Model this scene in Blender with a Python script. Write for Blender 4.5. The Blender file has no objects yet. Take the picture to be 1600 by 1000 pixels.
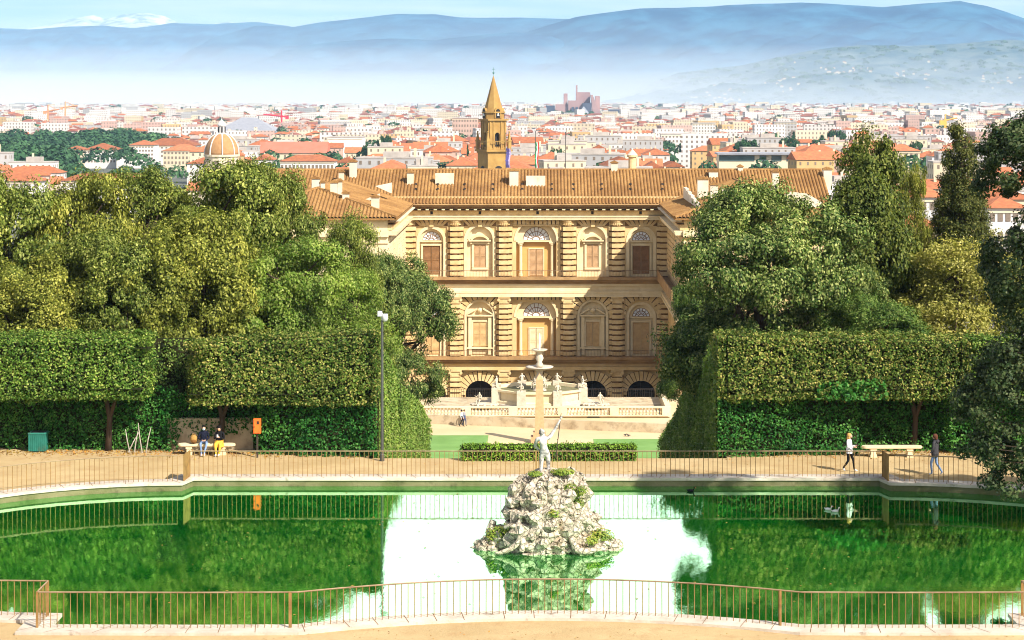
import bpy, bmesh, math, random
import numpy as np
from mathutils import Vector, Matrix
R = math.radians
random.seed(11)
rng = np.random.default_rng(11)
S = bpy.context.scene
COL = S.collection

# ---------------------------------------------------------------- camera
F, HC, VX, HY = 3150.0, 17.0, 843.0, 150.0        # focal length (px of the 1600 px photo), eye height, vanishing point of the garden axis
cd = bpy.data.cameras.new('camera')
cd.sensor_width = 36.0
cd.sensor_fit = 'HORIZONTAL'
cd.lens = F / 1600 * 36
cd.shift_x = -(VX - 800) / 1600
cd.shift_y = -(500 - HY) / 1600
cd.clip_start = 0.5
cd.clip_end = 60000
cam = bpy.data.objects.new('camera', cd)
cam.location = (0, 0, HC)
cam.rotation_euler = (R(90), 0, 0)
COL.objects.link(cam)
S.camera = cam

# ---------------------------------------------------------------- light
SUN_AZ, SUN_EL = 137.0, 40.0
w = bpy.data.worlds.new('World')
S.world = w
w.use_nodes = True
nt = w.node_tree
for n in list(nt.nodes):
    nt.nodes.remove(n)
wo = nt.nodes.new('ShaderNodeOutputWorld')
bg = nt.nodes.new('ShaderNodeBackground')
sky = nt.nodes.new('ShaderNodeTexSky')
sky.sky_type = 'NISHITA'
sky.sun_disc = False
sky.sun_elevation = R(SUN_EL)
sky.sun_rotation = R(SUN_AZ)
sky.air_density = 1.0
sky.dust_density = 1.5
sky.ozone_density = 1.5
bg.inputs['Strength'].default_value = 0.095
# thin high cloud veil over the blue
tcw = nt.nodes.new('ShaderNodeTexCoord')
mpw = nt.nodes.new('ShaderNodeMapping')
mpw.inputs['Scale'].default_value = (2.2, 2.2, 6.0)
nzw = nt.nodes.new('ShaderNodeTexNoise')
nzw.inputs['Scale'].default_value = 1.6
nzw.inputs['Detail'].default_value = 7
rpw = nt.nodes.new('ShaderNodeMapRange')
rpw.inputs['From Min'].default_value = 0.38
rpw.inputs['From Max'].default_value = 0.66
rpw.inputs['To Min'].default_value = 0.85
rpw.inputs['To Max'].default_value = 1.0
mxw = nt.nodes.new('ShaderNodeMix')
mxw.data_type = 'RGBA'
mxw.inputs['B'].default_value = (14.6, 14.5, 14.4, 1)
nt.links.new(tcw.outputs['Generated'], mpw.inputs['Vector'])
nt.links.new(mpw.outputs[0], nzw.inputs['Vector'])
nt.links.new(nzw.outputs[0], rpw.inputs['Value'])
# the veil is thick towards the horizon and thins out overhead
spw = nt.nodes.new('ShaderNodeSeparateXYZ')
nt.links.new(tcw.outputs['Generated'], spw.inputs[0])
elw = nt.nodes.new('ShaderNodeMapRange')
elw.inputs['From Min'].default_value = 0.28
elw.inputs['From Max'].default_value = 0.55
elw.inputs['To Min'].default_value = 1.0
elw.inputs['To Max'].default_value = 0.12
nt.links.new(spw.outputs[2], elw.inputs['Value'])
mlw = nt.nodes.new('ShaderNodeMath')
mlw.operation = 'MULTIPLY'
nt.links.new(rpw.outputs[0], mlw.inputs[0])
nt.links.new(elw.outputs[0], mlw.inputs[1])
# invented bank: veil kept mostly north, ahead of the camera, to deepen south-facing shade
nrw = nt.nodes.new('ShaderNodeMapRange')
nrw.inputs['From Min'].default_value = -0.1
nrw.inputs['From Max'].default_value = 0.45
nrw.inputs['To Min'].default_value = 0.30
nrw.inputs['To Max'].default_value = 1.0
nt.links.new(spw.outputs[1], nrw.inputs['Value'])
ml2 = nt.nodes.new('ShaderNodeMath')
ml2.operation = 'MULTIPLY'
nt.links.new(mlw.outputs[0], ml2.inputs[0])
nt.links.new(nrw.outputs[0], ml2.inputs[1])
nt.links.new(ml2.outputs[0], mxw.inputs['Factor'])
# paler, bluer air on the horizon, added bright band above for the pool reflection
lhw = nt.nodes.new('ShaderNodeMapRange')
lhw.inputs['From Min'].default_value = 0.05
lhw.inputs['From Max'].default_value = 0.17
nt.links.new(spw.outputs[2], lhw.inputs['Value'])
hzw = nt.nodes.new('ShaderNodeMix')
hzw.data_type = 'RGBA'
hzw.inputs['B'].default_value = (16.5, 15.6, 15.2, 1)
lcw = nt.nodes.new('ShaderNodeMix')                      # faint cloud streaks in the low air
lcw.data_type = 'RGBA'
lcw.inputs['A'].default_value = (3.3, 4.7, 5.3, 1)
lcw.inputs['B'].default_value = (5.4, 5.9, 6.1, 1)
mp2 = nt.nodes.new('ShaderNodeMapping')
mp2.inputs['Scale'].default_value = (5.0, 5.0, 60.0)
nz2 = nt.nodes.new('ShaderNodeTexNoise')
nz2.inputs['Scale'].default_value = 2.0
nz2.inputs['Detail'].default_value = 6
mr2 = nt.nodes.new('ShaderNodeMapRange')
mr2.inputs['From Min'].default_value = 0.40
mr2.inputs['From Max'].default_value = 0.62
nt.links.new(tcw.outputs['Generated'], mp2.inputs['Vector'])
nt.links.new(mp2.outputs[0], nz2.inputs['Vector'])
nt.links.new(nz2.outputs[0], mr2.inputs['Value'])
nt.links.new(mr2.outputs[0], lcw.inputs['Factor'])
nt.links.new(lcw.outputs['Result'], hzw.inputs['A'])
nt.links.new(lhw.outputs[0], hzw.inputs['Factor'])
nt.links.new(hzw.outputs['Result'], mxw.inputs['B'])
nt.links.new(sky.outputs[0], mxw.inputs['A'])
nt.links.new(mxw.outputs['Result'], bg.inputs['Color'])
nt.links.new(bg.outputs[0], wo.inputs['Surface'])

sd = bpy.data.lights.new('sun', 'SUN')
sd.energy = 5.0
sd.angle = R(0.5)
sd.color = (1.0, 0.95, 0.87)
sun = bpy.data.objects.new('sun', sd)
sdir = Vector((math.sin(R(SUN_AZ)) * math.cos(R(SUN_EL)), math.cos(R(SUN_AZ)) * math.cos(R(SUN_EL)), math.sin(R(SUN_EL))))
sun.rotation_euler = (-sdir).to_track_quat('-Z', 'Y').to_euler()
sun.location = (40, -40, 60)
COL.objects.link(sun)

vs = S.view_settings
S.display_settings.display_device = 'sRGB'
vs.view_transform = 'Standard'
vs.look = 'None'
vs.exposure = 0.82
vs.gamma = 1.0
vs.use_curve_mapping = False
c = S.cycles
c.max_bounces = 6
c.diffuse_bounces = 3
c.glossy_bounces = 3
c.transmission_bounces = 3
c.transparent_max_bounces = 4
c.volume_bounces = 0
c.use_denoising = True
c.denoising_prefilter = 'ACCURATE'
c.filter_width = 1.05
c.sample_clamp_indirect = 8.0

# ---------------------------------------------------------------- helpers
def PX(px, Y):
    return (px - VX) * Y / F
def PZ(py, Y):
    return HC - (py - HY) * Y / F
def GY(py, z=0.0):
    return (HC - z) * F / (py - HY)

def tag(o, label=None, cat=None, group=None, kind=None):
    if label: o['label'] = label
    if cat: o['category'] = cat
    if group: o['group'] = group
    if kind: o['kind'] = kind
    return o

def empty(name, loc, label=None, cat=None, group=None, rz=0.0):
    o = bpy.data.objects.new(name, None)
    o.empty_display_size = 0.5
    o.location = loc
    o.rotation_euler = (0, 0, rz)
    COL.objects.link(o)
    return tag(o, label, cat, group)

def world_off(o):
    p = Vector((0, 0, 0))
    while o is not None:
        p += o.location
        o = o.parent
    return p

def link_mesh(name, me, mats, parent=None):
    for m in (mats if isinstance(mats, (list, tuple)) else [mats]):
        me.materials.append(m)
    o = bpy.data.objects.new(name, me)
    COL.objects.link(o)
    if parent is not None:
        o.parent = parent
    return o

def dup(root, loc=None, rz=None, scale=None, label=None, group=None, mats=None):
    def cp(o, par):
        n = o.copy()
        COL.objects.link(n)
        if par is not None:
            n.parent = par
        if mats and o.type == 'MESH' and o.name.split('.')[0] in mats:
            n.material_slots[0].link = 'OBJECT'
            n.material_slots[0].material = mats[o.name.split('.')[0]]
        for ch in o.children:
            cp(ch, n)
        return n
    r = cp(root, None)
    if loc is not None: r.location = loc
    if rz is not None: r.rotation_euler = (0, 0, rz)
    if scale is not None: r.scale = scale
    if label: r['label'] = label
    if group: r['group'] = group
    return r

class MB:
    """collects faces in world coordinates; build() makes ONE mesh object"""
    def __init__(s):
        s.v, s.f, s.m = [], [], []
    def face(s, pts, m=0):
        k = len(s.v)
        s.v.extend(tuple(p) for p in pts)
        s.f.append(tuple(range(k, k + len(pts))))
        s.m.append(m)
    def box(s, x0, x1, y0, y1, z0, z1, m=0, rz=0.0, top=1.0):
        cx, cy = (x0 + x1) / 2, (y0 + y1) / 2
        k = len(s.v)
        ca, sa = math.cos(rz), math.sin(rz)
        for z, t in ((z0, 1.0), (z1, top)):
            for x, y in ((x0, y0), (x1, y0), (x1, y1), (x0, y1)):
                dx, dy = (x - cx) * t, (y - cy) * t
                s.v.append((cx + dx * ca - dy * sa, cy + dx * sa + dy * ca, z))
        for f in ((3, 2, 1, 0), (4, 5, 6, 7), (0, 1, 5, 4), (1, 2, 6, 5), (2, 3, 7, 6), (3, 0, 4, 7)):
            s.f.append(tuple(k + i for i in f))
            s.m.append(m)
    def prism(s, pts, vec, m=0):
        """polygon pts (3D, planar) extruded along vec"""
        k, n = len(s.v), len(pts)
        vec = Vector(vec)
        s.v.extend(tuple(p) for p in pts)
        s.v.extend(tuple(Vector(p) + vec) for p in pts)
        s.f.append(tuple(k + i for i in range(n))); s.m.append(m)
        s.f.append(tuple(k + n + i for i in reversed(range(n)))); s.m.append(m)
        for i in range(n):
            j = (i + 1) % n
            s.f.append((k + j, k + i, k + n + i, k + n + j)); s.m.append(m)
    def tube(s, pts, rad, n=8, m=0, cap=True):
        pts = [Vector(p) for p in pts]
        if not isinstance(rad, (list, tuple)):
            rad = [rad] * len(pts)
        k0 = len(s.v)
        up = None
        for i, p in enumerate(pts):
            d = (pts[min(i + 1, len(pts) - 1)] - pts[max(i - 1, 0)])
            if d.length < 1e-9: d = Vector((0, 0, 1))
            d.normalize()
            a = Vector((1, 0, 0)) if abs(d.x) < 0.9 else Vector((0, 1, 0))
            if up is not None: a = up
            b = d.cross(a)
            if b.length < 1e-4:
                a = Vector((0, 1, 0.3)); b = d.cross(a)
            b.normalize()
            a = b.cross(d); up = a
            for j in range(n):
                t = 2 * math.pi * j / n
                s.v.append(tuple(p + (a * math.cos(t) + b * math.sin(t)) * rad[i]))
        for i in range(len(pts) - 1):
            for j in range(n):
                j2 = (j + 1) % n
                a = k0 + i * n
                s.f.append((a + j, a + j2, a + n + j2, a + n + j)); s.m.append(m)
        if cap:
            s.f.append(tuple(k0 + j for j in reversed(range(n)))); s.m.append(m)
            s.f.append(tuple(k0 + (len(pts) - 1) * n + j for j in range(n))); s.m.append(m)
    def lathe(s, prof, c=(0, 0, 0), n=16, m=0, a0=0.0, sx=1.0, sy=1.0):
        k0 = len(s.v)
        for r, z in prof:
            for j in range(n):
                t = a0 + 2 * math.pi * j / n
                s.v.append((c[0] + r * math.cos(t) * sx, c[1] + r * math.sin(t) * sy, c[2] + z))
        for i in range(len(prof) - 1):
            for j in range(n):
                j2 = (j + 1) % n
                a = k0 + i * n
                s.f.append((a + j, a + j2, a + n + j2, a + n + j)); s.m.append(m)
        s.f.append(tuple(k0 + j for j in reversed(range(n)))); s.m.append(m)
        s.f.append(tuple(k0 + (len(prof) - 1) * n + j for j in range(n))); s.m.append(m)
    def ball(s, c, r, n=10, m=0, jit=0.0, sc=(1, 1, 1)):
        k0 = len(s.v)
        h = n // 2 + 1
        for i in range(h + 1):
            th = math.pi * i / h
            for j in range(n):
                t = 2 * math.pi * j / n
                q = r * (1 + random.uniform(-jit, jit))
                s.v.append((c[0] + q * sc[0] * math.sin(th) * math.cos(t), c[1] + q * sc[1] * math.sin(th) * math.sin(t), c[2] + q * sc[2] * math.cos(th)))
        for i in range(h):
            for j in range(n):
                j2 = (j + 1) % n
                a = k0 + i * n
                s.f.append((a + j, a + n + j, a + n + j2, a + j2)); s.m.append(m)
    def build(s, name, mats, parent=None, smooth=False, origin=None):
        off = world_off(parent) if parent is not None else Vector(origin or (0, 0, 0))
        me = bpy.data.meshes.new(name)
        v = np.array(s.v, dtype=float) - np.array(off)[None, :]
        me.from_pydata(v.tolist(), [], s.f)
        me.polygons.foreach_set('material_index', s.m)
        if smooth:
            me.polygons.foreach_set('use_smooth', [True] * len(s.f))
        me.update()
        o = link_mesh(name, me, mats, parent)
        if parent is None:
            o.location = off
        return o

# ---------------------------------------------------------------- materials
def nodes(name):
    m = bpy.data.materials.new(name)
    m.use_nodes = True
    t = m.node_tree
    for n in list(t.nodes):
        t.nodes.remove(n)
    out = t.nodes.new('ShaderNodeOutputMaterial')
    return m, t, out

def N(t, typ, **kw):
    n = t.nodes.new(typ)
    for k, v in kw.items():
        if k in n.inputs:
            n.inputs[k].default_value = v
        else:
            setattr(n, k, v)
    return n

def noise(t, vec, scale, detail=4, rough=0.55):
    n = N(t, 'ShaderNodeTexNoise', Scale=scale, Detail=detail, Roughness=rough)
    t.links.new(vec, n.inputs['Vector'])
    return n.outputs[0]

def mixc(t, fac, a, b, mode='MIX'):
    n = t.nodes.new('ShaderNodeMix')
    n.data_type = 'RGBA'
    n.blend_type = mode
    for s, v in (('Factor', fac), ('A', a), ('B', b)):
        if isinstance(v, (int, float)):
            n.inputs[s].default_value = v
        elif isinstance(v, (tuple, list)):
            n.inputs[s].default_value = (*v[:3], 1)
        else:
            t.links.new(v, n.inputs[s])
    return n.outputs['Result']

def rng_map(t, val, a, b, c=0.0, d=1.0):
    n = N(t, 'ShaderNodeMapRange')
    n.inputs['From Min'].default_value = a
    n.inputs['From Max'].default_value = b
    n.inputs['To Min'].default_value = c
    n.inputs['To Max'].default_value = d
    t.links.new(val, n.inputs['Value'])
    return n.outputs[0]

def surf(name, col, col2=None, scale=1.0, rough=0.85, bump=0.0, bscale=None, spec=0.25, stain=None, sscale=0.4, amount=(0.35, 0.65), sthr=(0.55, 0.75), metal=0.0, per_object=0.0, bdist=0.05):
    m, t, out = nodes(name)
    geo = t.nodes.new('ShaderNodeTexCoord').outputs['Object']
    p = N(t, 'ShaderNodeBsdfPrincipled', Roughness=rough, Metallic=metal)
    p.inputs['Specular IOR Level'].default_value = spec
    nz = noise(t, geo, scale, 6, 0.6)
    cc = mixc(t, rng_map(t, nz, *amount), col, col2 or tuple(x * 0.75 for x in col))
    if stain:
        nz2 = noise(t, geo, sscale, 7, 0.65)
        cc = mixc(t, rng_map(t, nz2, *sthr), cc, stain)
    if per_object:
        oi = t.nodes.new('ShaderNodeObjectInfo')
        hs = N(t, 'ShaderNodeHueSaturation')
        t.links.new(rng_map(t, oi.outputs['Random'], 0, 1, 1 - per_object, 1 + per_object), hs.inputs['Value'])
        t.links.new(cc, hs.inputs['Color'])
        cc = hs.outputs[0]
    t.links.new(cc, p.inputs['Base Color'])
    if bump:
        b = N(t, 'ShaderNodeBump', Strength=bump, Distance=bdist)
        t.links.new(noise(t, geo, bscale or scale * 4, 6, 0.65), b.inputs['Height'])
        t.links.new(b.outputs[0], p.inputs['Normal'])
    t.links.new(p.outputs[0], out.inputs['Surface'])
    return m

def leafmat(name, cols, trans=0.22, cl=0.35, clump=(0.55, 1.35), spec=0.12):
    """leaf colour varies leaf by leaf and clump by clump; light passes through the leaf"""
    m, t, out = nodes(name)
    g = t.nodes.new('ShaderNodeNewGeometry')
    rp = t.nodes.new('ShaderNodeValToRGB')
    e = rp.color_ramp.elements
    e[0].position, e[0].color = 0.0, (*cols[0], 1)
    e[1].position, e[1].color = 1.0, (*cols[-1], 1)
    for i, cc in enumerate(cols[1:-1]):
        x = e.new((i + 1) / (len(cols) - 1))
        x.color = (*cc, 1)
    t.links.new(g.outputs['Random Per Island'], rp.inputs[0])
    oc = t.nodes.new('ShaderNodeTexCoord').outputs['Object']
    nz = noise(t, oc, cl, 3, 0.6)
    hs = N(t, 'ShaderNodeHueSaturation')
    t.links.new(rng_map(t, nz, 0.3, 0.7, *clump), hs.inputs['Value'])
    t.links.new(rng_map(t, nz, 0.3, 0.7, 0.532, 0.497), hs.inputs['Hue'])
    t.links.new(rp.outputs[0], hs.inputs['Color'])
    p = N(t, 'ShaderNodeBsdfPrincipled', Roughness=0.55)
    p.inputs['Specular IOR Level'].default_value = spec
    tr = t.nodes.new('ShaderNodeBsdfTranslucent')
    t.links.new(hs.outputs[0], p.inputs['Base Color'])
    tc = mixc(t, 1.0, hs.outputs[0], (1.1, 1.25, 0.5), 'MULTIPLY')
    t.links.new(tc, tr.inputs['Color'])
    mx = N(t, 'ShaderNodeMixShader')
    mx.inputs[0].default_value = trans
    t.links.new(p.outputs[0], mx.inputs[1])
    t.links.new(tr.outputs[0], mx.inputs[2])
    t.links.new(mx.outputs[0], out.inputs['Surface'])
    return m

def windowed(name, wall, win, sx=3.2, sz=3.3, wfrac=0.38, hfrac=0.5, rough=0.85):
    """painted far-away wall with a regular grid of dark window openings"""
    m, t, out = nodes(name)
    g = t.nodes.new('ShaderNodeNewGeometry')
    sp = t.nodes.new('ShaderNodeSeparateXYZ')
    t.links.new(g.outputs['Position'], sp.inputs[0])
    def M(op, a, b=None):
        n = N(t, 'ShaderNodeMath', operation=op)
        for i, v in enumerate((a, b)):
            if v is None: continue
            if isinstance(v, (int, float)): n.inputs[i].default_value = v
            else: t.links.new(v, n.inputs[i])
        return n.outputs[0]
    u = M('ADD', sp.outputs[0], M('MULTIPLY', sp.outputs[1], 1.0))
    fu = M('FRACT', M('DIVIDE', u, sx))
    fz = M('FRACT', M('DIVIDE', M('ADD', sp.outputs[2], 200.0), sz))
    k = M('MULTIPLY', M('LESS_THAN', fu, wfrac), M('LESS_THAN', fz, hfrac))
    # windows only on upright faces
    sn = t.nodes.new('ShaderNodeSeparateXYZ')
    t.links.new(g.outputs['Normal'], sn.inputs[0])
    k = M('MULTIPLY', k, M('LESS_THAN', M('ABSOLUTE', sn.outputs[2]), 0.3))
    p = N(t, 'ShaderNodeBsdfPrincipled', Roughness=rough)
    p.inputs['Specular IOR Level'].default_value = 0.2
    rp = g.outputs['Random Per Island']
    wc = mixc(t, rp, wall, tuple(x * 0.78 for x in wall))
    t.links.new(mixc(t, k, wc, win), p.inputs['Base Color'])
    t.links.new(p.outputs[0], out.inputs['Surface'])
    return m

M_ = {}
def mats():
    m = M_
    m['gravel'] = surf('sandy_gravel', (0.47, 0.345, 0.175), (0.38, 0.265, 0.125), 0.35, 0.95, 0.6, 9, 0.1, stain=(0.36, 0.22, 0.10), sscale=1.3, sthr=(0.5, 0.8))
    m['pale_gravel'] = surf('pale_gravel', (0.58, 0.45, 0.27), (0.50, 0.37, 0.20), 0.12, 0.95, 0.4, 6, 0.1)
    m['lawn'] = surf('lawn_grass', (0.17, 0.30, 0.085), (0.13, 0.24, 0.06), 0.35, 0.95, 0.6, 14, 0.1)
    m['earth'] = surf('garden_earth', (0.10, 0.12, 0.04), (0.16, 0.12, 0.06), 0.15, 0.95, 0.5, 2, 0.1)
    m['plain'] = surf('city_ground', (0.09, 0.10, 0.08), (0.17, 0.16, 0.13), 0.012, 0.95, spec=0.1)
    m['kerb'] = surf('pale_kerb_stone', (0.58, 0.50, 0.40), (0.42, 0.35, 0.27), 0.9, 0.9, 0.5, 7, 0.15, stain=(0.16, 0.12, 0.08), sscale=1.6, sthr=(0.58, 0.75))
    m['kerb_wet'] = surf('algae_kerb_face', (0.20, 0.17, 0.09), (0.11, 0.11, 0.04), 0.8, 0.8, 0.5, 6, 0.2, stain=(0.05, 0.05, 0.02), sscale=1.2)
    m['stone'] = surf('ochre_sandstone', (0.66, 0.49, 0.25), (0.54, 0.37, 0.16), 0.30, 0.9, 0.35, 5, 0.15, stain=(0.36, 0.20, 0.07), sscale=0.22, sthr=(0.56, 0.80))
    m['stone_block'] = surf('rusticated_sandstone', (0.68, 0.51, 0.27), (0.53, 0.36, 0.155), 0.7, 0.9, 0.5, 6, 0.15, stain=(0.34, 0.19, 0.07), sscale=0.5, sthr=(0.58, 0.8))
    m['stone_pale'] = surf('pale_sandstone', (0.72, 0.59, 0.37), (0.62, 0.48, 0.27), 0.6, 0.9, 0.3, 6, 0.15, stain=(0.38, 0.24, 0.10), sscale=0.4, sthr=(0.62, 0.85))
    m['joint'] = surf('grimy_shaded_joint_stone', (0.22, 0.12, 0.048), (0.14, 0.075, 0.03), 0.6, 0.95, 0.3, 5, 0.1)  # grime, plus the shadow of the rustication gaps put into the colour
    m['old_wall'] = surf('stained_old_wall', (0.52, 0.42, 0.28), (0.42, 0.32, 0.19), 0.5, 0.95, 0.4, 4, 0.1, stain=(0.20, 0.14, 0.08), sscale=0.9, sthr=(0.48, 0.72))
    m['stone_dark'] = surf('weathered_cornice_stone', (0.40, 0.25, 0.11), (0.27, 0.155, 0.065), 0.5, 0.9, 0.4, 5, 0.15)
    m['plaster'] = surf('orange_plaster', (0.62, 0.36, 0.13), (0.56, 0.31, 0.10), 0.5, 0.9, 0.1, 5, 0.1)
    m['white_plaster'] = surf('white_plaster', (0.66, 0.58, 0.45), (0.54, 0.45, 0.33), 0.4, 0.9, 0.15, 4, 0.1, stain=(0.42, 0.30, 0.18), sscale=0.5, sthr=(0.62, 0.85))
    m['shutter'] = surf('brown_shutter_wood', (0.26, 0.13, 0.05), (0.19, 0.09, 0.03), 2.0, 0.7)
    m['shutter_pale'] = surf('pale_shutter_wood', (0.46, 0.28, 0.14), (0.38, 0.22, 0.10), 2.0, 0.7)
    m['shutter_tan'] = surf('tan_shutter_wood', (0.55, 0.36, 0.16), (0.46, 0.29, 0.12), 2.0, 0.7)
    m['fan_glass'] = surf('pale_fanlight_glass', (0.80, 0.80, 0.80), (0.70, 0.72, 0.75), 1.0, 0.25, spec=0.5)
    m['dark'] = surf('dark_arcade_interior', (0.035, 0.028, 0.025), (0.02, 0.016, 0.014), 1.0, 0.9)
    m['iron'] = surf('black_iron', (0.04, 0.035, 0.03), (0.07, 0.05, 0.035), 3.0, 0.6, metal=0.3)
    m['rust'] = surf('rusty_fence_iron', (0.29, 0.165, 0.055), (0.18, 0.095, 0.03), 2.5, 0.75, stain=(0.36, 0.18, 0.05), sscale=3.0)
    m['rail'] = surf('worn_handrail_iron', (0.30, 0.21, 0.12), (0.20, 0.12, 0.06), 2.0, 0.65)
    m['tile'] = roof_tile('terracotta_tiles')
    m['tile_city'] = surf('orange_roof_tiles', (0.44, 0.15, 0.062), (0.30, 0.105, 0.05), 0.6, 0.9, 0.4, 2.5, 0.1, per_object=0.28)
    m['marble'] = surf('white_marble', (0.80, 0.76, 0.66), (0.66, 0.60, 0.48), 2.0, 0.7, 0.2, 8, 0.3, stain=(0.32, 0.28, 0.20), sscale=1.4, sthr=(0.6, 0.8))
    m['granite'] = surf('pink_granite', (0.58, 0.33, 0.17), (0.50, 0.27, 0.13), 4.0, 0.7, spec=0.3)
    m['statue'] = surf('weathered_bronze_statue', (0.64, 0.61, 0.56), (0.42, 0.38, 0.34), 4.0, 0.7, 0.5, 14, 0.2, stain=(0.10, 0.085, 0.08), sscale=3.2, sthr=(0.47, 0.62))
    m['bark'] = surf('brown_bark', (0.075, 0.048, 0.03), (0.045, 0.03, 0.02), 3.0, 0.95, 0.6, 12)
    m['twig'] = surf('pale_bare_twigs', (0.45, 0.40, 0.33), (0.35, 0.30, 0.24), 3.0, 0.9)
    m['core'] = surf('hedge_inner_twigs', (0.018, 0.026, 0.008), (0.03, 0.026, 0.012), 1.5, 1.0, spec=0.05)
    m['litter'] = leafmat('fallen_leaf_litter', [(0.40, 0.16, 0.03), (0.30, 0.12, 0.03), (0.50, 0.28, 0.07)], 0.05)
    # foliage
    m['olive'] = leafmat('olive_green_leaves', [(0.045, 0.065, 0.008), (0.10, 0.125, 0.014), (0.20, 0.215, 0.033), (0.39, 0.38, 0.10)], 0.2)
    m['olive2'] = leafmat('yellow_olive_leaves', [(0.06, 0.07, 0.008), (0.125, 0.135, 0.015), (0.235, 0.23, 0.033), (0.43, 0.39, 0.09)], 0.22)
    m['fresh'] = leafmat('light_green_leaves', [(0.08, 0.14, 0.012), (0.15, 0.21, 0.022), (0.23, 0.28, 0.05), (0.32, 0.34, 0.09)], 0.25)
    m['holm'] = leafmat('dark_holm_oak_leaves', [(0.028, 0.065, 0.008), (0.065, 0.11, 0.015), (0.12, 0.17, 0.028), (0.21, 0.24, 0.06)], 0.15)
    m['holm2'] = leafmat('grey_green_leaves', [(0.032, 0.066, 0.010), (0.08, 0.12, 0.020), (0.18, 0.21, 0.045), (0.36, 0.36, 0.12)], 0.15)
    m['gold'] = leafmat('pale_golden_leaves', [(0.15, 0.15, 0.02), (0.26, 0.23, 0.04), (0.38, 0.32, 0.08), (0.48, 0.40, 0.14)], 0.25)
    m['dark_olive'] = leafmat('dark_olive_leaves', [(0.03, 0.045, 0.006), (0.065, 0.085, 0.010), (0.12, 0.135, 0.02), (0.22, 0.215, 0.05)], 0.18)
    m['brown_con'] = leafmat('brownish_conifer_needles', [(0.03, 0.04, 0.008), (0.06, 0.07, 0.013), (0.10, 0.10, 0.022), (0.16, 0.145, 0.04)], 0.12)
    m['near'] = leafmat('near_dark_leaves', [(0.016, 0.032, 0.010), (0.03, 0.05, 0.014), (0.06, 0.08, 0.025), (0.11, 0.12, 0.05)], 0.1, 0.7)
    m['hedge'] = leafmat('clipped_hedge_leaves', [(0.035, 0.075, 0.008), (0.085, 0.15, 0.014), (0.16, 0.23, 0.03), (0.33, 0.34, 0.08)], 0.1, 0.5, (0.5, 1.3))
    m['hedge_rusty'] = leafmat('rust_tipped_hedge_leaves', [(0.035, 0.07, 0.008), (0.09, 0.14, 0.016), (0.175, 0.20, 0.035), (0.36, 0.28, 0.085)], 0.1, 0.5, (0.5, 1.3))
    m['ivy'] = leafmat('deep_green_ivy_leaves', [(0.016, 0.07, 0.008), (0.03, 0.115, 0.014), (0.06, 0.17, 0.024), (0.12, 0.23, 0.05)], 0.12, 0.5, (0.55, 1.3))
    m['side'] = leafmat('sunlit_hedge_side_leaves', [(0.10, 0.16, 0.02), (0.15, 0.23, 0.03), (0.22, 0.29, 0.05), (0.30, 0.30, 0.09)], 0.15, 0.5)
    m['box'] = leafmat('box_hedge_leaves', [(0.09, 0.17, 0.012), (0.14, 0.25, 0.02), (0.20, 0.32, 0.03), (0.30, 0.36, 0.07)], 0.15, 0.9)
    m['moss'] = leafmat('moss_and_weeds', [(0.10, 0.16, 0.02), (0.18, 0.22, 0.03), (0.28, 0.24, 0.05)], 0.1, 0.9)
    m['park'] = leafmat('far_wood_leaves', [(0.03, 0.075, 0.03), (0.05, 0.11, 0.04), (0.075, 0.14, 0.055)], 0.1, 0.03)
    m['pine'] = leafmat('umbrella_pine_leaves', [(0.02, 0.06, 0.02), (0.035, 0.085, 0.025), (0.06, 0.11, 0.035)], 0.1, 0.05)

def roof_tile(name):
    m, t, out = nodes(name)
    oc = t.nodes.new('ShaderNodeTexCoord').outputs['Object']
    p = N(t, 'ShaderNodeBsdfPrincipled', Roughness=0.9)
    p.inputs['Specular IOR Level'].default_value = 0.1
    a = noise(t, oc, 0.25, 5, 0.6)
    b = noise(t, oc, 3.2, 3, 0.7)
    cc = mixc(t, rng_map(t, a, 0.40, 0.60), (0.34, 0.19, 0.065), (0.23, 0.12, 0.04))
    cc = mixc(t, rng_map(t, b, 0.42, 0.68, 0.0, 0.75), cc, (0.17, 0.075, 0.028))
    cc = mixc(t, rng_map(t, noise(t, oc, 5.0, 2, 0.6), 0.6, 0.75, 0.0, 0.6), cc, (0.54, 0.30, 0.12))
    t.links.new(cc, p.inputs['Base Color'])
    t.links.new(p.outputs[0], out.inputs['Surface'])
    return m

def water_mat():
    """murky green pool: a mirror at this low angle, green-tinted by the algae film"""
    m, t, out = nodes('green_pool_water')
    oc = t.nodes.new('ShaderNodeTexCoord').outputs['Object']
    df = t.nodes.new('ShaderNodeBsdfDiffuse')
    nz = noise(t, oc, 0.25, 5, 0.6)
    t.links.new(mixc(t, rng_map(t, nz, 0.35, 0.65), (0.001, 0.17, 0.011), (0.001, 0.11, 0.007)), df.inputs['Color'])
    gl = N(t, 'ShaderNodeBsdfGlossy', Roughness=0.003)
    gl.inputs['Color'].default_value = (0.61, 1.0, 0.66, 1)
    lw = N(t, 'ShaderNodeLayerWeight')
    lw.inputs['Blend'].default_value = 0.5
    mp = N(t, 'ShaderNodeMapping')
    mp.inputs['Scale'].default_value = (2.6, 1.0, 1)
    t.links.new(oc, mp.inputs['Vector'])
    b = N(t, 'ShaderNodeBump', Strength=0.035, Distance=0.05)
    t.links.new(noise(t, mp.outputs[0], 1.8, 4, 0.55), b.inputs['Height'])
    t.links.new(b.outputs[0], gl.inputs['Normal'])
    mx = t.nodes.new('ShaderNodeMixShader')
    t.links.new(rng_map(t, lw.outputs['Facing'], 0.0, 0.8, 0.06, 0.80), mx.inputs[0])
    t.links.new(df.outputs[0], mx.inputs[1])
    t.links.new(gl.outputs[0], mx.inputs[2])
    t.links.new(mx.outputs[0], out.inputs['Surface'])
    return m

mats()
M_['water'] = water_mat()

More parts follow.
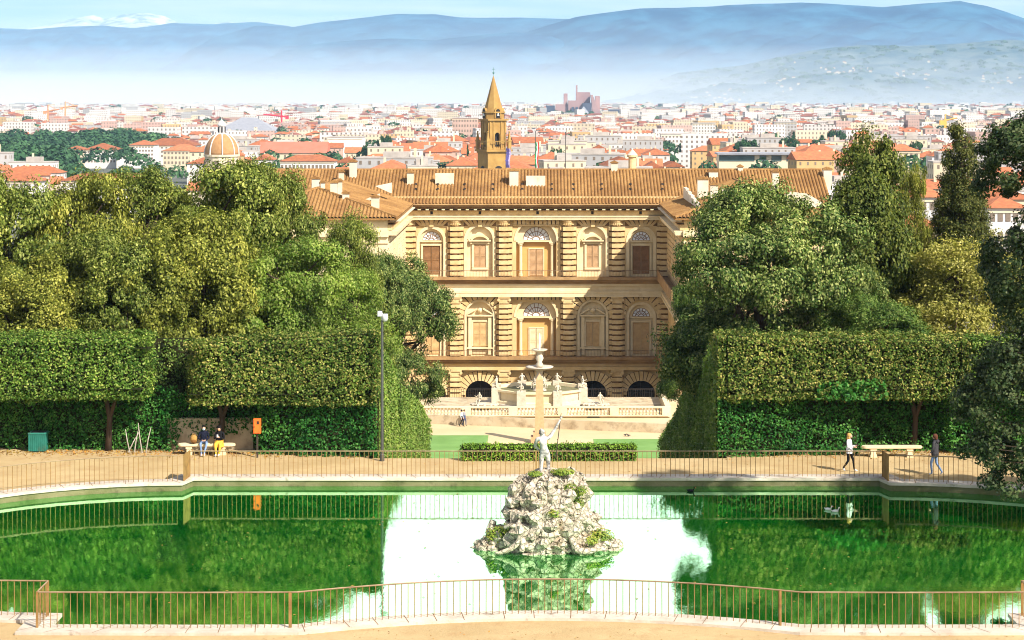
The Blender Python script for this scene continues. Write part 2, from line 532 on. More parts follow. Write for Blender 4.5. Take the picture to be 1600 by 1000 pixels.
# ---------------------------------------------------------------- foliage helpers
def unit(a):
    return a / np.maximum(np.linalg.norm(a, axis=1, keepdims=True), 1e-9)

def leaf_mesh(name, C, Nn, size, asp=0.62, curl=0.12):
    """one small bent leaf (a rhombus) per centre; every leaf is its own island"""
    n = len(C)
    Nn = unit(Nn)
    a = unit(np.cross(Nn, rng.normal(size=(n, 3))))
    b = np.cross(Nn, a)
    s = (size * rng.uniform(0.65, 1.3, n))[:, None] if np.isscalar(size) else np.asarray(size)[:, None]
    v = np.empty((n, 4, 3))
    v[:, 0] = C - a * s * 0.5
    v[:, 1] = C + b * s * asp * 0.5 + Nn * s * curl
    v[:, 2] = C + a * s * 0.5
    v[:, 3] = C - b * s * asp * 0.5 + Nn * s * curl
    me = bpy.data.meshes.new(name)
    me.vertices.add(n * 4)
    me.vertices.foreach_set('co', v.reshape(-1))
    me.loops.add(n * 4)
    me.loops.foreach_set('vertex_index', np.arange(n * 4, dtype=np.int32))
    me.polygons.add(n)
    me.polygons.foreach_set('loop_start', np.arange(0, n * 4, 4, dtype=np.int32))
    me.polygons.foreach_set('loop_total', np.full(n, 4, dtype=np.int32))
    me.update(calc_edges=True)
    return me

def crown_points(lobes, nclump, per, rcl, up=0.35, jit=0.55, inner=0.25, flat=0.8):
    """leaf centres and normals: clumps spread over the shells of ellipsoid lobes"""
    L = np.array(lobes, float)
    vol = (L[:, 3] * L[:, 4] * L[:, 5]) ** (2 / 3)
    cl, nr = [], []
    while len(cl) < nclump:
        i = rng.choice(len(L), p=vol / vol.sum())
        d = rng.normal(size=3); d /= np.linalg.norm(d)
        if d[2] < -0.55: continue
        rr = 1.0 - abs(rng.normal()) * 0.10 if rng.random() > inner else rng.uniform(0.45, 0.85)
        p = L[i, :3] + d * L[i, 3:6] * rr
        inside = False
        for j in range(len(L)):
            if j != i and np.sum(((p - L[j, :3]) / L[j, 3:6]) ** 2) < 0.55:
                inside = True; break
        if inside and rng.random() < 0.85: continue
        cl.append(p); nr.append(d)
    cl, nr = np.array(cl), np.array(nr)
    k = np.repeat(np.arange(nclump), per)
    r = rcl * rng.uniform(0.6, 1.4, nclump)
    d = unit(rng.normal(size=(len(k), 3)))
    q = d * (rng.random(len(k)) ** 0.45)[:, None] * r[k][:, None]
    q[:, 2] *= flat
    C = cl[k] + q
    Nn = unit(d + nr[k] * 0.6 + np.array([0, 0, up])[None] + rng.normal(size=q.shape) * jit)
    return C, Nn, cl

def limbs(mb, base, top, r0, targets, n=7):
    """tapered trunk with limbs reaching towards clump centres"""
    base, top = Vector(base), Vector(top)
    pts, rad = [], []
    for i in range(6):
        t = i / 5
        p = base.lerp(top, t) + Vector((random.uniform(-1, 1), random.uniform(-1, 1), 0)) * r0 * 0.9 * (0 < t)
        pts.append(p); rad.append(r0 * (1.25 - 0.85 * t if t > 0 else 1.5))
    mb.tube(pts, rad, n)
    for tg in targets:
        tg = Vector(tg)
        t = random.uniform(0.35, 0.95)
        p = base.lerp(top, t)
        mid = p.lerp(tg, 0.5) + Vector((0, 0, -0.08 * (tg - p).length + random.uniform(0, .3)))
        ra = r0 * (0.55 - 0.3 * t)
        mb.tube([p, mid, tg], [ra, ra * 0.6, ra * 0.2], 5, cap=False)

def tree(name, label, cat, loc, lobes, trunk_h, r0, mat, nclump=110, per=230, rcl=0.95, leaf=0.27, group=None, **kw):
    root = empty(name, (0, 0, 0), label, cat, group)
    C, Nn, cl = crown_points(lobes, nclump, per, rcl, **kw)
    link_mesh('crown', leaf_mesh('crown', C, Nn, leaf), M_[mat], root)
    mb = MB()
    top = (0, 0, max(l[2] for l in lobes))
    limbs(mb, (0, 0, -0.3), (random.uniform(-.3, .3), random.uniform(-.3, .3), top[2]), r0, [cl[i] for i in rng.choice(len(cl), min(26, len(cl)), replace=False)])
    mb.build('trunk', M_['bark'], root, smooth=True)
    root.location = loc
    return root

def sines(x, y, z, f=1.0, seed=0):
    """cheap smooth noise in about -1..1"""
    o = 0
    r = np.random.default_rng(seed)
    for k in range(5):
        a = r.normal(size=3) * f * (1.0 + 0.55 * k)
        o = o + np.sin(a[0] * x + a[1] * y + a[2] * z + r.uniform(0, 6.28)) / (1 + 0.35 * k)
    return o / 2.6

def leaf_box(name, faces, dens, leaf, mat, parent=None, rough=0.14, depth=0.28, jit=0.5, freq=1.2, core=True, seed=1, asp=0.7):
    """clipped foliage: leaves over the quads FACES (each p0, p1, p2, p3 in order, outward normal by the right-hand rule), with a dark twiggy core set in behind them"""
    Cs, Ns = [], []
    mb = MB()
    for p in faces:
        p = np.array(p, float)
        e1, e2 = p[1] - p[0], p[3] - p[0]
        nn = np.cross(e1, e2); area = 0.5 * np.linalg.norm(nn) + 0.5 * np.linalg.norm(np.cross(p[1] - p[2], p[3] - p[2]))
        nn = nn / np.linalg.norm(nn)
        n = int(area * dens)
        u, v = rng.random(n)[:, None], rng.random(n)[:, None]
        q = (1 - u) * (1 - v) * p[0] + u * (1 - v) * p[1] + u * v * p[2] + (1 - u) * v * p[3]
        dsp = sines(q[:, 0], q[:, 1], q[:, 2], freq, seed) * rough + sines(q[:, 0], q[:, 1], q[:, 2], freq * 3.6, seed + 5) * rough * 0.9 + sines(q[:, 0], q[:, 1], q[:, 2], freq * 9, seed + 9) * rough * 0.5
        keep = rng.random(n) < 0.45 + 0.55 * (sines(q[:, 0], q[:, 1], q[:, 2], freq * 5.5, seed + 3) > -0.35)
        q, dsp, n = q[keep], dsp[keep], int(keep.sum())
        q = q + nn[None] * (dsp - rng.random(n) ** 1.6 * depth + rng.exponential(0.03, n))[:, None]
        Cs.append(q)
        Ns.append(nn[None] * 0.9 + rng.normal(size=q.shape) * jit + np.array([0, 0, 0.25])[None])
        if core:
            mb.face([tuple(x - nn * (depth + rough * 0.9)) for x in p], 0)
    C, Nn = np.concatenate(Cs), np.concatenate(Ns)
    off = np.array(world_off(parent)) if parent is not None else np.zeros(3)
    o = link_mesh(name, leaf_mesh(name, C - off[None], Nn, leaf, asp), M_[mat], parent)
    if core:
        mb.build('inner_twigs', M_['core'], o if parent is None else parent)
    return o
# ================================================================ SETTING
def smooth(a, b, x):
    t = min(1.0, max(0.0, (x - a) / (b - a)))
    return t * t * (3 - 2 * t)

def terrain_z(x, y):
    if y < 50:
        return 15.4 * min(1.0, (50 - y) / 45.0) - 0.03
    if 60 < y < 93 and abs(x) < 34:
        return -1.7
    e = 94.6 if -8.05 < x < 8.8 else 101.0
    z = -0.03
    if y > e:
        z = max(-17.0, -0.25 * (y - e)) - 0.03
    if abs(x) > 60: z = z - 0.12 * (abs(x) - 60) * smooth(50, 90, y)
    return max(z, -33.5) if y < 228 else -31.5 - smooth(232, 330, y) * 1.6

def grid_mesh(name, xs, ys, fz, mat, kind='structure', smooth_=True):
    v = [(x, y, fz(x, y)) for y in ys for x in xs]
    nx = len(xs)
    f = [(j * nx + i, j * nx + i + 1, (j + 1) * nx + i + 1, (j + 1) * nx + i) for j in range(len(ys) - 1) for i in range(nx - 1)]
    me = bpy.data.meshes.new(name)
    me.from_pydata(v, [], f)
    if smooth_: me.polygons.foreach_set('use_smooth', [True] * len(f))
    me.update()
    return tag(link_mesh(name, me, mat), kind=kind)

xs = sorted(set(list(np.arange(-420, -60, 30.0)) + list(np.arange(-60, 60.1, 3.0)) + list(np.arange(90, 421, 30.0)) + [-8.06, -8.04, 8.79, 8.81]))
ys = sorted(set(list(np.arange(-80, 50, 5.0)) + list(np.arange(50, 232, 3.0)) + [94.6, 101.0, 227.9, 228.0] + list(np.arange(232, 360, 8.0))))
grid_mesh('garden_ground', [float(x) for x in xs], [float(y) for y in ys], terrain_z, M_['earth'])
mb = MB()
mb.face([(-14000, 345, -33.2), (14000, 345, -33.2), (14000, 26000, -33.2), (-14000, 26000, -33.2)])
tag(mb.build('city_plain', M_['plain']), kind='structure')

# pool outline, counter-clockwise from the far right corner
def arc(cx, cy, r, a0, a1, n):
    return [(cx + r * math.cos(R(a0 + (a1 - a0) * i / n)), cy + r * math.sin(R(a0 + (a1 - a0) * i / n))) for i in range(n + 1)]
LOBE_L = arc(-15.6, 77.0, 11.1, 90, 270, 26)
LOBE_R = arc(15.3, 77.0, 11.1, -90, 90, 26)
NEAR = [(-15.6, 64.5), (-11.0, 64.45), (-7.8, 64.5)] + [(-7.8 + 16.2 * i / 14, 64.5 + 1.75 * (1 - ((i - 7) / 7) ** 2)) for i in range(1, 14)] + [(8.4, 64.5), (11.5, 64.45), (15.3, 64.5)]
POOL = [(15.0, 89.2), (-15.3, 89.2)] + LOBE_L + NEAR + LOBE_R
def offset(poly, d):
    """outline moved outward (counter-clockwise polygon)"""
    n = len(poly); out = []
    for i in range(n):
        p, q, s = Vector(poly[i - 1]), Vector(poly[i]), Vector(poly[(i + 1) % n])
        e1, e2 = (q - p).normalized(), (s - q).normalized()
        n1, n2 = Vector((e1.y, -e1.x)), Vector((e2.y, -e2.x))
        b = (n1 + n2)
        if b.length < 0.3: b = n1
        b.normalize()
        k = min(1.6, 1 / max(0.4, b.dot(n1)))
        out.append(tuple(q + b * d * k))
    return out
KW = 0.95
OUT = offset(POOL, KW)
# gravel terrace with the pool cut out
bm = bmesh.new()
def loop(pts, z):
    vs_ = [bm.verts.new((x, y, z)) for x, y in pts]
    return [bm.edges.new((vs_[i], vs_[(i + 1) % len(vs_)])) for i in range(len(vs_))]
mid = offset(POOL, KW * 0.6)
outer = [(-60, 48), (60, 48), (60, 101.0), (8.8, 101.0), (8.8, 94.6), (-8.05, 94.6), (-8.05, 101.0), (-60, 101.0)]
ed = loop(outer, 0.0) + loop(mid, 0.0)
bmesh.ops.triangle_fill(bm, edges=ed, use_beauty=True)
for f in list(bm.faces):
    if f.normal.z < 0: f.normal_flip()
me = bpy.data.meshes.new('gravel_terrace'); bm.to_mesh(me); bm.free()
tag(link_mesh('gravel_terrace', me, M_['gravel']), kind='structure')
# kerb: overhanging slab over a darker wet wall
mb = MB()
prof = [(KW, -0.02, 0), (KW, 0.09, 0), (0.0, 0.10, 0), (0.0, -0.02, 0), (0.07, -0.025, 1), (0.07, -1.5, 1)]
rings = [[(x, y, z) for x, y in offset(POOL, d)] for d, z, _ in prof]
for a in range(len(prof) - 1):
    for i in range(len(POOL)):
        j = (i + 1) % len(POOL)
        mb.face([rings[a][i], rings[a][j], rings[a + 1][j], rings[a + 1][i]], 1 if a >= 4 else 0)
per_ = 0.0
for i in range(len(POOL)):                                # dark joints between the kerb stones
    j = (i + 1) % len(POOL)
    p, q_ = Vector(POOL[i]), Vector(POOL[j]); po, qo = Vector(OUT[i]), Vector(OUT[j])
    L_ = (q_ - p).length
    while per_ < L_:
        t_ = per_ / max(1e-6, L_)
        a, b = p.lerp(q_, t_), po.lerp(qo, t_)
        e_ = (q_ - p).normalized() * 0.012
        mb.face([(a.x - e_.x, a.y - e_.y, 0.104), (a.x + e_.x, a.y + e_.y, 0.104), (b.x + e_.x, b.y + e_.y, 0.095), (b.x - e_.x, b.y - e_.y, 0.095)], 2)
        per_ += random.uniform(0.9, 1.5)
    per_ -= L_
tag(mb.build('pool_kerb', [M_['kerb'], M_['kerb_wet'], M_['joint']]), kind='structure')
mb = MB()
mb.face([(x, y, -0.28) for x, y in offset(POOL, 0.05)])
tag(mb.build('pool_water', M_['water']), kind='structure')

# amphitheatre floor: pale gravel with two lawns, low box hedge on the terrace edge
mb = MB(); mb.face([(-40, 162, -16.99), (40, 162, -16.99), (40, 226, -16.99), (-40, 226, -16.99)])
tag(mb.build('gravel_parterre', M_['pale_gravel']), kind='structure')
mb = MB(); mb.face([(-20, 164, -16.985), (-5.1, 164, -16.985), (-5.1, 202, -16.985), (-20, 202, -16.985)])
tag(mb.build('lawn', M_['lawn']), kind='structure')
mb = MB(); mb.face([(5.3, 164, -16.985), (20, 164, -16.985), (20, 199.8, -16.985), (5.3, 199.8, -16.985)])
tag(mb.build('lawn', M_['lawn']), kind='structure')

# ================================================================ PALACE
YF, KF = 275.0, F / 275.0
XC = (838 - VX) / KF
def fx(px): return (px - VX) / KF
def fz(py): return HC - (py - HY) / KF
COLX = [XC + o for o in (-17.5, -11.0, -4.37, 4.37, 11.0, 17.5)]
BAY = [XC + o for o in (-14.3, -7.7, 0.0, 7.7, 14.3)]
pal = empty('palace', (XC, YF, -31.5), 'ochre stone palace with rusticated columns, arched windows and tiled roofs', 'palace')
ST, SB, SP, SD, PL, WP = [M_[k] for k in ('stone', 'stone_block', 'stone_pale', 'stone_dark', 'plaster', 'white_plaster')]

def arch_panel(mb, x0, x1, z0, z1, cx, hw, zb, zs, y, depth, m=0, n=18, mr=0):
    """wall panel in the plane y with an arched opening and its reveal"""
    if zb > z0: mb.face([(x0, y, z0), (x1, y, z0), (x1, y, zb), (x0, y, zb)], m)
    mb.face([(x0, y, zb), (cx - hw, y, zb), (cx - hw, y, zs), (x0, y, zs)], m)
    mb.face([(cx + hw, y, zb), (x1, y, zb), (x1, y, zs), (cx + hw, y, zs)], m)
    ang = [math.pi * i / n for i in range(n + 1)]
    ang += [math.atan2(z1 - zs, x1 - cx), math.atan2(z1 - zs, x0 - cx)]
    ang = sorted(set(ang))
    def outp(a):
        c_, s_ = math.cos(a), math.sin(a)
        t = 1e9
        if c_ > 1e-9: t = min(t, (x1 - cx) / c_)
        if c_ < -1e-9: t = min(t, (x0 - cx) / c_)
        if s_ > 1e-9: t = min(t, (z1 - zs) / s_)
        return (cx + c_ * t, y, zs + s_ * t)
    for a, b in zip(ang[:-1], ang[1:]):
        mb.face([(cx + hw * math.cos(a), y, zs + hw * math.sin(a)), outp(a), outp(b), (cx + hw * math.cos(b), y, zs + hw * math.sin(b))], m)
    path = [(cx + hw, zb)] + [(cx + hw * math.cos(a), zs + hw * math.sin(a)) for a in ang] + [(cx - hw, zb)]
    for (xa, za), (xb, zb_) in zip(path[:-1], path[1:]):
        mb.face([(xa, y, za), (xb, y, zb_), (xb, y + depth, zb_), (xa, y + depth, za)], mr)

def arch_ring(mb, cx, zs, r0, r1, y0, y1, m=0, n=18, a0=0.0, a1=math.pi):
    """projecting arch moulding from y0 (front) to y1"""
    for i in range(n):
        a, b = a0 + (a1 - a0) * i / n, a0 + (a1 - a0) * (i + 1) / n
        P = lambda r, t, y: (cx + r * math.cos(t), y, zs + r * math.sin(t))
        mb.face([P(r0, a, y0), P(r1, a, y0), P(r1, b, y0), P(r0, b, y0)], m)
        mb.face([P(r1, a, y0), P(r1, a, y1), P(r1, b, y1), P(r1, b, y0)], m)
        mb.face([P(r0, b, y0), P(r0, b, y1), P(r0, a, y1), P(r0, a, y0)], m)

def voussoirs(mb, cx, zs, r0, r1, y, m=0, n=15, square=None, back=None):
    for i in range(n * 2 if back is not None else 0):     # recessed dark joints behind the wedge stones
        def Q(r, t):
            if r == r1 and square: r = max(r0 + 0.3, min(r1, square[0] / max(1e-6, abs(math.cos(t))), square[1] / max(1e-6, math.sin(t))))
            return (cx + r * math.cos(t), y - 0.05, zs + r * math.sin(t))
        a, b = math.pi * i / n / 2, math.pi * (i + 1) / n / 2
        back.face([Q(r0, a), Q(r1, a), Q(r1, b), Q(r0, b)])
    for i in range(n):
        a, b = math.pi * (i + 0.10) / n, math.pi * (i + 0.90) / n
        pr = 0.34 if i != n // 2 else 0.55
        def P(r, t):
            if r == r1 and square:
                k = min(r1, square[0] / max(1e-6, abs(math.cos(t))), square[1] / max(1e-6, math.sin(t)))
                r = max(r0 + 0.3, k)
            return (cx + r * math.cos(t), y - pr, zs + r * math.sin(t))
        mb.prism([P(r0, a), P(r1, a), P(r1, b), P(r0, b)], (0, pr + 0.02, 0), m)

def fanlight(parent, cx, zs, r, y, spokes=7):
    mb = MB()
    pts = [(cx + r * math.cos(math.pi * i / 16), y, zs + r * math.sin(math.pi * i / 16)) for i in range(17)]
    mb.face(pts)
    mb2 = MB()
    for i in range(1, spokes):
        a = math.pi * i / spokes
        mb2.tube([(cx + 0.25 * r * math.cos(a), y - 0.05, zs + 0.25 * r * math.sin(a)), (cx + r * math.cos(a), y - 0.05, zs + r * math.sin(a))], 0.035, 4)
    for q in (0.28, 0.64, 0.98):
        mb2.tube([(cx + q * r * math.cos(math.pi * i / 14), y - 0.05, zs + q * r * math.sin(math.pi * i / 14)) for i in range(15)], 0.04, 4)
    mb2.tube([(cx - r, y - 0.05, zs), (cx + r, y - 0.05, zs)], 0.05, 4)
    o = mb.build('fanlight', M_['fan_glass'], parent)
    mb2.build('glazing_bars', M_['shutter'], o)
    return o

def shutters(parent, cx, hw, z0, z1, y, mat):
    """pair of louvred shutters: two leaves with stiles and slanting slats"""
    for sgn in (-1, 1):
        mb = MB()
        xa, xb = (cx - hw, cx - 0.03) if sgn < 0 else (cx + 0.03, cx + hw)
        mb.box(xa, xb, y, y + 0.06, z0, z1)
        st_ = 0.09
        mb.box(xa, xa + st_, y - 0.06, y, z0, z1); mb.box(xb - st_, xb, y - 0.06, y, z0, z1)
        for z in (z0, z1 - 0.12, (z0 + z1) / 2 - 0.06):
            mb.box(xa + st_, xb - st_, y - 0.055, y, z, z + 0.12)
        k = int((z1 - z0) / 0.16)
        for i in range(k):
            z = z0 + 0.12 + i * (z1 - z0 - 0.24) / k
            mb.face([(xa + st_, y - 0.05, z), (xb - st_, y - 0.05, z), (xb - st_, y - 0.002, z + 0.12), (xa + st_, y - 0.002, z + 0.12)])
        mb.build('shutter', M_[mat], parent)

def frame_rect(mb, x0, x1, z0, z1, t, y0, y1, m=0):
    mb.box(x0 - t, x0, y0, y1, z0, z1, m); mb.box(x1, x1 + t, y0, y1, z0, z1, m)
    mb.box(x0 - t, x1 + t, y0 - 0.02, y1, z1, z1 + t, m)

def window_part(mb, name='window', mat=None):
    return mb.build(name, mat or SP, pal)

# --- levels (metres)
Z_EAVE, Z_ARC1 = fz(321), fz(342)                  # eaves, underside of the top entablature
Z_T0 = fz(432)                                     # floor of the top storey
Z_M1, Z_M0 = fz(463), fz(556)                      # middle storey between these
Z_G1, Z_G0 = fz(577), -31.5
Y0 = YF
# --- wall with openings
mb = MB()
edges = [XC - 17.5] + [(BAY[i] + BAY[i + 1]) / 2 for i in range(4)] + [XC + 17.5]
ztop = [('fan', 1.62, fz(376)), ('blind', 1.75, fz(374)), ('big', 1.9, fz(376)), ('blind', 1.75, fz(374)), ('fan', 1.62, fz(376))]
zmid = [('fan', 1.65, fz(495)), ('ped', 1.8, fz(492)), ('big', 1.85, fz(495)), ('ped', 1.8, fz(492)), ('fan', 1.65, fz(495))]
for i in range(5):
    k, hw, zs = ztop[i]
    arch_panel(mb, edges[i], edges[i + 1], Z_T0 - 0.1, Z_ARC1 + 0.2, BAY[i], hw if k != 'big' else 2.75, Z_T0 - 0.05, zs if k != 'big' else zs + 0.0, Y0, 0.5 if k != 'big' else 1.1)
    k, hw, zs = zmid[i]
    arch_panel(mb, edges[i], edges[i + 1], Z_M0 - 0.1, Z_M1 + 0.2, BAY[i], hw if k != 'big' else 2.7, Z_M0 - 0.05, zs if k != 'big' else zs - 0.15, Y0, 0.5 if k != 'big' else 1.1)
    arch_panel(mb, edges[i], edges[i + 1], Z_G0, Z_G1 + 0.2, BAY[i], 1.95, Z_G0 + 0.05, fz(617), Y0, 2.0)
mb.box(XC - 19.5, XC + 19.5, Y0 + 0.02, Y0 + 0.6, Z_ARC1 + 0.2, Z_EAVE + 1.2)
mb.box(XC - 17.5, XC + 17.5, Y0 + 0.02, Y0 + 1.0, Z_M1 + 0.2, Z_T0 - 0.1)
mb.box(XC - 17.5, XC + 17.5, Y0 + 0.02, Y0 + 1.0, Z_G1 + 0.2, Z_M0 - 0.1)
wall = mb.build('courtyard_wall', ST, pal)
# backs of the recesses
for i in range(5):
    for (k, hw, zs), zb in ((ztop[i], Z_T0), (zmid[i], Z_M0)):
        mb = MB()
        d = 0.5 if k != 'big' else 1.1
        x = 1.9 if k != 'big' else 3.0
        mb.box(BAY[i] - x, BAY[i] + x, Y0 + d, Y0 + d + 0.3, zb - 0.1, zs + x + 0.2)
        mb.build('recess_wall', PL if k == 'big' else SP, pal)
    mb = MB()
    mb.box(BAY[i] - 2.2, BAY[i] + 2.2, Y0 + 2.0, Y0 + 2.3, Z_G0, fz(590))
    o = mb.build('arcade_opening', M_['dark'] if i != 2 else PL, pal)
    mb2 = MB()
    mb2.box(BAY[i] - 0.05, BAY[i] + 0.05, Y0 + 1.85, Y0 + 1.95, Z_G0, fz(592))
    mb2.box(BAY[i] - 1.95, BAY[i] + 1.95, Y0 + 1.85, Y0 + 1.95, fz(617) - 0.06, fz(617) + 0.06)
    mb2.build('glazing_bars', M_['iron'], o)

# --- windows
for i in range(5):
    cx = BAY[i]
    k, hw, zs = ztop[i]
    if k == 'fan':
        mb = MB()
        arch_ring(mb, cx, zs, 1.25, 1.62, Y0 + 0.30, Y0 + 0.5); arch_ring(mb, cx, zs, 1.62, 2.05, Y0 - 0.12, Y0)
        mb.box(cx - 2.05, cx - 1.62, Y0 - 0.12, Y0, Z_T0, zs); mb.box(cx + 1.62, cx + 2.05, Y0 - 0.12, Y0, Z_T0, zs)
        frame_rect(mb, cx - 1.2, cx + 1.2, Z_T0, fz(384), 0.22, Y0 + 0.2, Y0 + 0.5)
        mb.box(cx - 1.62, cx + 1.62, Y0 + 0.15, Y0 + 0.5, zs - 0.18, zs)
        wn = mb.build('window', SP, pal)
        fanlight(wn, cx, zs, 1.24, Y0 + 0.46)
        shutters(wn, cx, 1.12, Z_T0 + 0.35, fz(385), Y0 + 0.42, 'shutter')
    elif k == 'blind':
        mb = MB()
        arch_ring(mb, cx, zs, 1.6, 1.75, Y0 + 0.2, Y0 + 0.5); arch_ring(mb, cx, zs, 1.75, 2.15, Y0 - 0.12, Y0)
        mb.box(cx - 2.15, cx - 1.75, Y0 - 0.12, Y0, Z_T0, zs); mb.box(cx + 1.75, cx + 2.15, Y0 - 0.12, Y0, Z_T0, zs)
        arch_ring(mb, cx, fz(376.5) - 0.75, 1.35, 1.62, Y0 - 0.05, Y0 + 0.5, n=12, a0=R(38), a1=R(142))
        mb.box(cx - 1.5, cx + 1.5, Y0 - 0.15, Y0 + 0.5, fz(377) - 0.02, fz(375))
        mb.box(cx - 1.3, cx - 1.05, Y0 + 0.05, Y0 + 0.5, fz(381), fz(377) - 0.03); mb.box(cx + 1.05, cx + 1.3, Y0 + 0.05, Y0 + 0.5, fz(381), fz(377) - 0.03)
        frame_rect(mb, cx - 0.82, cx + 0.82, fz(418), fz(382), 0.28, Y0 + 0.28, Y0 + 0.5)
        mb.box(cx - 1.1, cx + 1.1, Y0 + 0.25, Y0 + 0.5, fz(418) - 0.3, fz(418) - 0.02)
        wn = mb.build('window', SP, pal)
        shutters(wn, cx, 0.8, fz(417.5), fz(382.5), Y0 + 0.42, 'shutter_pale')
    for (kk, hw2, zs2), zb, zw, sm in ((ztop[i], Z_T0, fz(390), 'shutter_pale'), (zmid[i], Z_M0, fz(514), 'stone_pale')):
        if kk == 'big':
            mb = MB()
            arch_ring(mb, cx, zs2, 1.85, 2.75, Y0 + 0.55, Y0 + 1.1); arch_ring(mb, cx, zs2, 2.75, 3.05, Y0 - 0.1, Y0)
            mb.box(cx - 2.75, cx + 2.75, Y0 + 0.5, Y0 + 1.1, zs2 - 0.22, zs2 - 0.01)
            for s_ in (-1, 1):
                mb.lathe([(0.3, zb), (0.3, zb + 0.3), (0.23, zb + 0.35), (0.21, zs2 - 0.8), (0.3, zs2 - 0.65), (0.34, zs2 - 0.3)], (cx + s_ * 2.15, Y0 + 0.75, 0), 12)
                mb.box(cx + s_ * 2.15 - 0.4, cx + s_ * 2.15 + 0.4, Y0 + 0.4, Y0 + 1.1, zs2 - 0.42, zs2 - 0.23)
            frame_rect(mb, cx - 0.95, cx + 0.95, zb, zw, 0.12, Y0 + 0.95, Y0 + 1.1)
            wn = mb.build('window', SP, pal)
            fanlight(wn, cx, zs2, 1.84, Y0 + 1.02, 9)
            shutters(wn, cx, 0.92, zb + 0.05, zw, Y0 + 1.03, sm)
    k, hw, zs = zmid[i]
    if k == 'fan':
        mb = MB()
        arch_ring(mb, cx, zs, 1.2, 1.65, Y0 + 0.28, Y0 + 0.5); arch_ring(mb, cx, zs, 1.65, 2.0, Y0 - 0.12, Y0)
        mb.box(cx - 2.0, cx - 1.65, Y0 - 0.12, Y0, Z_M0, zs); mb.box(cx + 1.65, cx + 2.0, Y0 - 0.12, Y0, Z_M0, zs)
        frame_rect(mb, cx - 1.15, cx + 1.15, Z_M0, fz(504), 0.2, Y0 + 0.2, Y0 + 0.5)
        mb.box(cx - 1.65, cx + 1.65, Y0 + 0.15, Y0 + 0.5, zs - 0.18, zs)
        wn = mb.build('window', SP, pal)
        fanlight(wn, cx, zs, 1.19, Y0 + 0.46)
        shutters(wn, cx, 1.1, Z_M0 + 0.25, fz(504.5), Y0 + 0.42, 'shutter_tan')
    if k == 'ped':
        mb = MB()
        arch_ring(mb, cx, zs, 1.8, 2.1, Y0 - 0.15, Y0)
        mb.box(cx - 2.1, cx - 1.8, Y0 - 0.15, Y0, Z_M0, zs); mb.box(cx + 1.8, cx + 2.1, Y0 - 0.15, Y0, Z_M0, zs)
        for s_ in (-1, 1):                              # broken triangular pediment
            mb.prism([(cx + s_ * 1.75, Y0 - 0.12, zs), (cx + s_ * 1.75, Y0 - 0.12, zs + 0.18), (cx + s_ * 0.45, Y0 - 0.12, zs + 0.95), (cx + s_ * 0.45, Y0 - 0.12, zs + 0.72)], (0, 0.6, 0))
        mb.ball((cx, Y0 + 0.2, zs + 0.6), 0.36, 8)
        mb.box(cx - 1.75, cx + 1.75, Y0 - 0.15, Y0 + 0.5, zs - 0.2, zs - 0.01)
        for s_ in (-1, 1):
            mb.box(cx + s_ * 1.35 - 0.22, cx + s_ * 1.35 + 0.22, Y0 + 0.05, Y0 + 0.5, fz(543), zs - 0.21)
            mb.box(cx + s_ * 1.3 - 0.2, cx + s_ * 1.3 + 0.2, Y0 - 0.05, Y0 + 0.5, fz(554), fz(545.5))
        frame_rect(mb, cx - 0.92, cx + 0.92, fz(541), fz(503), 0.2, Y0 + 0.25, Y0 + 0.5)
        mb.box(cx - 1.75, cx + 1.75, Y0 - 0.15, Y0 + 0.5, fz(545), fz(543))
        mb.box(cx - 1.0, cx + 1.0, Y0 + 0.3, Y0 + 0.5, fz(553), fz(547))
        wn = mb.build('window', SP, pal)
        shutters(wn, cx, 0.9, fz(541), fz(503.5), Y0 + 0.4, 'shutter_tan')
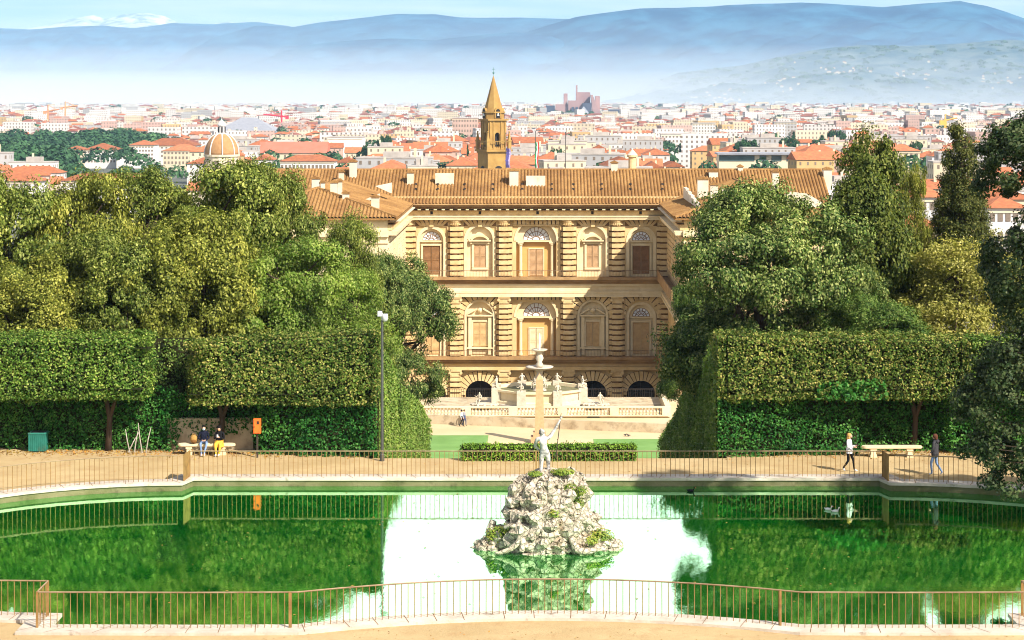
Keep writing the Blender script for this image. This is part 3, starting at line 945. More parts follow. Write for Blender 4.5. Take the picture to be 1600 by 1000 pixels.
# --- voussoirs and keystones over the arches
for i in range(5):
    cx = BAY[i]
    mb = MB()
    if i != 2:
        bk = MB()
        voussoirs(mb, cx, fz(492), 2.15, 3.6, Y0, n=11, square=(2.75, fz(464) - fz(492)), back=bk)
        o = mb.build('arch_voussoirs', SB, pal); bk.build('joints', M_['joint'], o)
        mb = MB()
        for k in range(7):                              # flat arch of slanting blocks under the top entablature
            x = cx - 2.1 + k * 0.6; d = (k - 3) * 0.12
            if k == 3: mb.box(x + 0.05, x + 0.6, Y0 - 0.4, Y0 + 0.02, fz(354), fz(343))
            else: mb.prism([(x - d * 1.3 + 0.06, Y0 - 0.2, fz(353)), (x + 0.54 - d * 1.3, Y0 - 0.2, fz(353)), (x + 0.54 + d, Y0 - 0.2, fz(344)), (x + 0.06 + d, Y0 - 0.2, fz(344))], (0, 0.22, 0))
        o = mb.build('flat_arch', SB, pal)
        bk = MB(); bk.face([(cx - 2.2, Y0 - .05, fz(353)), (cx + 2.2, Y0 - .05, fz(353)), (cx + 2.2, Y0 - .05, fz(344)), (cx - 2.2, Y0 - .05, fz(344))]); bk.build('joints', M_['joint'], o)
    else:
        for zt_, zb_ in ((fz(344), fz(353)), (fz(464), fz(471))):
            mb = MB()
            mb.box(cx - 3.2, cx + 3.2, Y0 - 0.25, Y0 + 0.02, zb_, zb_ + 0.2)
            for k in range(11):
                x = cx - 3.1 + k * 0.58
                mb.box(x, x + 0.44, Y0 - 0.36, Y0 + 0.02, zb_ + 0.22, zt_)
            o = mb.build('flat_arch', SB, pal)
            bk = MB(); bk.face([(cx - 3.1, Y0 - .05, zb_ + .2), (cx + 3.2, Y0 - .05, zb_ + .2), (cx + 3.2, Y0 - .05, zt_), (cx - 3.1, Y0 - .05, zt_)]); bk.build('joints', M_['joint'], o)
    mb = MB()
    bk = MB()
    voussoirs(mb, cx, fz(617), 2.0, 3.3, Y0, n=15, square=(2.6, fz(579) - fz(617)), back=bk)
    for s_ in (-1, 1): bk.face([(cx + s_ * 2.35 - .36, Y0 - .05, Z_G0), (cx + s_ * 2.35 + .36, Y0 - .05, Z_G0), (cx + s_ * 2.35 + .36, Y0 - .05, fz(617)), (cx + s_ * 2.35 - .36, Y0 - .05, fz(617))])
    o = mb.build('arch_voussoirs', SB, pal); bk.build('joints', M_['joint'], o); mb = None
    for s_ in (-1, 1):
        mb = MB()
        for z in np.arange(Z_G0, fz(617) - 0.3, 0.62):
            mb.box(cx + s_ * 2.35 - 0.33, cx + s_ * 2.35 + 0.33, Y0 - 0.26, Y0 + 0.02, z, z + 0.46)
        mb.build('rusticated_pier', SB, pal)
# --- banded columns
def banded(cx, z0, z1, capital, wide):
    mb = MB()
    zt_ = z1 - 0.95
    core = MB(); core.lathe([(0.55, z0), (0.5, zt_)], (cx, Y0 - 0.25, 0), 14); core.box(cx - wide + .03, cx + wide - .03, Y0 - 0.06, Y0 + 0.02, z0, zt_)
    h = 0.70
    n = int((zt_ - z0) / h)
    h = (zt_ - z0) / n
    for k in range(n):
        z = z0 + k * h
        w_ = wide if k % 2 == 0 else wide * 0.93
        d_ = random.uniform(-.03, .03)
        pts = []
        mb.box(cx - 0.72, cx + 0.72, Y0 - 0.85 + d_, Y0 + 0.02, z + 0.15, z + h - 0.09)
        mb.box(cx - w_, cx - 0.72, Y0 - 0.26 + d_, Y0 + 0.02, z + 0.14, z + h - 0.09)
        mb.box(cx + 0.72, cx + w_, Y0 - 0.26 - d_, Y0 + 0.02, z + 0.14, z + h - 0.09)
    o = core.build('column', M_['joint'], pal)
    mb.build('column_bands', SB, o)
    mb = MB()
    mb.box(cx - 0.85, cx + 0.85, Y0 - 0.95, Y0 + 0.02, z1 - 0.2, z1 - 0.01)
    if capital == 'leafy':
        mb.lathe([(0.52, zt_), (0.56, zt_ + 0.3), (0.74, z1 - 0.21)], (cx, Y0 - 0.3, 0), 12)
        for a in range(9):
            t = math.pi + a * math.pi / 8
            for zz in (zt_ + 0.25, zt_ + 0.6):
                mb.ball((cx + 0.68 * math.cos(t), Y0 - 0.3 + 0.55 * math.sin(t), zz), 0.14, 5)
    else:
        mb.box(cx - 0.7, cx + 0.7, Y0 - 0.8, Y0 + 0.02, zt_ + 0.05, z1 - 0.21)
        for s_ in (-1, 1):
            mb.tube([(cx + s_ * 0.75, Y0 - 0.95, z1 - 0.42), (cx + s_ * 0.75, Y0, z1 - 0.42)], 0.2, 8)
    mb.build('capital', SB, o)
for x in COLX:
    banded(x, Z_T0, Z_ARC1, 'leafy', 1.12)
    banded(x, Z_M0, Z_M1, 'ionic', 1.12)
    banded(x, Z_G0, Z_G1, 'plain', 0.95)
# --- entablatures; inner walls of the two wings carry them on towards the camera
WL, WR, YW = XC - 17.9, XC + 17.9, 243.6
def bands(spec, name, mat):
    """spec: (z0, z1, projection) along the courtyard face and both wing faces"""
    mb = MB()
    for k, (z0, z1, pr) in enumerate(spec):
        mb.box(WL - 0.6, WR + 0.6, Y0 - pr, Y0 + 0.01, z0, z1)
        mb.box(WL - 0.01, WL + pr, YW, Y0 - pr, z0, z1 - 0.003)
        mb.box(WR - pr, WR + 0.01, YW, Y0 - pr, z0, z1 - 0.003)
    return mb.build(name, mat, pal)
bands([(fz(343), fz(341), 1.05), (fz(340.9), fz(338.5), 1.12), (fz(338.4), fz(336.5), 1.2)], 'entablature', SP)
bands([(fz(336), fz(329), 0.5)], 'frieze', ST)
bands([(fz(329), fz(327.8), 0.75), (fz(325.5), fz(323), 1.0)], 'entablature', SD)
bands([(fz(436), fz(432), 1.5), (fz(439), fz(436.1), 1.15), (fz(443), fz(439.1), 0.8)], 'cornice', SD)
bands([(fz(446.5), fz(443.1), 0.75)], 'cornice', SP)
bands([(fz(454), fz(446.6), 0.55)], 'frieze', SP)
bands([(fz(457), fz(454.1), 0.95), (fz(460), fz(457.1), 0.9), (fz(463), fz(460.1), 1.0)], 'entablature', SP)
bands([(fz(560), fz(556), 1.6), (fz(564), fz(560.1), 1.2), (fz(567), fz(564.1), 0.9)], 'cornice', SD)
bands([(fz(572), fz(567.1), 0.55), (fz(577), fz(572.1), 0.95)], 'frieze', ST)
mb = MB()                                                # eave brackets
x = XC - 17.2
while x < XC + 17.3:
    mb.box(x, x + 0.42, Y0 - 1.35, Y0 - 0.5, fz(327.6), fz(325.6)); x += 1.09
mb.build('eave_brackets', SP, pal)
for px in (674.7, 750, 840, 925.5, 1000.5):              # small square attic openings in the frieze
    mb = MB(); mb.box(fx(px) - 0.17, fx(px) + 0.17, Y0 - 0.53, Y0 - 0.45, fz(334.5), fz(329.8)); mb.build('attic_opening', M_['dark'], pal)
for z in (Z_T0, Z_M0):                                    # thin iron railing along each cornice
    mb = MB()
    yy = Y0 - 1.45
    mb.tube([(WL + 1.4, yy, z + 0.95), (WR - 1.4, yy, z + 0.95)], 0.03, 4)
    x = WL + 1.4
    while x < WR - 1.4:
        mb.tube([(x, yy, z), (x, yy, z + 0.95)], 0.016, 4, cap=False); x += 0.2
    mb.build('balcony_railing', M_['rail'], pal)
for z in (Z_T0, Z_M0):                                    # solid parapet along the right wing's gallery
    mb = MB(); mb.box(WR - 1.5, WR - 1.35, YW, Y0 - 1.6, z + 0.005, z + 1.0); mb.build('gallery_parapet', M_['stone_dark'], pal)
# --- wings: body, rusticated inner face, end wall
for sgn, X0, X1 in ((-1, WL, WL - 21.5), (1, WR, WR + 21.5)):
    mb = MB()
    xa, xb = min(X0, X1), max(X0, X1)
    mb.box(xa, xb, YW, Y0 + 14, Z_G0, Z_EAVE + 0.3)
    mb.build('wing_wall', ST if sgn > 0 else M_['stone_pale'], pal)
    mb = MB()
    for r_, z in enumerate(np.arange(Z_M1 + 3.3, Z_ARC1 - 0.5, 0.7)):
        y = YW + 0.2 + (0.55 if r_ % 2 else 0)
        while y < Y0 - 1.2:
            pr = 0.14 + random.uniform(0, 0.06)
            if sgn < 0: mb.box(X0 - 0.01, X0 + pr, y, y + 1.0, z, z + 0.58, top=1.0)
            else: mb.box(X0 - pr, X0 + 0.01, y, y + 1.0, z, z + 0.58)
            y += 1.12
    mb.build('rusticated_blocks', SB if sgn > 0 else SP, pal)
    mb = MB()
    mb.box(xa - 0.1, xb + 0.1, YW - 0.35, YW - 0.01, fz(345), fz(336)); mb.box(xa - 0.1, xb + 0.1, YW - 0.2, YW - 0.01, fz(354), fz(351))
    for k in range(18):
        x = xa + 0.4 + k * 1.18
        mb.box(x, x + 0.9, YW - 0.16, YW - 0.01, fz(372), fz(358))
    mb.build('end_cornice', SP, pal)
# ground-floor body of the main range behind
mb = MB(); mb.box(XC - 38.5, XC + 39.5, Y0 + 3, Y0 + 20, Z_G0, Z_EAVE + 0.2); mb.build('range_wall', WP, pal)

# --- tiled roofs
def tiled(mb, o, u, v, nrm, ulen, vmin, vmax, rib=0.46):
    """pantile ribs running up the slope: u along the eave, v up the slope"""
    o, u, v, nrm = Vector(o), Vector(u).normalized(), Vector(v).normalized(), Vector(nrm).normalized()
    n = int(ulen / rib)
    prof = ((0.0, 0.0), (0.22, 0.13), (0.5, 0.19), (0.78, 0.13))
    prev = None
    for i in range(n * 4 + 1):
        a = i // 4 * rib + prof[i % 4][0] * rib
        h = prof[i % 4][1]
        lo, hi = vmin(a), vmax(a)
        cur = (o + u * a + v * lo + nrm * h, o + u * a + v * max(lo, hi) + nrm * h)
        if prev is not None and (hi > lo + 0.01 or prev[2]):
            mb.face([prev[0], cur[0], cur[1], prev[1]])
        prev = (cur[0], cur[1], hi > lo + 0.01)
RISE, RUN = 4.3, 10.2
sl = math.hypot(RISE, RUN)
vy = Vector((0, RUN, RISE)) / sl
EZ, EY = fz(318.5), Y0 - 1.7
mb = MB()
tiled(mb, (XC - 39, EY, EZ), (1, 0, 0), vy, (0, -RISE, RUN), 79.2, lambda a: 0, lambda a: sl)
mb.face([(XC - 39, EY + RUN, EZ + RISE), (XC + 40, EY + RUN, EZ + RISE), (XC + 40, EY + 2 * RUN + 2, EZ), (XC - 39, EY + 2 * RUN + 2, EZ)])
for e_ in (XC - 38.6, XC + 39.6): mb.face([(e_, EY, EZ), (e_, EY + RUN, EZ + RISE), (e_, EY + 2 * RUN + 2, EZ)])
mb.tube([(XC - 39, EY + RUN, EZ + RISE + 0.05), (XC + 40, EY + RUN, EZ + RISE + 0.05)], 0.2, 6)
mroof = mb.build('roof', M_['tile'], pal)
wroofs = []
HW, WRISE = 10.7, 3.05
for sgn, X0 in ((-1, WL + 1.2), (1, WR - 1.2)):
    mb = MB()
    slw = math.hypot(HW, WRISE)
    yS = YW - 0.9
    x_ap, y_ap = X0 + sgn * HW, yS + HW * 0.95
    # slope towards the courtyard, from the front hip to the valley with the main roof
    L = EY + 4 - yS
    vv = Vector((sgn * HW, 0, WRISE))
    nn = Vector((-sgn * WRISE, 0, HW))
    tiled(mb, (X0, yS, EZ), (0, 1, 0), vv, nn, L + 8, lambda a: 0 if a < L - 2.8 else min(slw, (a - L + 2.8) * 1.02), lambda a: min(slw, a / (HW * 0.95) * slw))
    tiled(mb, (X0 + sgn * 2 * HW, yS, EZ), (0, 1, 0), (-sgn * HW, 0, WRISE), (sgn * WRISE, 0, HW), L + 2, lambda a: 0, lambda a: min(slw, a / (HW * 0.95) * slw))
    slf = math.hypot(HW * 0.95, WRISE)
    xo = min(X0, X0 + sgn * 2 * HW)
    tiled(mb, (xo, yS, EZ), (1, 0, 0), (0, HW * 0.95, WRISE), (0, -WRISE, HW * 0.95), 2 * HW, lambda a: 0, lambda a: slf * min(a, 2 * HW - a) / HW)
    mb.tube([(X0, yS, EZ + 0.1), (x_ap, y_ap, EZ + WRISE + 0.1)], 0.22, 6)
    mb.tube([(X0 + sgn * 2 * HW, yS, EZ + 0.1), (x_ap, y_ap, EZ + WRISE + 0.1)], 0.22, 6)
    mb.tube([(x_ap, y_ap, EZ + WRISE + 0.1), (x_ap, EY + 9, EZ + WRISE + 0.1)], 0.2, 6)
    mb.box(min(X0, X0 + sgn * 2 * HW), max(X0, X0 + sgn * 2 * HW), yS + 0.05, EY + 3, EZ - 0.25, EZ - 0.02)
    wroofs.append(mb.build('roof', M_['tile'], pal))
    mb = MB()                                             # overhanging rafters seen along the courtyard eave
    y = yS + 0.5
    while y < EY - 0.3:
        mb.box(X0 - 0.35 if sgn > 0 else X0 - 0.9, X0 + 0.9 if sgn > 0 else X0 + 0.35, y, y + 0.13, EZ - 0.42, EZ - 0.27); y += 1.15
    mb.build('rafters', WP, wroofs[-1])
mb = MB(); mb.box(XC - 17.0, XC + 17.0, EY + 0.1, Y0 - 0.4, EZ - 0.32, EZ - 0.03); mb.build('eave_soffit', SD, mroof)
mb = MB(); mb.tube([(XC - 17, EY - 0.06, EZ - 0.02), (XC + 17, EY - 0.06, EZ - 0.02)], 0.11, 6); mb.build('gutter', SD, mroof)
def chimney(par, px0, px1, py0, py1, Y, cap=True, deep=None, mat=None):
    x0, x1 = PX(px0, Y), PX(px1, Y)
    z1, z0 = PZ(py0, Y), PZ(py1, Y) - 0.9
    d = deep or max(0.7, (x1 - x0) * 0.9)
    mb = MB()
    mb.box(x0, x1, Y, Y + d, z0, z1 - (0.28 if cap else 0))
    o = mb.build('chimney', mat or WP, par)
    if cap:
        mb = MB()
        mb.box(x0 - 0.12, x1 + 0.12, Y - 0.12, Y + d + 0.12, z1 - 0.28, z1 - 0.15)
        k = (x0 + x1) / 2
        mb.prism([(x0 - 0.1, Y - 0.1, z1 - 0.14), (x1 + 0.1, Y - 0.1, z1 - 0.14), (k, Y - 0.1, z1 + 0.12)], (0, d + 0.2, 0))
        mb.build('cap', M_['tile'], par) if False else mb.build('chimney_cap', M_['tile'], par)
    return o
for a in ((636, 646, 267, 282, 279), (546, 557, 250, 270, 281), (529, 537, 266, 280, 279), (796, 810, 264, 284, 278.5), (955, 965, 252, 266, 283), (1108, 1122, 265, 284, 281), (1153, 1161, 258, 275, 283), (1287, 1300, 262, 286, 281)):
    chimney(mroof, *a)
for a in ((680, 709, 271, 282, 279), (822, 852, 275, 284, 278.5)):
    chimney(mroof, *a, cap=False, deep=0.8)                # low white roof lights
for a in ((487, 499, 276, 298, 254), (501, 507, 282, 299, 254), (516, 527, 282, 307, 251), (528, 534, 280, 303, 251.5), (535, 545, 299, 313, 249), (580, 592, 305, 331, 247.2)):
    chimney(wroofs[0], *a)
for a in ((1090, 1107, 277, 302, 262), (1128, 1136, 290, 312, 256), (1158, 1170, 284, 306, 256), (1191, 1208, 290, 306, 254), (1207, 1217, 266, 292, 259), (1110, 1122, 286, 310, 256)):
    chimney(wroofs[1], *a)
# round grey stack with a white conical cap on the ridge
mb = MB(); xx = PX(988, 284); zz = PZ(268, 284)
mb.lathe([(0.55, zz - 1), (0.55, zz + 2.0), (0.75, zz + 2.05), (0.75, zz + 2.3)], (xx, 284, 0), 14)
o = mb.build('round_stack', M_['stone_block'], mroof)
mb = MB(); mb.lathe([(0.78, zz + 2.3), (0.15, zz + 3.0), (0.02, zz + 3.3)], (xx, 284, 0), 14); mb.build('cone_cap', WP, mroof)
# triangular white dormer sides on the left wing, stepped white parapets on the right wing
for pts, Y in (([(587, 291), (611, 286), (611, 302)], 266), ([(563, 315), (592, 303), (592, 311)], 256)):
    mb = MB(); mb.prism([(PX(a, Y), Y, PZ(b, Y)) for a, b in pts], (0, 1.6, 0)); mb.build('dormer', WP, wroofs[0])
mb = MB()
for k in range(5):
    y = 270 - k * 4.6
    mb.box(WR + 1.8, WR + 2.25, y - 4.4, y, EZ + 0.2, EZ + 2.5 - k * 0.22)
mb.build('stepped_parapet', WP, wroofs[1])
for pts, Y in (([(1210, 345), (1210, 313), (1236, 300), (1262, 303), (1284, 316), (1284, 345)], 246.0), ([(1138, 330), (1138, 306), (1150, 301), (1158, 306), (1158, 330)], 252)):
    mb = MB(); mb.prism([(PX(a, Y), Y, PZ(b, Y)) for a, b in pts], (0, 0.8, 0)); mb.build('gable_wall', WP, wroofs[1])
# small dark vents set in two rows into the main roof
vt = MB()
for px in (650, 684, 726, 770, 816, 862, 896, 940, 985, 1035):
    for v_ in (0.40, 0.54):
        y_, z_ = EY + RUN * v_, EZ + RISE * v_ + 0.2
        x_ = PX(px, y_)
        vt.box(x_ - 0.16, x_ + 0.16, y_ - 0.15, y_ + 0.1, z_ - 0.15, z_ + 0.13)
vt.build('roof_vents', M_['dark'], mroof)

# ================================================================ palace terrace and its fountain
ZT = -16.8
ter = empty('terrace', (1, 219, -17), 'stone terrace with balustrade in front of the palace arcade', 'terrace')
mb = MB(); mb.box(-12.6, 13.6, 213.0, 226.3, -19.5, ZT); mb.build('terrace_wall', [M_['stone']], ter)
mb = MB(); mb.face([(-12.5, 213.4, ZT + .004), (13.3, 213.4, ZT + .004), (13.3, 226.2, ZT + .004), (-12.5, 226.2, ZT + .004)]); mb.build('terrace_paving', M_['old_wall'], ter)
mb = MB(); mb.box(-12.9, 13.9, 212.7, 213.3, ZT, ZT + 0.12); mb.build('plinth', SP, ter)
mb = MB(); mb.box(-12.9, 13.9, 212.75, 213.25, ZT + 0.86, ZT + 1.0); mb.box(13.3, 13.9, 213.26, 226.3, ZT + 0.86, ZT + 1.0); mb.build('coping', SP, ter)
mb = MB(); mb.box(13.45, 13.75, 213.3, 226.3, ZT, ZT + 0.85); mb.build('parapet', SP, ter)
piers = [-12.7, -7.7, -2.8, 2.4, 7.9, 13.4]
for x in piers:
    mb = MB(); mb.box(x - 0.45, x + 0.45, 212.72, 213.28, ZT + 0.125, ZT + 0.855); mb.build('pier', SP, ter)
for a, b in zip(piers[:-1], piers[1:]):
    mb = MB(); x = a + 0.62
    while x < b - 0.55:
        mb.lathe([(0.12, 0.125), (0.12, 0.2), (0.06, 0.25), (0.135, 0.42), (0.06, 0.66), (0.12, 0.75), (0.12, 0.855)], (x, 213, ZT), 6); x += 0.36
    mb.build('balustrade', M_['stone_pale'], ter)
mb = MB(); arch_ring(mb, PX(927, 213), PZ(662, 213), 0.0, 0.95, 212.9, 213.0, n=12); mb.build('vault_opening', M_['dark'], ter)
mb = MB()
mb.tube([(-12.4, 226, ZT + 0.95), (13.4, 226, ZT + 0.95)], 0.035, 5)
x = -12.4
while x < 13.4:
    mb.tube([(x, 226, ZT), (x, 226, ZT + 0.95)], 0.02, 4, cap=False); x += 0.26
mb.build('railing', M_['iron'], ter)
# skewed retaining wall in front
mb = MB()
mb.prism([(-13.5, 209.6, -17.3), (13.2, 203.0, -17.3), (13.2, 203.4, -17.3), (-13.5, 210.0, -17.3)], (0, 0, 1.25))
tag(mb.build('retaining_wall', M_['old_wall'], origin=(0, 206, -17)), 'low stained stone wall at the foot of the balustraded terrace', 'wall')
# ================================================================ FIGURES
def seg_dist(p, a, b):
    ab = b - a
    t = max(0, min(1, (p - a).dot(ab) / max(1e-9, ab.length_squared)))
    return (p - (a + ab * t)).length

def hand(mb, wrist, d, side, up, s, m, curl=0.5):
    """palm and five tapered fingers; d along the hand, side towards the thumb, up the back of the hand"""
    d, side, up = Vector(d).normalized(), Vector(side), Vector(up)
    side = (side - d * side.dot(d)).normalized()
    up = d.cross(side)
    w0 = Vector(wrist)
    p = lambda a, b, c_: w0 + d * (a * s) + side * (b * s) + up * (c_ * s)
    mb.tube([p(-0.01, 0, 0), p(0.03, 0, 0), p(0.075, 0, 0), p(0.095, 0, 0)], [0.028 * s, 0.036 * s, 0.042 * s, 0.034 * s], 8, m)
    for k, (b, l) in enumerate(((0.030, 0.070), (0.010, 0.080), (-0.010, 0.074), (-0.030, 0.058))):
        c1 = curl * (0.8 + 0.12 * k)
        mb.tube([p(0.085, b, 0), p(0.085 + l * 0.5, b * 1.1, -0.012 * c1 * 2), p(0.085 + l * (1 - 0.3 * c1), b * 1.1, -0.05 * c1)], [0.0100 * s, 0.009 * s, 0.0065 * s], 6, m)
    mb.tube([p(0.025, 0.03, 0), p(0.055, 0.062, -0.01), p(0.088, 0.066, -0.03 * curl * 2)], [0.0125 * s, 0.0105 * s, 0.008 * s], 6, m)

BASE = dict(pelvis=(0, 0, .96), waist=(0, .005, 1.10), chest=(0, 0, 1.29), collar=(0, .01, 1.44), neck=(0, 0, 1.50), chin=(0, -.015, 1.57), crown=(0, -.005, 1.68),
            shL=(-.18, .01, 1.41), elL=(-.24, .02, 1.13), wrL=(-.25, -.05, .89), shR=(.18, .01, 1.41), elR=(.24, .02, 1.13), wrR=(.25, -.05, .89),
            hiL=(-.095, 0, .91), knL=(-.10, -.02, .50), anL=(-.10, .02, .09), toL=(-.11, -.13, .035), hiR=(.095, 0, .91), knR=(.10, -.02, .50), anR=(.10, .02, .09), toR=(.11, -.13, .035))
RAD = dict(pelvis=.135, waist=.12, chest=.14, collar=.085, neck=.052, chin=.075, crown=.078, shL=.062, elL=.045, wrL=.032, shR=.062, elR=.045, wrR=.032,
           hiL=.088, knL=.06, anL=.042, toL=.036, hiR=.088, knR=.06, anR=.042, toR=.036)
BONES = [('pelvis', 'waist', 'low'), ('waist', 'chest', 'top'), ('chest', 'collar', 'top'), ('collar', 'neck', 'skin'), ('neck', 'chin', 'skin'), ('chin', 'crown', 'skin'),
         ('collar', 'shL', 'top'), ('shL', 'elL', 'top'), ('elL', 'wrL', 'top'), ('collar', 'shR', 'top'), ('shR', 'elR', 'top'), ('elR', 'wrR', 'top'),
         ('pelvis', 'hiL', 'low'), ('hiL', 'knL', 'low'), ('knL', 'anL', 'low'), ('anL', 'toL', 'shoe'), ('pelvis', 'hiR', 'low'), ('hiR', 'knR', 'low'), ('knR', 'anR', 'low'), ('anR', 'toR', 'shoe')]

def figure(name, mats_, pose=None, rad=None, scale=1.0, parent=None, hands=True, face=True, bare=(), handdir=None, subd=2):
    """one continuous skinned body; mats_ = dict(skin, top, low, shoe); the figure faces -Y"""
    J = {k: Vector(v) for k, v in BASE.items()}
    for k, v in (pose or {}).items(): J[k] = Vector(v)
    r = dict(RAD); r.update(rad or {})
    keys = list(J)
    me = bpy.data.meshes.new('skeleton')
    me.from_pydata([tuple(J[k]) for k in keys], [(keys.index(a), keys.index(b)) for a, b, _ in BONES], [])
    o = bpy.data.objects.new('skeleton', me)
    COL.objects.link(o)
    md = o.modifiers.new('skin', 'SKIN')
    for i, k in enumerate(keys):
        sv = me.skin_vertices[0].data[i]
        q = r[k]
        sv.radius = (q, q * (0.72 if k in ('pelvis', 'waist', 'chest', 'collar') else 0.92)) if k not in ('pelvis', 'waist', 'chest') else (q * 1.15, q * 0.8)
        sv.use_root = k == 'pelvis'
    sb = o.modifiers.new('sub', 'SUBSURF'); sb.levels = subd; sb.render_levels = subd
    dg = bpy.context.evaluated_depsgraph_get()
    em = bpy.data.meshes.new_from_object(o.evaluated_get(dg))
    bpy.data.objects.remove(o)
    mk = ['skin', 'top', 'low', 'shoe']
    mb = MB()
    mb.v = [tuple(v.co) for v in em.vertices]
    for p in em.polygons:
        cpt = p.center
        best = min(BONES, key=lambda b: seg_dist(cpt, J[b[0]], J[b[1]]) - 0.6 * r[b[0]])
        lab = best[2]
        if best[:2] in bare: lab = 'skin'
        mb.f.append(tuple(p.vertices)); mb.m.append(mk.index(lab))
    bpy.data.meshes.remove(em)
    if face:
        hc = (J['chin'] + J['crown']) / 2
        upv = (J['crown'] - J['neck']).normalized()
        f = Vector((0, -1, 0)) if 'look' not in (pose or {}) else Vector(pose['look'])
        f = (f - upv * f.dot(upv)).normalized()
        sd_ = f.cross(upv)
        mb.ball(tuple(hc), 0.098, 12, 0, sc=(0.80, 0.95, 1.15))
        mb.tube([hc + f * 0.088 + upv * 0.01, hc + f * 0.112 - upv * 0.02, hc + f * 0.088 - upv * 0.03], [0.008, 0.016, 0.012], 6, 0)
        for q in (-1, 1):
            mb.ball(tuple(hc + f * 0.082 + sd_ * 0.032 * q + upv * 0.012), 0.012, 6, 3)
            mb.ball(tuple(hc + sd_ * 0.082 * q), 0.026, 6, 0, sc=(0.5, 0.8, 1.1))
        mb.tube([hc + f * 0.088 - upv * 0.055 - sd_ * 0.025, hc + f * 0.093 - upv * 0.056, hc + f * 0.088 - upv * 0.055 + sd_ * 0.025], 0.007, 5, 2)
    if hands:
        for s_ in ('L', 'R'):
            d = J['wr' + s_] - J['el' + s_]
            if handdir and s_ in handdir: d = Vector(handdir[s_])
            hand(mb, J['wr' + s_], d, (0, -1, 0.15) if abs(d.normalized().y) < 0.8 else ((1 if s_ == 'L' else -1), 0, 0.2), (0, 0, 1), 0.95, 0)
    mb.v = [tuple(Vector(v) * scale) for v in mb.v]
    ob = MB(); ob.v, ob.f, ob.m = mb.v, mb.f, mb.m
    me = bpy.data.meshes.new(name)
    me.from_pydata(mb.v, [], mb.f)
    me.polygons.foreach_set('material_index', mb.m)
    me.polygons.foreach_set('use_smooth', [True] * len(mb.f))
    me.update()
    return link_mesh(name, me, [mats_[k] for k in mk], parent), J

def cloth(name, rgb, rough=0.85):
    return surf(name, rgb, tuple(x * 0.7 for x in rgb), 14, rough, 0.3, 30, 0.1)
SKIN = surf('skin', (0.55, 0.33, 0.22), (0.48, 0.27, 0.17), 20, 0.6, spec=0.3)

# ---------------------------------------------------------------- fountain on the terrace
fx0, fy0 = 0.0, 219.9
fo = empty('fountain', (fx0, fy0, ZT), 'white marble octagonal fountain with statues and stacked bowls before the palace', 'fountain')
MA = surf('warm_marble', (0.56, 0.49, 0.37), (0.44, 0.37, 0.26), 2.0, 0.75, 0.2, 8, 0.2, stain=(0.26, 0.20, 0.13), sscale=1.4, sthr=(0.56, 0.78))
mb = MB()
for k, (r, z0, z1) in enumerate(((6.6, 0.005, 0.22), (6.2, 0.222, 0.42), (5.8, 0.422, 0.6))):
    mb.lathe([(r, z0), (r, z1)], (fx0, fy0, ZT), 8, a0=R(22.5), sy=0.85)
mb.build('steps', M_['kerb'], fo)
mb = MB()
mb.lathe([(5.35, 0.6), (5.35, 0.85), (5.0, 0.95), (5.05, 1.75), (5.35, 1.85), (5.35, 2.05), (4.85, 2.05), (4.7, 1.2), (0.3, 1.2)], (fx0, fy0, ZT), 8, a0=R(22.5), sy=0.85)
mb.build('basin', M_['stone_pale'], fo)
mb = MB(); mb.lathe([(4.78, 1.7), (4.78, 1.72)], (fx0, fy0, ZT), 8, a0=R(22.5), sy=0.85); mb.build('basin_water', M_['kerb_wet'], fo)
mb = MB()
mb.lathe([(1.1, 1.2), (0.9, 1.6), (0.35, 2.2), (0.5, 2.9), (0.28, 3.5), (0.4, 3.85), (1.0, 4.0), (1.5, 4.22), (1.52, 4.3), (1.2, 4.32), (0.35, 4.2)], (fx0, fy0, ZT), 20)
mb.build('lower_bowl', M_['kerb'], fo, smooth=True)
mb = MB()
mb.lathe([(0.3, 4.2), (0.42, 4.5), (0.25, 4.8), (0.45, 5.2), (0.32, 5.55), (0.2, 5.8), (0.5, 5.95), (0.86, 6.1), (0.86, 6.18), (0.5, 6.18), (0.1, 6.1)], (fx0, fy0, ZT), 18)
mb.build('upper_bowl', MA, fo, smooth=True)
water_white = surf('white_spray', (0.85, 0.88, 0.9), (0.8, 0.83, 0.86), 5, 0.4)
mb = MB(); mb.tube([(fx0, fy0, ZT + 6.15), (fx0, fy0, ZT + 7.2), (fx0 + .02, fy0, ZT + 7.9)], [0.07, 0.10, 0.03], 7); mb.build('water_jet', water_white, fo)
mm = dict(skin=MA, top=MA, low=MA, shoe=MA)
sit = dict(hiL=(-.095, -.03, .92), knL=(-.17, -.40, .86), anL=(-.17, -.40, .46), toL=(-.18, -.52, .40), hiR=(.095, -.03, .92), knR=(.17, -.38, .80), anR=(.15, -.30, .42), toR=(.16, -.42, .36),
           elL=(-.36, -.05, 1.2), wrL=(-.42, -.25, 1.3), elR=(.34, -.1, 1.18), wrR=(.2, -.33, 1.12))
chub = {k: v * 1.25 for k, v in RAD.items()}; chub.update(chin=.11, crown=.115)
putto, _ = figure('putto', mm, sit, chub, 0.95, fo, face=True)
putto.location = (0, 0, 0)
pedmb = MB()
spots = []
for i in range(8):
    a = R(22.5 + 45 * i)
    x, y = 5.1 * math.cos(a), 5.1 * math.sin(a) * 0.85
    spots.append((x, y, a))
for i, (x, y, a) in enumerate(spots):
    mb = MB(); mb.box(fx0 + x - 0.48, fx0 + x + 0.48, fy0 + y - 0.45, fy0 + y + 0.45, ZT + 0.6, ZT + 2.2)
    mb.build('pedestal', MA, fo)
    p = putto if i == 0 else putto.copy()
    if i: COL.objects.link(p)
    p.location = (x, y, 2.2 - 0.8)
    p.rotation_euler = (0, 0, a + R(90))
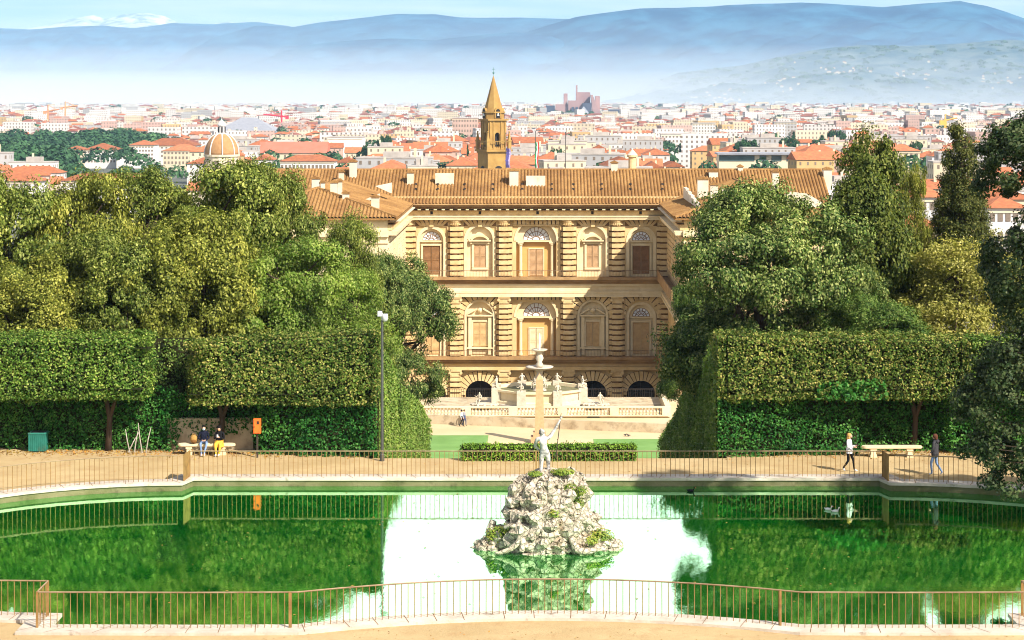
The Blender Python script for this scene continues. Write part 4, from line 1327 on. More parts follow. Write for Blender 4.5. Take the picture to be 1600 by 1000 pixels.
for a in range(4):                                        # small figures round the stem, under the lower bowl
    p = putto.copy(); COL.objects.link(p)
    p.scale = (0.85,) * 3
    t = R(45 + 90 * a)
    p.location = (0.75 * math.cos(t), 0.75 * math.sin(t), 1.75)
    p.rotation_euler = (0, 0, t + R(90))
for sx, px in ((-1, 757), (1, 930)):                        # big shell basins at the sides, a putto on each
    x = PX(px, 217.2)
    mb = MB()
    mb.lathe([(0.35, 0.02), (0.9, 0.25), (1.45, 0.6), (1.5, 0.68), (1.2, 0.66), (0.5, 0.5)], (x, 217.2, ZT), 14, sy=0.7)
    for k in range(7):
        t = math.pi * (1 + k / 6.0)
        mb.tube([(x + 0.3 * math.cos(t), 217.2 + 0.2 * math.sin(t), ZT + 0.1), (x + 1.0 * math.cos(t), 217.2 + .7 * math.sin(t), ZT + 0.3), (x + 1.52 * math.cos(t), 217.2 + 1.06 * math.sin(t), ZT + 0.66)], [0.08, 0.12, 0.16], 5)
    mb.build('shell_basin', MA, fo, smooth=True)
    p = putto.copy(); COL.objects.link(p)
    p.location = (x - fx0 - sx * 0.9 * -0.6, 217.5 - fy0, 0.55 - 0.35); p.rotation_euler = (0, 0, R(30 * sx))

# ---------------------------------------------------------------- obelisk
ob = empty('obelisk', (0, 197.6, -17), 'tall pink granite obelisk standing on the pale gravel parterre', 'obelisk')
mb = MB(); mb.box(-0.85, 0.85, 196.75, 198.45, -17.0, -16.35); mb.box(-0.62, 0.62, 196.98, 198.22, -16.348, -15.9); mb.build('pedestal', M_['granite'], ob)
mb = MB(); mb.box(-0.47, 0.47, 197.13, 198.07, -15.898, -10.75, top=0.72)
mb.box(-0.338, 0.338, 197.262, 197.938, -10.748, -10.2, top=0.05); mb.build('shaft', M_['granite'], ob)

# ---------------------------------------------------------------- rock island and statue in the pool
RX, RY = PX(856, 77.4), 77.4
rk = empty('rock_island', (RX, RY, -0.28), 'craggy white rock island with mossy ledges in the middle of the pool', 'rock island')
def rocky(u, v):
    """radius profile of the crag at angle u, height v (0..1)"""
    p = 1.66 * (1 - 0.60 * v ** 4.2) + 0.06 * math.sin(v * 6)
    x, y, z = math.cos(u) * 2, math.sin(u) * 2, v * 3
    p += 0.20 * sines(x, y, z, 1.1, 3) + 0.13 * sines(x, y, z, 2.6, 4) + 0.08 * sines(x, y, z, 5.5, 6)
    return p
mb = MB()
nu, nv = 110, 62
H_ = 2.95
for j in range(nv + 1):
    v = j / nv
    for i in range(nu):
        u = 2 * math.pi * i / nu
        r_ = rocky(u, v) * (1.0 if v < 0.9 else math.sqrt(max(0.0, 1 - ((v - 0.9) / 0.1) ** 2)) * 0.999 + 0.001)
        mb.v.append((RX + r_ * math.cos(u), RY + r_ * math.sin(u) * 0.85, -0.7 + v * (H_ + 0.45) + 0.05 * sines(r_ * 3, u * 3, v * 4, 1.5, 9)))
for j in range(nv):
    for i in range(nu):
        i2 = (i + 1) % nu
        mb.f.append((j * nu + i, j * nu + i2, (j + 1) * nu + i2, (j + 1) * nu + i)); mb.m.append(0)
def rock_mat():
    m, t, out = nodes('craggy_white_rock')
    oc = t.nodes.new('ShaderNodeTexCoord').outputs['Object']
    p = N(t, 'ShaderNodeBsdfPrincipled', Roughness=0.95)
    p.inputs['Specular IOR Level'].default_value = 0.15
    n1 = noise(t, oc, 1.6, 6, 0.65)
    cc = mixc(t, rng_map(t, n1, 0.35, 0.7), (0.66, 0.57, 0.44), (0.48, 0.39, 0.27))
    cc = mixc(t, rng_map(t, noise(t, oc, 0.9, 6, 0.7), 0.58, 0.72), cc, (0.34, 0.21, 0.08))
    cc = mixc(t, rng_map(t, noise(t, oc, 3.5, 6, 0.7), 0.57, 0.70, 0, 0.85), cc, (0.13, 0.09, 0.05))
    t.links.new(cc, p.inputs['Base Color'])
    vo = N(t, 'ShaderNodeTexVoronoi', Scale=4.2, feature='DISTANCE_TO_EDGE')
    t.links.new(oc, vo.inputs['Vector'])
    b0 = N(t, 'ShaderNodeBump', Strength=0.9, Distance=0.12)
    t.links.new(rng_map(t, vo.outputs[0], 0.0, 0.16), b0.inputs['Height'])
    b = N(t, 'ShaderNodeBump', Strength=0.9, Distance=0.1)
    t.links.new(noise(t, oc, 7, 7, 0.7), b.inputs['Height'])
    t.links.new(b0.outputs[0], b.inputs['Normal'])
    t.links.new(b.outputs[0], p.inputs['Normal'])
    t.links.new(p.outputs[0], out.inputs['Surface'])
    return m
M_['rock'] = rock_mat()
for k in range(300):                                       # knobbly boulders and ledges set into the crag
    u, v = random.uniform(0, 2 * math.pi), random.random() ** 1.2 * 0.93
    r_ = rocky(u, v) * 0.985
    q = random.choice((0.07, 0.10, 0.15, 0.22, 0.32)) * random.uniform(0.7, 1.3)
    mb.ball((RX + r_ * math.cos(u), RY + r_ * math.sin(u) * 0.85, -0.7 + v * (H_ + 0.45)), q, 7, 0, 0.28, (random.uniform(.8, 1.3), random.uniform(.8, 1.2), random.uniform(.55, 1.0)))
mb.build('crag', M_['rock'], rk)
# low side reefs
for sx, (x0, x1) in ((-1, (-2.65, -1.2)), (1, (1.2, 2.65))):
    mb = MB()
    for k in range(70):
        x = random.uniform(x0, x1); e = abs(x) - 1.2
        z = random.uniform(-0.5, max(0.0, 0.95 - e * 0.62) - 0.28)
        q = random.uniform(0.13, 0.3)
        mb.ball((RX + x, RY - 0.2 + random.uniform(-.5, .5), z), q, 8, 0, 0.25, (1.1, 1, .8))
    if sx < 0:
        mb.tube([(RX - 2.15, RY - .1, -0.3), (RX - 2.2, RY - .1, .35), (RX - 2.1, RY - .1, .72)], [.25, .2, .14], 7)
    mb.build('reef', M_['rock'], rk)
# sea figures lying at the foot: torso, bent arms and coiled fish tails in pale marble
STM = M_['statue']
M_['sea'] = surf('lichened_marble', (0.60, 0.53, 0.42), (0.44, 0.37, 0.27), 3.0, 0.85, 0.5, 9, 0.15, stain=(0.15, 0.12, 0.08), sscale=2.2, sthr=(0.52, 0.7))
def coil(pts, rads, name='sea_figure'):
    mb = MB()
    # smooth spline through the points
    P_ = [Vector(p) + Vector((RX, RY, -0.28)) for p in pts]
    q, rr = [], []
    for i in range(len(P_) - 1):
        p0, p1, p2, p3 = P_[max(i - 1, 0)], P_[i], P_[i + 1], P_[min(i + 2, len(P_) - 1)]
        for k in range(6):
            t = k / 6
            q.append(0.5 * ((2 * p1) + (p2 - p0) * t + (2 * p0 - 5 * p1 + 4 * p2 - p3) * t * t + (3 * p1 - p0 - 3 * p2 + p3) * t ** 3))
            rr.append(rads[i] * (1 - t) + rads[i + 1] * t)
    q.append(P_[-1]); rr.append(rads[-1])
    mb.tube(q, rr, 10)
    return mb
mb = coil([(-1.0, -1.05, 1.25), (-1.15, -1.3, 0.95), (-1.05, -1.45, 0.6), (-1.35, -1.55, 0.28), (-1.75, -1.6, 0.12), (-2.0, -1.55, 0.08)], [.10, .14, .12, .10, .08, .03])
mb.ball((RX - 1.05, RY - 1.1, 1.12), 0.13, 10)
mb.build('sea_figure', M_['rock'], rk, smooth=True)
mb = coil([(-1.65, -1.1, 0.95), (-1.35, -1.25, 1.05), (-1.05, -1.3, 0.9), (-0.95, -1.5, 0.5), (-1.0, -1.65, 0.15)], [.07, .09, .10, .12, .10])
mb.build('sea_figure', M_['rock'], rk, smooth=True)
mb = coil([(0.85, -1.2, 0.75), (0.95, -1.45, 0.5), (1.1, -1.55, 0.2), (1.5, -1.55, 0.15), (1.9, -1.4, 0.2), (2.2, -1.3, 0.12)], [.10, .14, .13, .12, .09, .05])
mb.build('sea_figure', M_['rock'], rk, smooth=True)
mb = coil([(1.05, -1.05, 1.0), (1.3, -1.1, 1.2), (1.6, -1.0, 1.12), (1.75, -0.9, 0.9)], [.09, .12, .10, .06])
mb.ball((RX + 1.35, RY - 1.1, 1.02), 0.13, 10)
mb.build('sea_figure', M_['rock'], rk, smooth=True)
# moss and weeds growing on the ledges
Cm, Nm = [], []
for (x, y, z, rx_, rz_, n_) in ((0.55, -.5, 2.95, .5, .12, 500), (0.85, -.75, 2.2, .35, .4, 500), (1.1, -.7, 1.8, .3, .25, 300), (-0.5, -.6, 2.9, .3, .1, 200), (-2.0, -.6, .55, .4, .35, 500), (-1.6, -.8, .75, .35, .3, 300), (2.0, -.5, .5, .55, .3, 600), (1.6, -1.0, .45, .3, .2, 250), (0.2, -1.35, 1.55, .3, .15, 120), (1.25, -.9, 2.3, .25, .2, 200)):
    d = unit(rng.normal(size=(n_, 3)))
    q = d * (rng.random(n_) ** .4)[:, None] * np.array([rx_, 0.3, rz_])
    Cm.append(q + np.array([x, y, z - 0.28])); Nm.append(d + np.array([0, -.4, .7]))
link_mesh('moss', leaf_mesh('moss', np.concatenate(Cm), np.concatenate(Nm), 0.10), M_['moss'], rk).location = (0, 0, 0.28)
# standing bronze figure seen from behind, arm raised with a trident
st = empty('statue', (PX(851, 77.4), 77.3, 2.24), 'weathered nude bearded bronze figure with raised arm and trident on the rock', 'statue')
pz = dict(pelvis=(.02, 0, .96), waist=(-.02, .0, 1.12), chest=(-.05, 0, 1.32), collar=(-.06, .01, 1.47), neck=(-.07, 0, 1.53), chin=(-.10, -.04, 1.60), crown=(-.13, -.04, 1.70),
          shL=(-.27, .0, 1.43), elL=(-.33, -.16, 1.16), wrL=(-.20, -.30, 1.02), shR=(.15, .0, 1.47), elR=(.36, -.05, 1.76), wrR=(.54, -.1, 2.10),
          hiR=(.11, 0, .92), knR=(.13, -.10, .50), anR=(.12, .06, .09), toR=(.14, -.10, .035), hiL=(-.09, 0, .91), knL=(-.12, .0, .50), anL=(-.14, .02, .09), toL=(-.16, -.13, .035))
mr = dict(RAD); mr.update(chest=.175, waist=.14, pelvis=.15, shL=.085, shR=.085, elL=.06, elR=.06, hiL=.11, hiR=.11, knL=.072, knR=.07, collar=.11, neck=.07)
# the figure faces away from the camera: mirror x so that the raised arm stays on the right
pz = {k: (-v[0], v[1], v[2]) for k, v in pz.items()}
sw = {}
for k, v in pz.items():
    kk = k[:-1] + ('L' if k[-1] == 'R' else 'R') if k[-1] in 'LR' and k[:-1] in ('sh', 'el', 'wr', 'hi', 'kn', 'an', 'to') else k
    sw[kk] = v
body, J = figure('body', dict(skin=STM, top=STM, low=STM, shoe=STM), sw, mr, 1.12, st, bare=[b[:2] for b in BONES], subd=3)
body.rotation_euler = (0, 0, math.pi)
mb = MB()
for s_ in (-1, 1):
    mb.ball((0.085 * s_ * 1.12 + 0.02, -0.09, 1.0), 0.115, 12, sc=(.9, .8, 1.0))
mb2 = MB(); mb2.ball((0.13 * 1.12 - .26, 0.0, 1.885), 0.13, 10, 0, 0.12, (0.85, 0.95, 1.0))
o = MB(); o.v, o.f, o.m = mb2.v, mb2.f, mb2.m
h_ = o.build('hair', STM, st, smooth=True, origin=None) if False else None
me_ = bpy.data.meshes.new('hair'); me_.from_pydata(mb2.v, [], mb2.f); link_mesh('hair', me_, STM, st)
tr_ = MB()
wr = Vector((J['wrL'].x * -1.12, -J['wrL'].y * 1.12, J['wrL'].z * 1.12)) if J['wrL'].z > J['wrR'].z else Vector((-J['wrR'].x * 1.12, -J['wrR'].y * 1.12, J['wrR'].z * 1.12))
lo = wr + Vector((-0.16, -0.12, -1.30)); hi = wr + Vector((0.03, 0.02, 0.22))
tr_.tube([lo, wr, hi], 0.016, 6)
for dx in (-0.06, 0, 0.06):
    tr_.tube([lo, lo + Vector((dx, 0, -0.06)), lo + Vector((dx * 1.2, 0, -0.22))], [0.014, 0.014, 0.006], 5)
me_ = bpy.data.meshes.new('trident'); me_.from_pydata(tr_.v, [], tr_.f); link_mesh('trident', me_, M_['iron'], st)

# ================================================================ FENCES
def fence(name, label, path, posts, parent_loc, step=0.62, h=1.12, z0=0.1, plates=(), group=None):
    """iron railing along PATH (list of x, y): handrail, thin uprights, stouter posts, flat rusty end plates"""
    root = empty(name, parent_loc, label, 'railing', group)
    P_ = [Vector((x, y, 0)) for x, y in path]
    cum = [0.0]
    for a, b in zip(P_[:-1], P_[1:]): cum.append(cum[-1] + (b - a).length)
    def at(s_):
        for i in range(len(P_) - 1):
            if s_ <= cum[i + 1] or i == len(P_) - 2:
                return P_[i].lerp(P_[i + 1], (s_ - cum[i]) / max(1e-6, cum[i + 1] - cum[i]))
    mb = MB()
    mb.tube([(p.x, p.y, z0 + h) for p in P_], 0.026, 6)
    mb.build('handrail', M_['rail'], root)
    n = max(2, int(round(cum[-1] / step)))
    bars = MB()
    for i in range(n + 1):
        p = at(cum[-1] * i / n)
        bars.tube([(p.x, p.y, z0 - 0.03), (p.x + random.uniform(-.006, .006), p.y, z0 + h)], 0.0125, 6, cap=False)
    bars.build('upright_bars', M_['rust'], root)
    for s_ in posts:
        p = at(s_ * cum[-1])
        m2 = MB(); m2.box(p.x - 0.035, p.x + 0.035, p.y - 0.035, p.y + 0.035, z0 - 0.03, z0 + h + 0.02); m2.build('post', M_['rust'], root)
    for (xa, ya, xb, yb) in plates:
        d = (Vector((xb, yb, 0)) - Vector((xa, ya, 0))); nrm_ = Vector((-d.y, d.x, 0)).normalized() * 0.02
        a, b = Vector((xa, ya, 0)), Vector((xb, yb, 0))
        m2 = MB()
        m2.prism([a - nrm_ + Vector((0, 0, z0 - .02)), b - nrm_ + Vector((0, 0, z0 - .02)), b - nrm_ + Vector((0, 0, z0 + h + .03)), a - nrm_ + Vector((0, 0, z0 + h + .03))], nrm_ * 2)
        m2.build('end_plate', M_['rust'], root)
    return root
FO = 0.38
fl = offset(POOL, FO)
nL, nN, nR = len(LOBE_L), len(NEAR), len(LOBE_R)
fFar = [fl[0], fl[1]]
fLob = fl[2:2 + nL]
fNear = fl[2 + nL:2 + nL + nN]
fRob = fl[2 + nL + nN:]
jl, jr = fLob[0], fRob[-1]
fence('fence', 'straight rusty iron railing along the far kerb, in front of the box hedge', [(-15.55, 89.58), (15.25, 89.58)], (0.0, 0.5, 1.0), (0, 89.58, 0), 0.21, plates=[(-15.62, 88.5, -15.55, 89.62), (15.32, 88.5, 15.25, 89.62)])
fence('fence', 'curved rusty iron railing round the pool end below the green litter bin', fLob[:20], (0.33, 0.66), (-22, 84, 0), 0.21)
fence('fence', 'curved rusty iron railing round the pool end beneath the overhanging dark branches', list(reversed(fRob[7:])), (0.33, 0.66), (22, 84, 0), 0.21)
fence('fence', 'bowed rusty iron railing along the near kerb, closest to the sandy path', fNear, (0.0, 0.25, 0.75, 1.0), (0, 64.2, 0), 0.213, plates=[])
# short returns at the near corners, two straight plates seen end on
fence('fence', 'short stub of rusty railing stepping back at the near corner left of the bowed railing', [(fNear[0][0] - .01, fNear[0][1] + .12), (fNear[0][0] - 0.02, 65.6)], (1.0,), (fNear[0][0], 65, 0), 0.2)
fence('fence', 'short stub of rusty railing stepping back at the near corner right of the bowed railing', [(fNear[-1][0] + .01, fNear[-1][1] + .12), (fNear[-1][0] + 0.02, 65.6)], (1.0,), (fNear[-1][0], 65, 0), 0.2)
fence('fence', 'near railing running out of view beyond the stub on the bin side', [(fNear[0][0] - 0.06, 65.62), (-18.5, 65.7), (-21, 66.6), (-24, 69.6)], (0.5,), (-17, 65.6, 0), 0.213)
fence('fence', 'near railing running out of view beyond the stub on the branch side', [(fNear[-1][0] + 0.06, 65.62), (18.3, 65.7), (21, 66.6), (24, 69.6)], (0.5,), (17, 65.6, 0), 0.213)

# ================================================================ BENCHES, BIN, BOX, LAMP
def bench(px0, px1, Y, pys, label):
    x0, x1 = PX(px0, Y), PX(px1, Y)
    cx = (x0 + x1) / 2
    root = empty('stone_bench', (cx, Y, 0), label, 'bench')
    mb = MB()
    n = 20
    outl = [(x1 - 0.24 + 0.24 * math.cos(R(a)), Y + 0.24 * math.sin(R(a))) for a in range(-90, 91, 15)] + [(x0 + 0.24 + 0.24 * math.cos(R(a)), Y + 0.24 * math.sin(R(a))) for a in range(90, 271, 15)]
    for z0, z1, d in ((0.40, 0.43, -0.04), (0.43, 0.50, 0.0), (0.50, 0.525, -0.03)):
        pts = [(cx + (x - cx) * (1 + d / 1.3), Y + (y - Y) * (1 + d / 0.24), z0) for x, y in outl]
        mb.prism(pts, (0, 0, z1 - z0 - 0.001))
    mb.build('seat', SP, root)
    for s_ in (x0 + 0.55, x1 - 0.6):
        m2 = MB(); m2.box(s_ - 0.15, s_ + 0.15, Y - 0.2, Y + 0.2, 0.0, 0.12); m2.box(s_ - 0.11, s_ + 0.11, Y - 0.16, Y + 0.16, 0.121, 0.30); m2.box(s_ - 0.15, s_ + 0.15, Y - 0.19, Y + 0.19, 0.301, 0.398)
        m2.build('leg', SP, root)
    return root
bench(278, 368, 95.6, 0, 'pale stone bench in the hedge niche with two people sitting on it')
bench(1346, 1441, 95.0, 0, 'empty pale stone bench with rounded ends beside the walking woman')

gb = surf('green_painted_metal', (0.03, 0.20, 0.15), (0.02, 0.14, 0.10), 3, 0.5, stain=(0.10, 0.12, 0.07), sscale=2)
bx = PX(60.5, 96.5)
root = empty('litter_bin', (bx, 96.5, 0), 'green ribbed metal litter bin beside the hedge foot', 'litter bin')
mb = MB()
mb.box(bx - 0.38, bx + 0.38, 96.2, 96.8, 0.05, 0.86)
for k in range(9):
    x = bx - 0.38 + 0.095 * k
    mb.box(x - 0.025, x + 0.025, 96.16, 96.2, 0.05, 0.86)
mb.build('body', gb, root)
mb = MB(); mb.box(bx - 0.43, bx + 0.43, 96.13, 96.85, 0.862, 0.93); mb.build('rim', gb, root)
mb = MB(); mb.box(bx - 0.34, bx + 0.34, 96.24, 96.76, 0.932, 0.94); mb.build('liner', M_['dark'], root)

orange = surf('orange_paint', (0.85, 0.16, 0.02), (0.72, 0.12, 0.02), 3, 0.55)
ox = PX(402, 94.75)
root = empty('cabinet', (ox, 94.75, 1.1), 'small orange metal cabinet fixed among the ivy near the seated people', 'cabinet')
mb = MB(); mb.box(ox - 0.17, ox + 0.17, 94.62, 94.85, 1.15, 1.84); mb.build('case', orange, root)
mb = MB(); mb.box(ox - 0.145, ox + 0.145, 94.6, 94.618, 1.18, 1.81)
mb.build('door', orange, root)
mb = MB(); mb.box(ox + 0.0, ox + 0.10, 94.585, 94.598, 1.6, 1.74); mb.box(ox - 0.13, ox - 0.1, 94.58, 94.598, 1.45, 1.5); mb.build('sign', M_['dark'], root)
mb = MB(); mb.box(ox - 0.04, ox + 0.04, 94.75, 94.83, 0, 1.148); mb.build('stand', M_['iron'], root)

lx = PX(597, 93.9)
grey = surf('grey_lamp_metal', (0.10, 0.10, 0.09), (0.07, 0.07, 0.065), 3, 0.5, metal=0.4)
white = surf('white_camera_shell', (0.50, 0.50, 0.48), (0.42, 0.42, 0.42), 3, 0.4)
root = empty('camera_pole', (lx, 93.9, 0), 'tall thin grey pole with white camera heads at the hedge corner', 'pole')
mb = MB(); mb.lathe([(0.11, 0), (0.11, 0.3), (0.075, 0.34), (0.06, 6.55)], (lx, 93.9, 0), 12); mb.build('pole', grey, root)
mb = MB(); mb.lathe([(0.13, 6.85), (0.15, 6.7), (0.14, 6.56), (0.02, 6.48)], (lx + 0.13, 93.9, 0), 12); mb.build('dome_camera', white, root, smooth=True)
mb = MB(); mb.box(lx - 0.2, lx + 0.0, 93.75, 94.0, 6.75, 6.98); mb.tube([(lx, 93.9, 6.5), (lx, 93.9, 6.9)], 0.04, 6); mb.build('camera_box', white, root)

# ================================================================ PEOPLE
def hair_mesh(name, parent, parts, mat):
    mb = MB()
    for (cx, cy, cz, r_, sc) in parts: mb.ball((cx, cy, cz), r_, 12, 0, 0.05, sc)
    me = bpy.data.meshes.new(name); me.from_pydata(mb.v, [], mb.f)
    me.polygons.foreach_set('use_smooth', [True] * len(mb.f))
    return link_mesh(name, me, mat, parent)
def local_mesh(name, parent, mb, mat):
    me = bpy.data.meshes.new(name); me.from_pydata(mb.v, [], mb.f)
    return link_mesh(name, me, mat, parent)
def person(loc, rz, label, mats_, pose, rad=None, scale=1.0, handdir=None, group=None):
    root = empty('person', loc, label, 'person', group, rz)
    b, J = figure('body', mats_, pose, rad, scale, root, handdir=handdir)
    return root, J
black, navy, jeans, wht, dgrey, yellow, pink = cloth('black_cloth', (0.012, 0.012, 0.014)), cloth('navy_cloth', (0.012, 0.014, 0.03)), cloth('blue_denim', (0.22, 0.32, 0.50)), cloth('white_cloth', (0.78, 0.76, 0.76)), cloth('dark_grey_cloth', (0.055, 0.052, 0.055)), cloth('yellow_cloth', (0.80, 0.45, 0.06)), cloth('pink_cloth', (0.62, 0.45, 0.45))
blonde, brown, blackh = cloth('blonde_hair', (0.62, 0.34, 0.10)), cloth('brown_hair', (0.12, 0.045, 0.025)), cloth('black_hair', (0.012, 0.01, 0.01))
# walking woman in a white top, looking at her phone, walking to the right (figure built facing -Y, then turned)
Yw = 91.2
pose = dict(hiR=(.09, 0, .91), knR=(.10, -.16, .52), anR=(.10, -.20, .10), toR=(.11, -.35, .05), hiL=(-.09, 0, .91), knL=(-.10, .02, .50), anL=(-.09, .26, .16), toL=(-.10, .16, .04),
            elL=(-.24, -.02, 1.14), wrL=(-.16, -.26, 1.16), elR=(.24, -.02, 1.14), wrR=(.12, -.27, 1.18), crown=(0, -.03, 1.67), chin=(0, -.04, 1.57))
root, J = person((PX(1327, Yw), Yw, 0.0), R(62), 'blonde woman in white top and black leggings walking with a phone', dict(skin=SKIN, top=wht, low=black, shoe=wht), pose, dict(chest=.15, waist=.14, pelvis=.14), 1.0)
hair_mesh('hair', root, [(0, .005, 1.655, .112, (.95, 1.0, .95)), (0, .055, 1.52, .095, (1.0, .7, 1.6)), (-.06, -.01, 1.54, .05, (.8, .9, 2)), (.06, -.01, 1.54, .05, (.8, .9, 2))], blonde)
mb = MB(); mb.box(-.04, .035, -.40, -.385, 1.18, 1.32); local_mesh('phone', root, mb, black)
mb = MB(); mb.lathe([(.17, .84), (.185, .95), (.165, 1.1)], (0, 0, 0), 14, sy=0.78); local_mesh('jumper_hem', root, mb, wht)
# person in a dark grey hoodie, walking left with their back half turned
Yg = 89.9 + 0.45
pose = dict(hiR=(.09, 0, .93), knR=(.10, -.14, .53), anR=(.11, -.10, .10), toR=(.12, -.24, .04), hiL=(-.09, 0, .93), knL=(-.10, .03, .51), anL=(-.10, .28, .15), toL=(-.11, .2, .04),
            elL=(-.25, .06, 1.15), wrL=(-.22, -.08, .95), elR=(.25, .0, 1.15), wrR=(.24, -.12, .95))
root, J = person((PX(1461, Yg), Yg, 0.0), R(-120), 'person in dark grey hoodie and pale jeans walking away beyond the empty bench', dict(skin=SKIN, top=dgrey, low=jeans, shoe=wht), pose, dict(chest=.165, waist=.155, pelvis=.145), 1.06)
hair_mesh('hair', root, [(0, .012, 1.755, .122, (.95, 1.0, .95)), (0, .05, 1.68, .10, (1, .8, 1.1))], brown)
mb = MB(); mb.ball((0, .12, 1.53), .13, 10, 0, .08, (1.1, .6, .7)); local_mesh('hood', root, mb, dgrey)
mb = MB(); mb.lathe([(.20, .86), (.215, 1.0), (.19, 1.2)], (0, 0, 0), 14, sy=0.78); local_mesh('hoodie_hem', root, mb, dgrey)
# two sitters on the bench
sitp = dict(pelvis=(0, .02, .62), waist=(0, .02, .76), chest=(0, -.01, .95), collar=(0, -.03, 1.10), neck=(0, -.05, 1.16), chin=(0, -.09, 1.23), crown=(0, -.09, 1.34),
            shL=(-.18, -.02, 1.07), elL=(-.25, -.08, .80), wrL=(-.08, -.28, .74), shR=(.18, -.02, 1.07), elR=(.25, -.08, .80), wrR=(.08, -.28, .74),
            hiL=(-.10, -.02, .60), knL=(-.15, -.44, .60), anL=(-.10, -.40, .12), toL=(-.12, -.54, .05), hiR=(.10, -.02, .60), knR=(.15, -.44, .60), anR=(.02, -.55, .14), toR=(.04, -.70, .08))
root, J = person((PX(318.5, 95.5), 95.5, 0), R(8), 'seated person in navy jacket, blue jeans and face mask on the niche bench', dict(skin=SKIN, top=navy, low=jeans, shoe=pink), sitp, dict(chest=.165, waist=.15), 1.0)
hair_mesh('hair', root, [(0, -.065, 1.34, .105, (.95, 1.0, .8)), (0, -.02, 1.28, .09, (1, .7, 1))], blackh)
mb = MB(); mb.ball((0, -.165, 1.235), .058, 8, 0, 0, (1.1, .5, .9)); local_mesh('face_mask', root, mb, cloth('blue_mask', (.35, .5, .65)))
s2 = dict(sitp); s2.update(wrL=(-.06, -.30, .90), wrR=(.06, -.30, .90), knL=(-.10, -.44, .58), knR=(.14, -.44, .60), anL=(-.06, -.50, .12), toL=(-.07, -.64, .05), anR=(.10, -.52, .14), toR=(.10, -.68, .08))
root, J = person((PX(343, 95.5), 95.5, 0), R(-4), 'seated person in black coat and yellow skirt using a phone', dict(skin=SKIN, top=black, low=yellow, shoe=wht), s2, dict(chest=.16, waist=.15, hiL=.11, hiR=.11, knL=.085, knR=.085), 0.98)
hair_mesh('hair', root, [(0, -.06, 1.315, .115, (.95, 1.0, .95)), (0, .0, 1.16, .10, (1.1, .6, 1.5))], blackh)
mb = MB(); mb.lathe([(.25, .42), (.23, .56), (.17, .70)], (0, -.12, 0), 14, sy=1.1); local_mesh('skirt', root, mb, yellow)
mb = MB(); mb.box(-.035, .035, -.42, -.405, .90, 1.03); local_mesh('phone', root, mb, wht)
# tan backpack on the bench
bxp = PX(303, 95.5)
tan = cloth('tan_canvas', (0.42, 0.24, 0.07))
bk = empty('backpack', (bxp, 95.5, 0.525), 'tan canvas backpack on the bench beside the masked person', 'backpack')
mb = MB(); mb.ball((bxp, 95.5, 0.74), 0.22, 12, 0, 0.04, (0.8, 0.6, 1.0)); mb.build('bag', tan, bk, smooth=True)
mb = MB(); mb.ball((bxp + .02, 95.36, 0.66), 0.11, 10, 0, 0.03, (1, 0.5, 0.8)); mb.build('pocket', cloth('brown_canvas', (.22, .10, .03)), bk, smooth=True)
mb = MB(); mb.tube([(bxp - .12, 95.5, .9), (bxp - .05, 95.48, 1.0), (bxp + .05, 95.48, .98), (bxp + .1, 95.5, .88)], 0.018, 5); mb.build('strap', tan, bk)
# two walkers far away by the retaining wall
wk = dict(hiR=(.09, 0, .91), knR=(.10, -.14, .52), anR=(.10, -.14, .10), toR=(.11, -.28, .05), hiL=(-.09, 0, .91), knL=(-.10, .02, .50), anL=(-.09, .24, .14), toL=(-.10, .12, .04))
r1, J = person((PX(721.5, 207.2), 207.2, -17), R(70), 'far walker in a pale top and dark trousers by the retaining wall', dict(skin=SKIN, top=wht, low=black, shoe=black), wk)
hair_mesh('hair', r1, [(0, .01, 1.665, .112, (.95, 1, .95))], blackh)
r2, J = person((PX(725.5, 207.8), 207.8, -17), R(60), 'far walker in grey top and blue jeans behind the pale-topped walker', dict(skin=SKIN, top=cloth('grey_cloth', (.3, .3, .32)), low=cloth('dark_denim', (.06, .08, .16)), shoe=black), wk, None, 0.96)
hair_mesh('hair', r2, [(0, .01, 1.6, .112, (.95, 1, .95))], brown)
# ducks on the pool
def duck(px, py, rz, label, dark=False):
    Y = GY(py, -0.28)
    s_ = 0.62
    x = PX(px, Y)
    root = empty('duck', (x, Y, -0.28), label, 'duck', 'ducks on the pool', rz)
    root.scale = (s_, s_, s_)
    cm = M_['marble'] if not dark else black
    mb = MB(); mb.ball((0, 0, .06), .14, 10, 0, 0, (1.0, 1.7, .75)); mb.tube([(0, .2, .08), (0, .3, .14)], [.06, .01], 6)
    mb.tube([(0, -.17, .1), (0, -.23, .2), (0, -.25, .26)], [.05, .035, .04], 8); mb.ball((0, -.27, .28), .052, 8)
    me = bpy.data.meshes.new('body'); me.from_pydata(mb.v, [], mb.f); me.polygons.foreach_set('use_smooth', [True] * len(mb.f)); link_mesh('body', me, cm, root)
    mb = MB(); mb.tube([(0, -.31, .275), (0, -.38, .265)], [.022, .012], 6); local_mesh('bill', root, mb, orange)
duck(1294, 797, R(60), 'white duck swimming below the blonde woman, leading')
duck(1305, 800, R(100), 'white duck swimming close behind the leading duck')
duck(1079, 768, R(80), 'dark duck floating close to the far kerb', True)
def pigeon(px, py, rz, label):
    Y = GY(py, -17); x = PX(px, Y)
    root = empty('pigeon', (x, Y, -17), label, 'pigeon', None, rz)
    mb = MB(); mb.ball((0, 0, .16), .09, 8, 0, 0, (1, 1.6, .9)); mb.ball((0, -.15, .27), .05, 8); mb.tube([(0, -.1, .2), (0, -.15, .26)], .04, 6); mb.tube([(0, .1, .16), (0, .26, .13)], [.05, .02], 6)
    for s_ in (-.03, .03): mb.tube([(s_, 0, 0), (s_, 0, .1)], .008, 4)
    me = bpy.data.meshes.new('body'); me.from_pydata(mb.v, [], mb.f); link_mesh('body', me, dgrey, root)
pigeon(977, 682, R(40), 'grey pigeon on the pale gravel, nearer the obelisk')
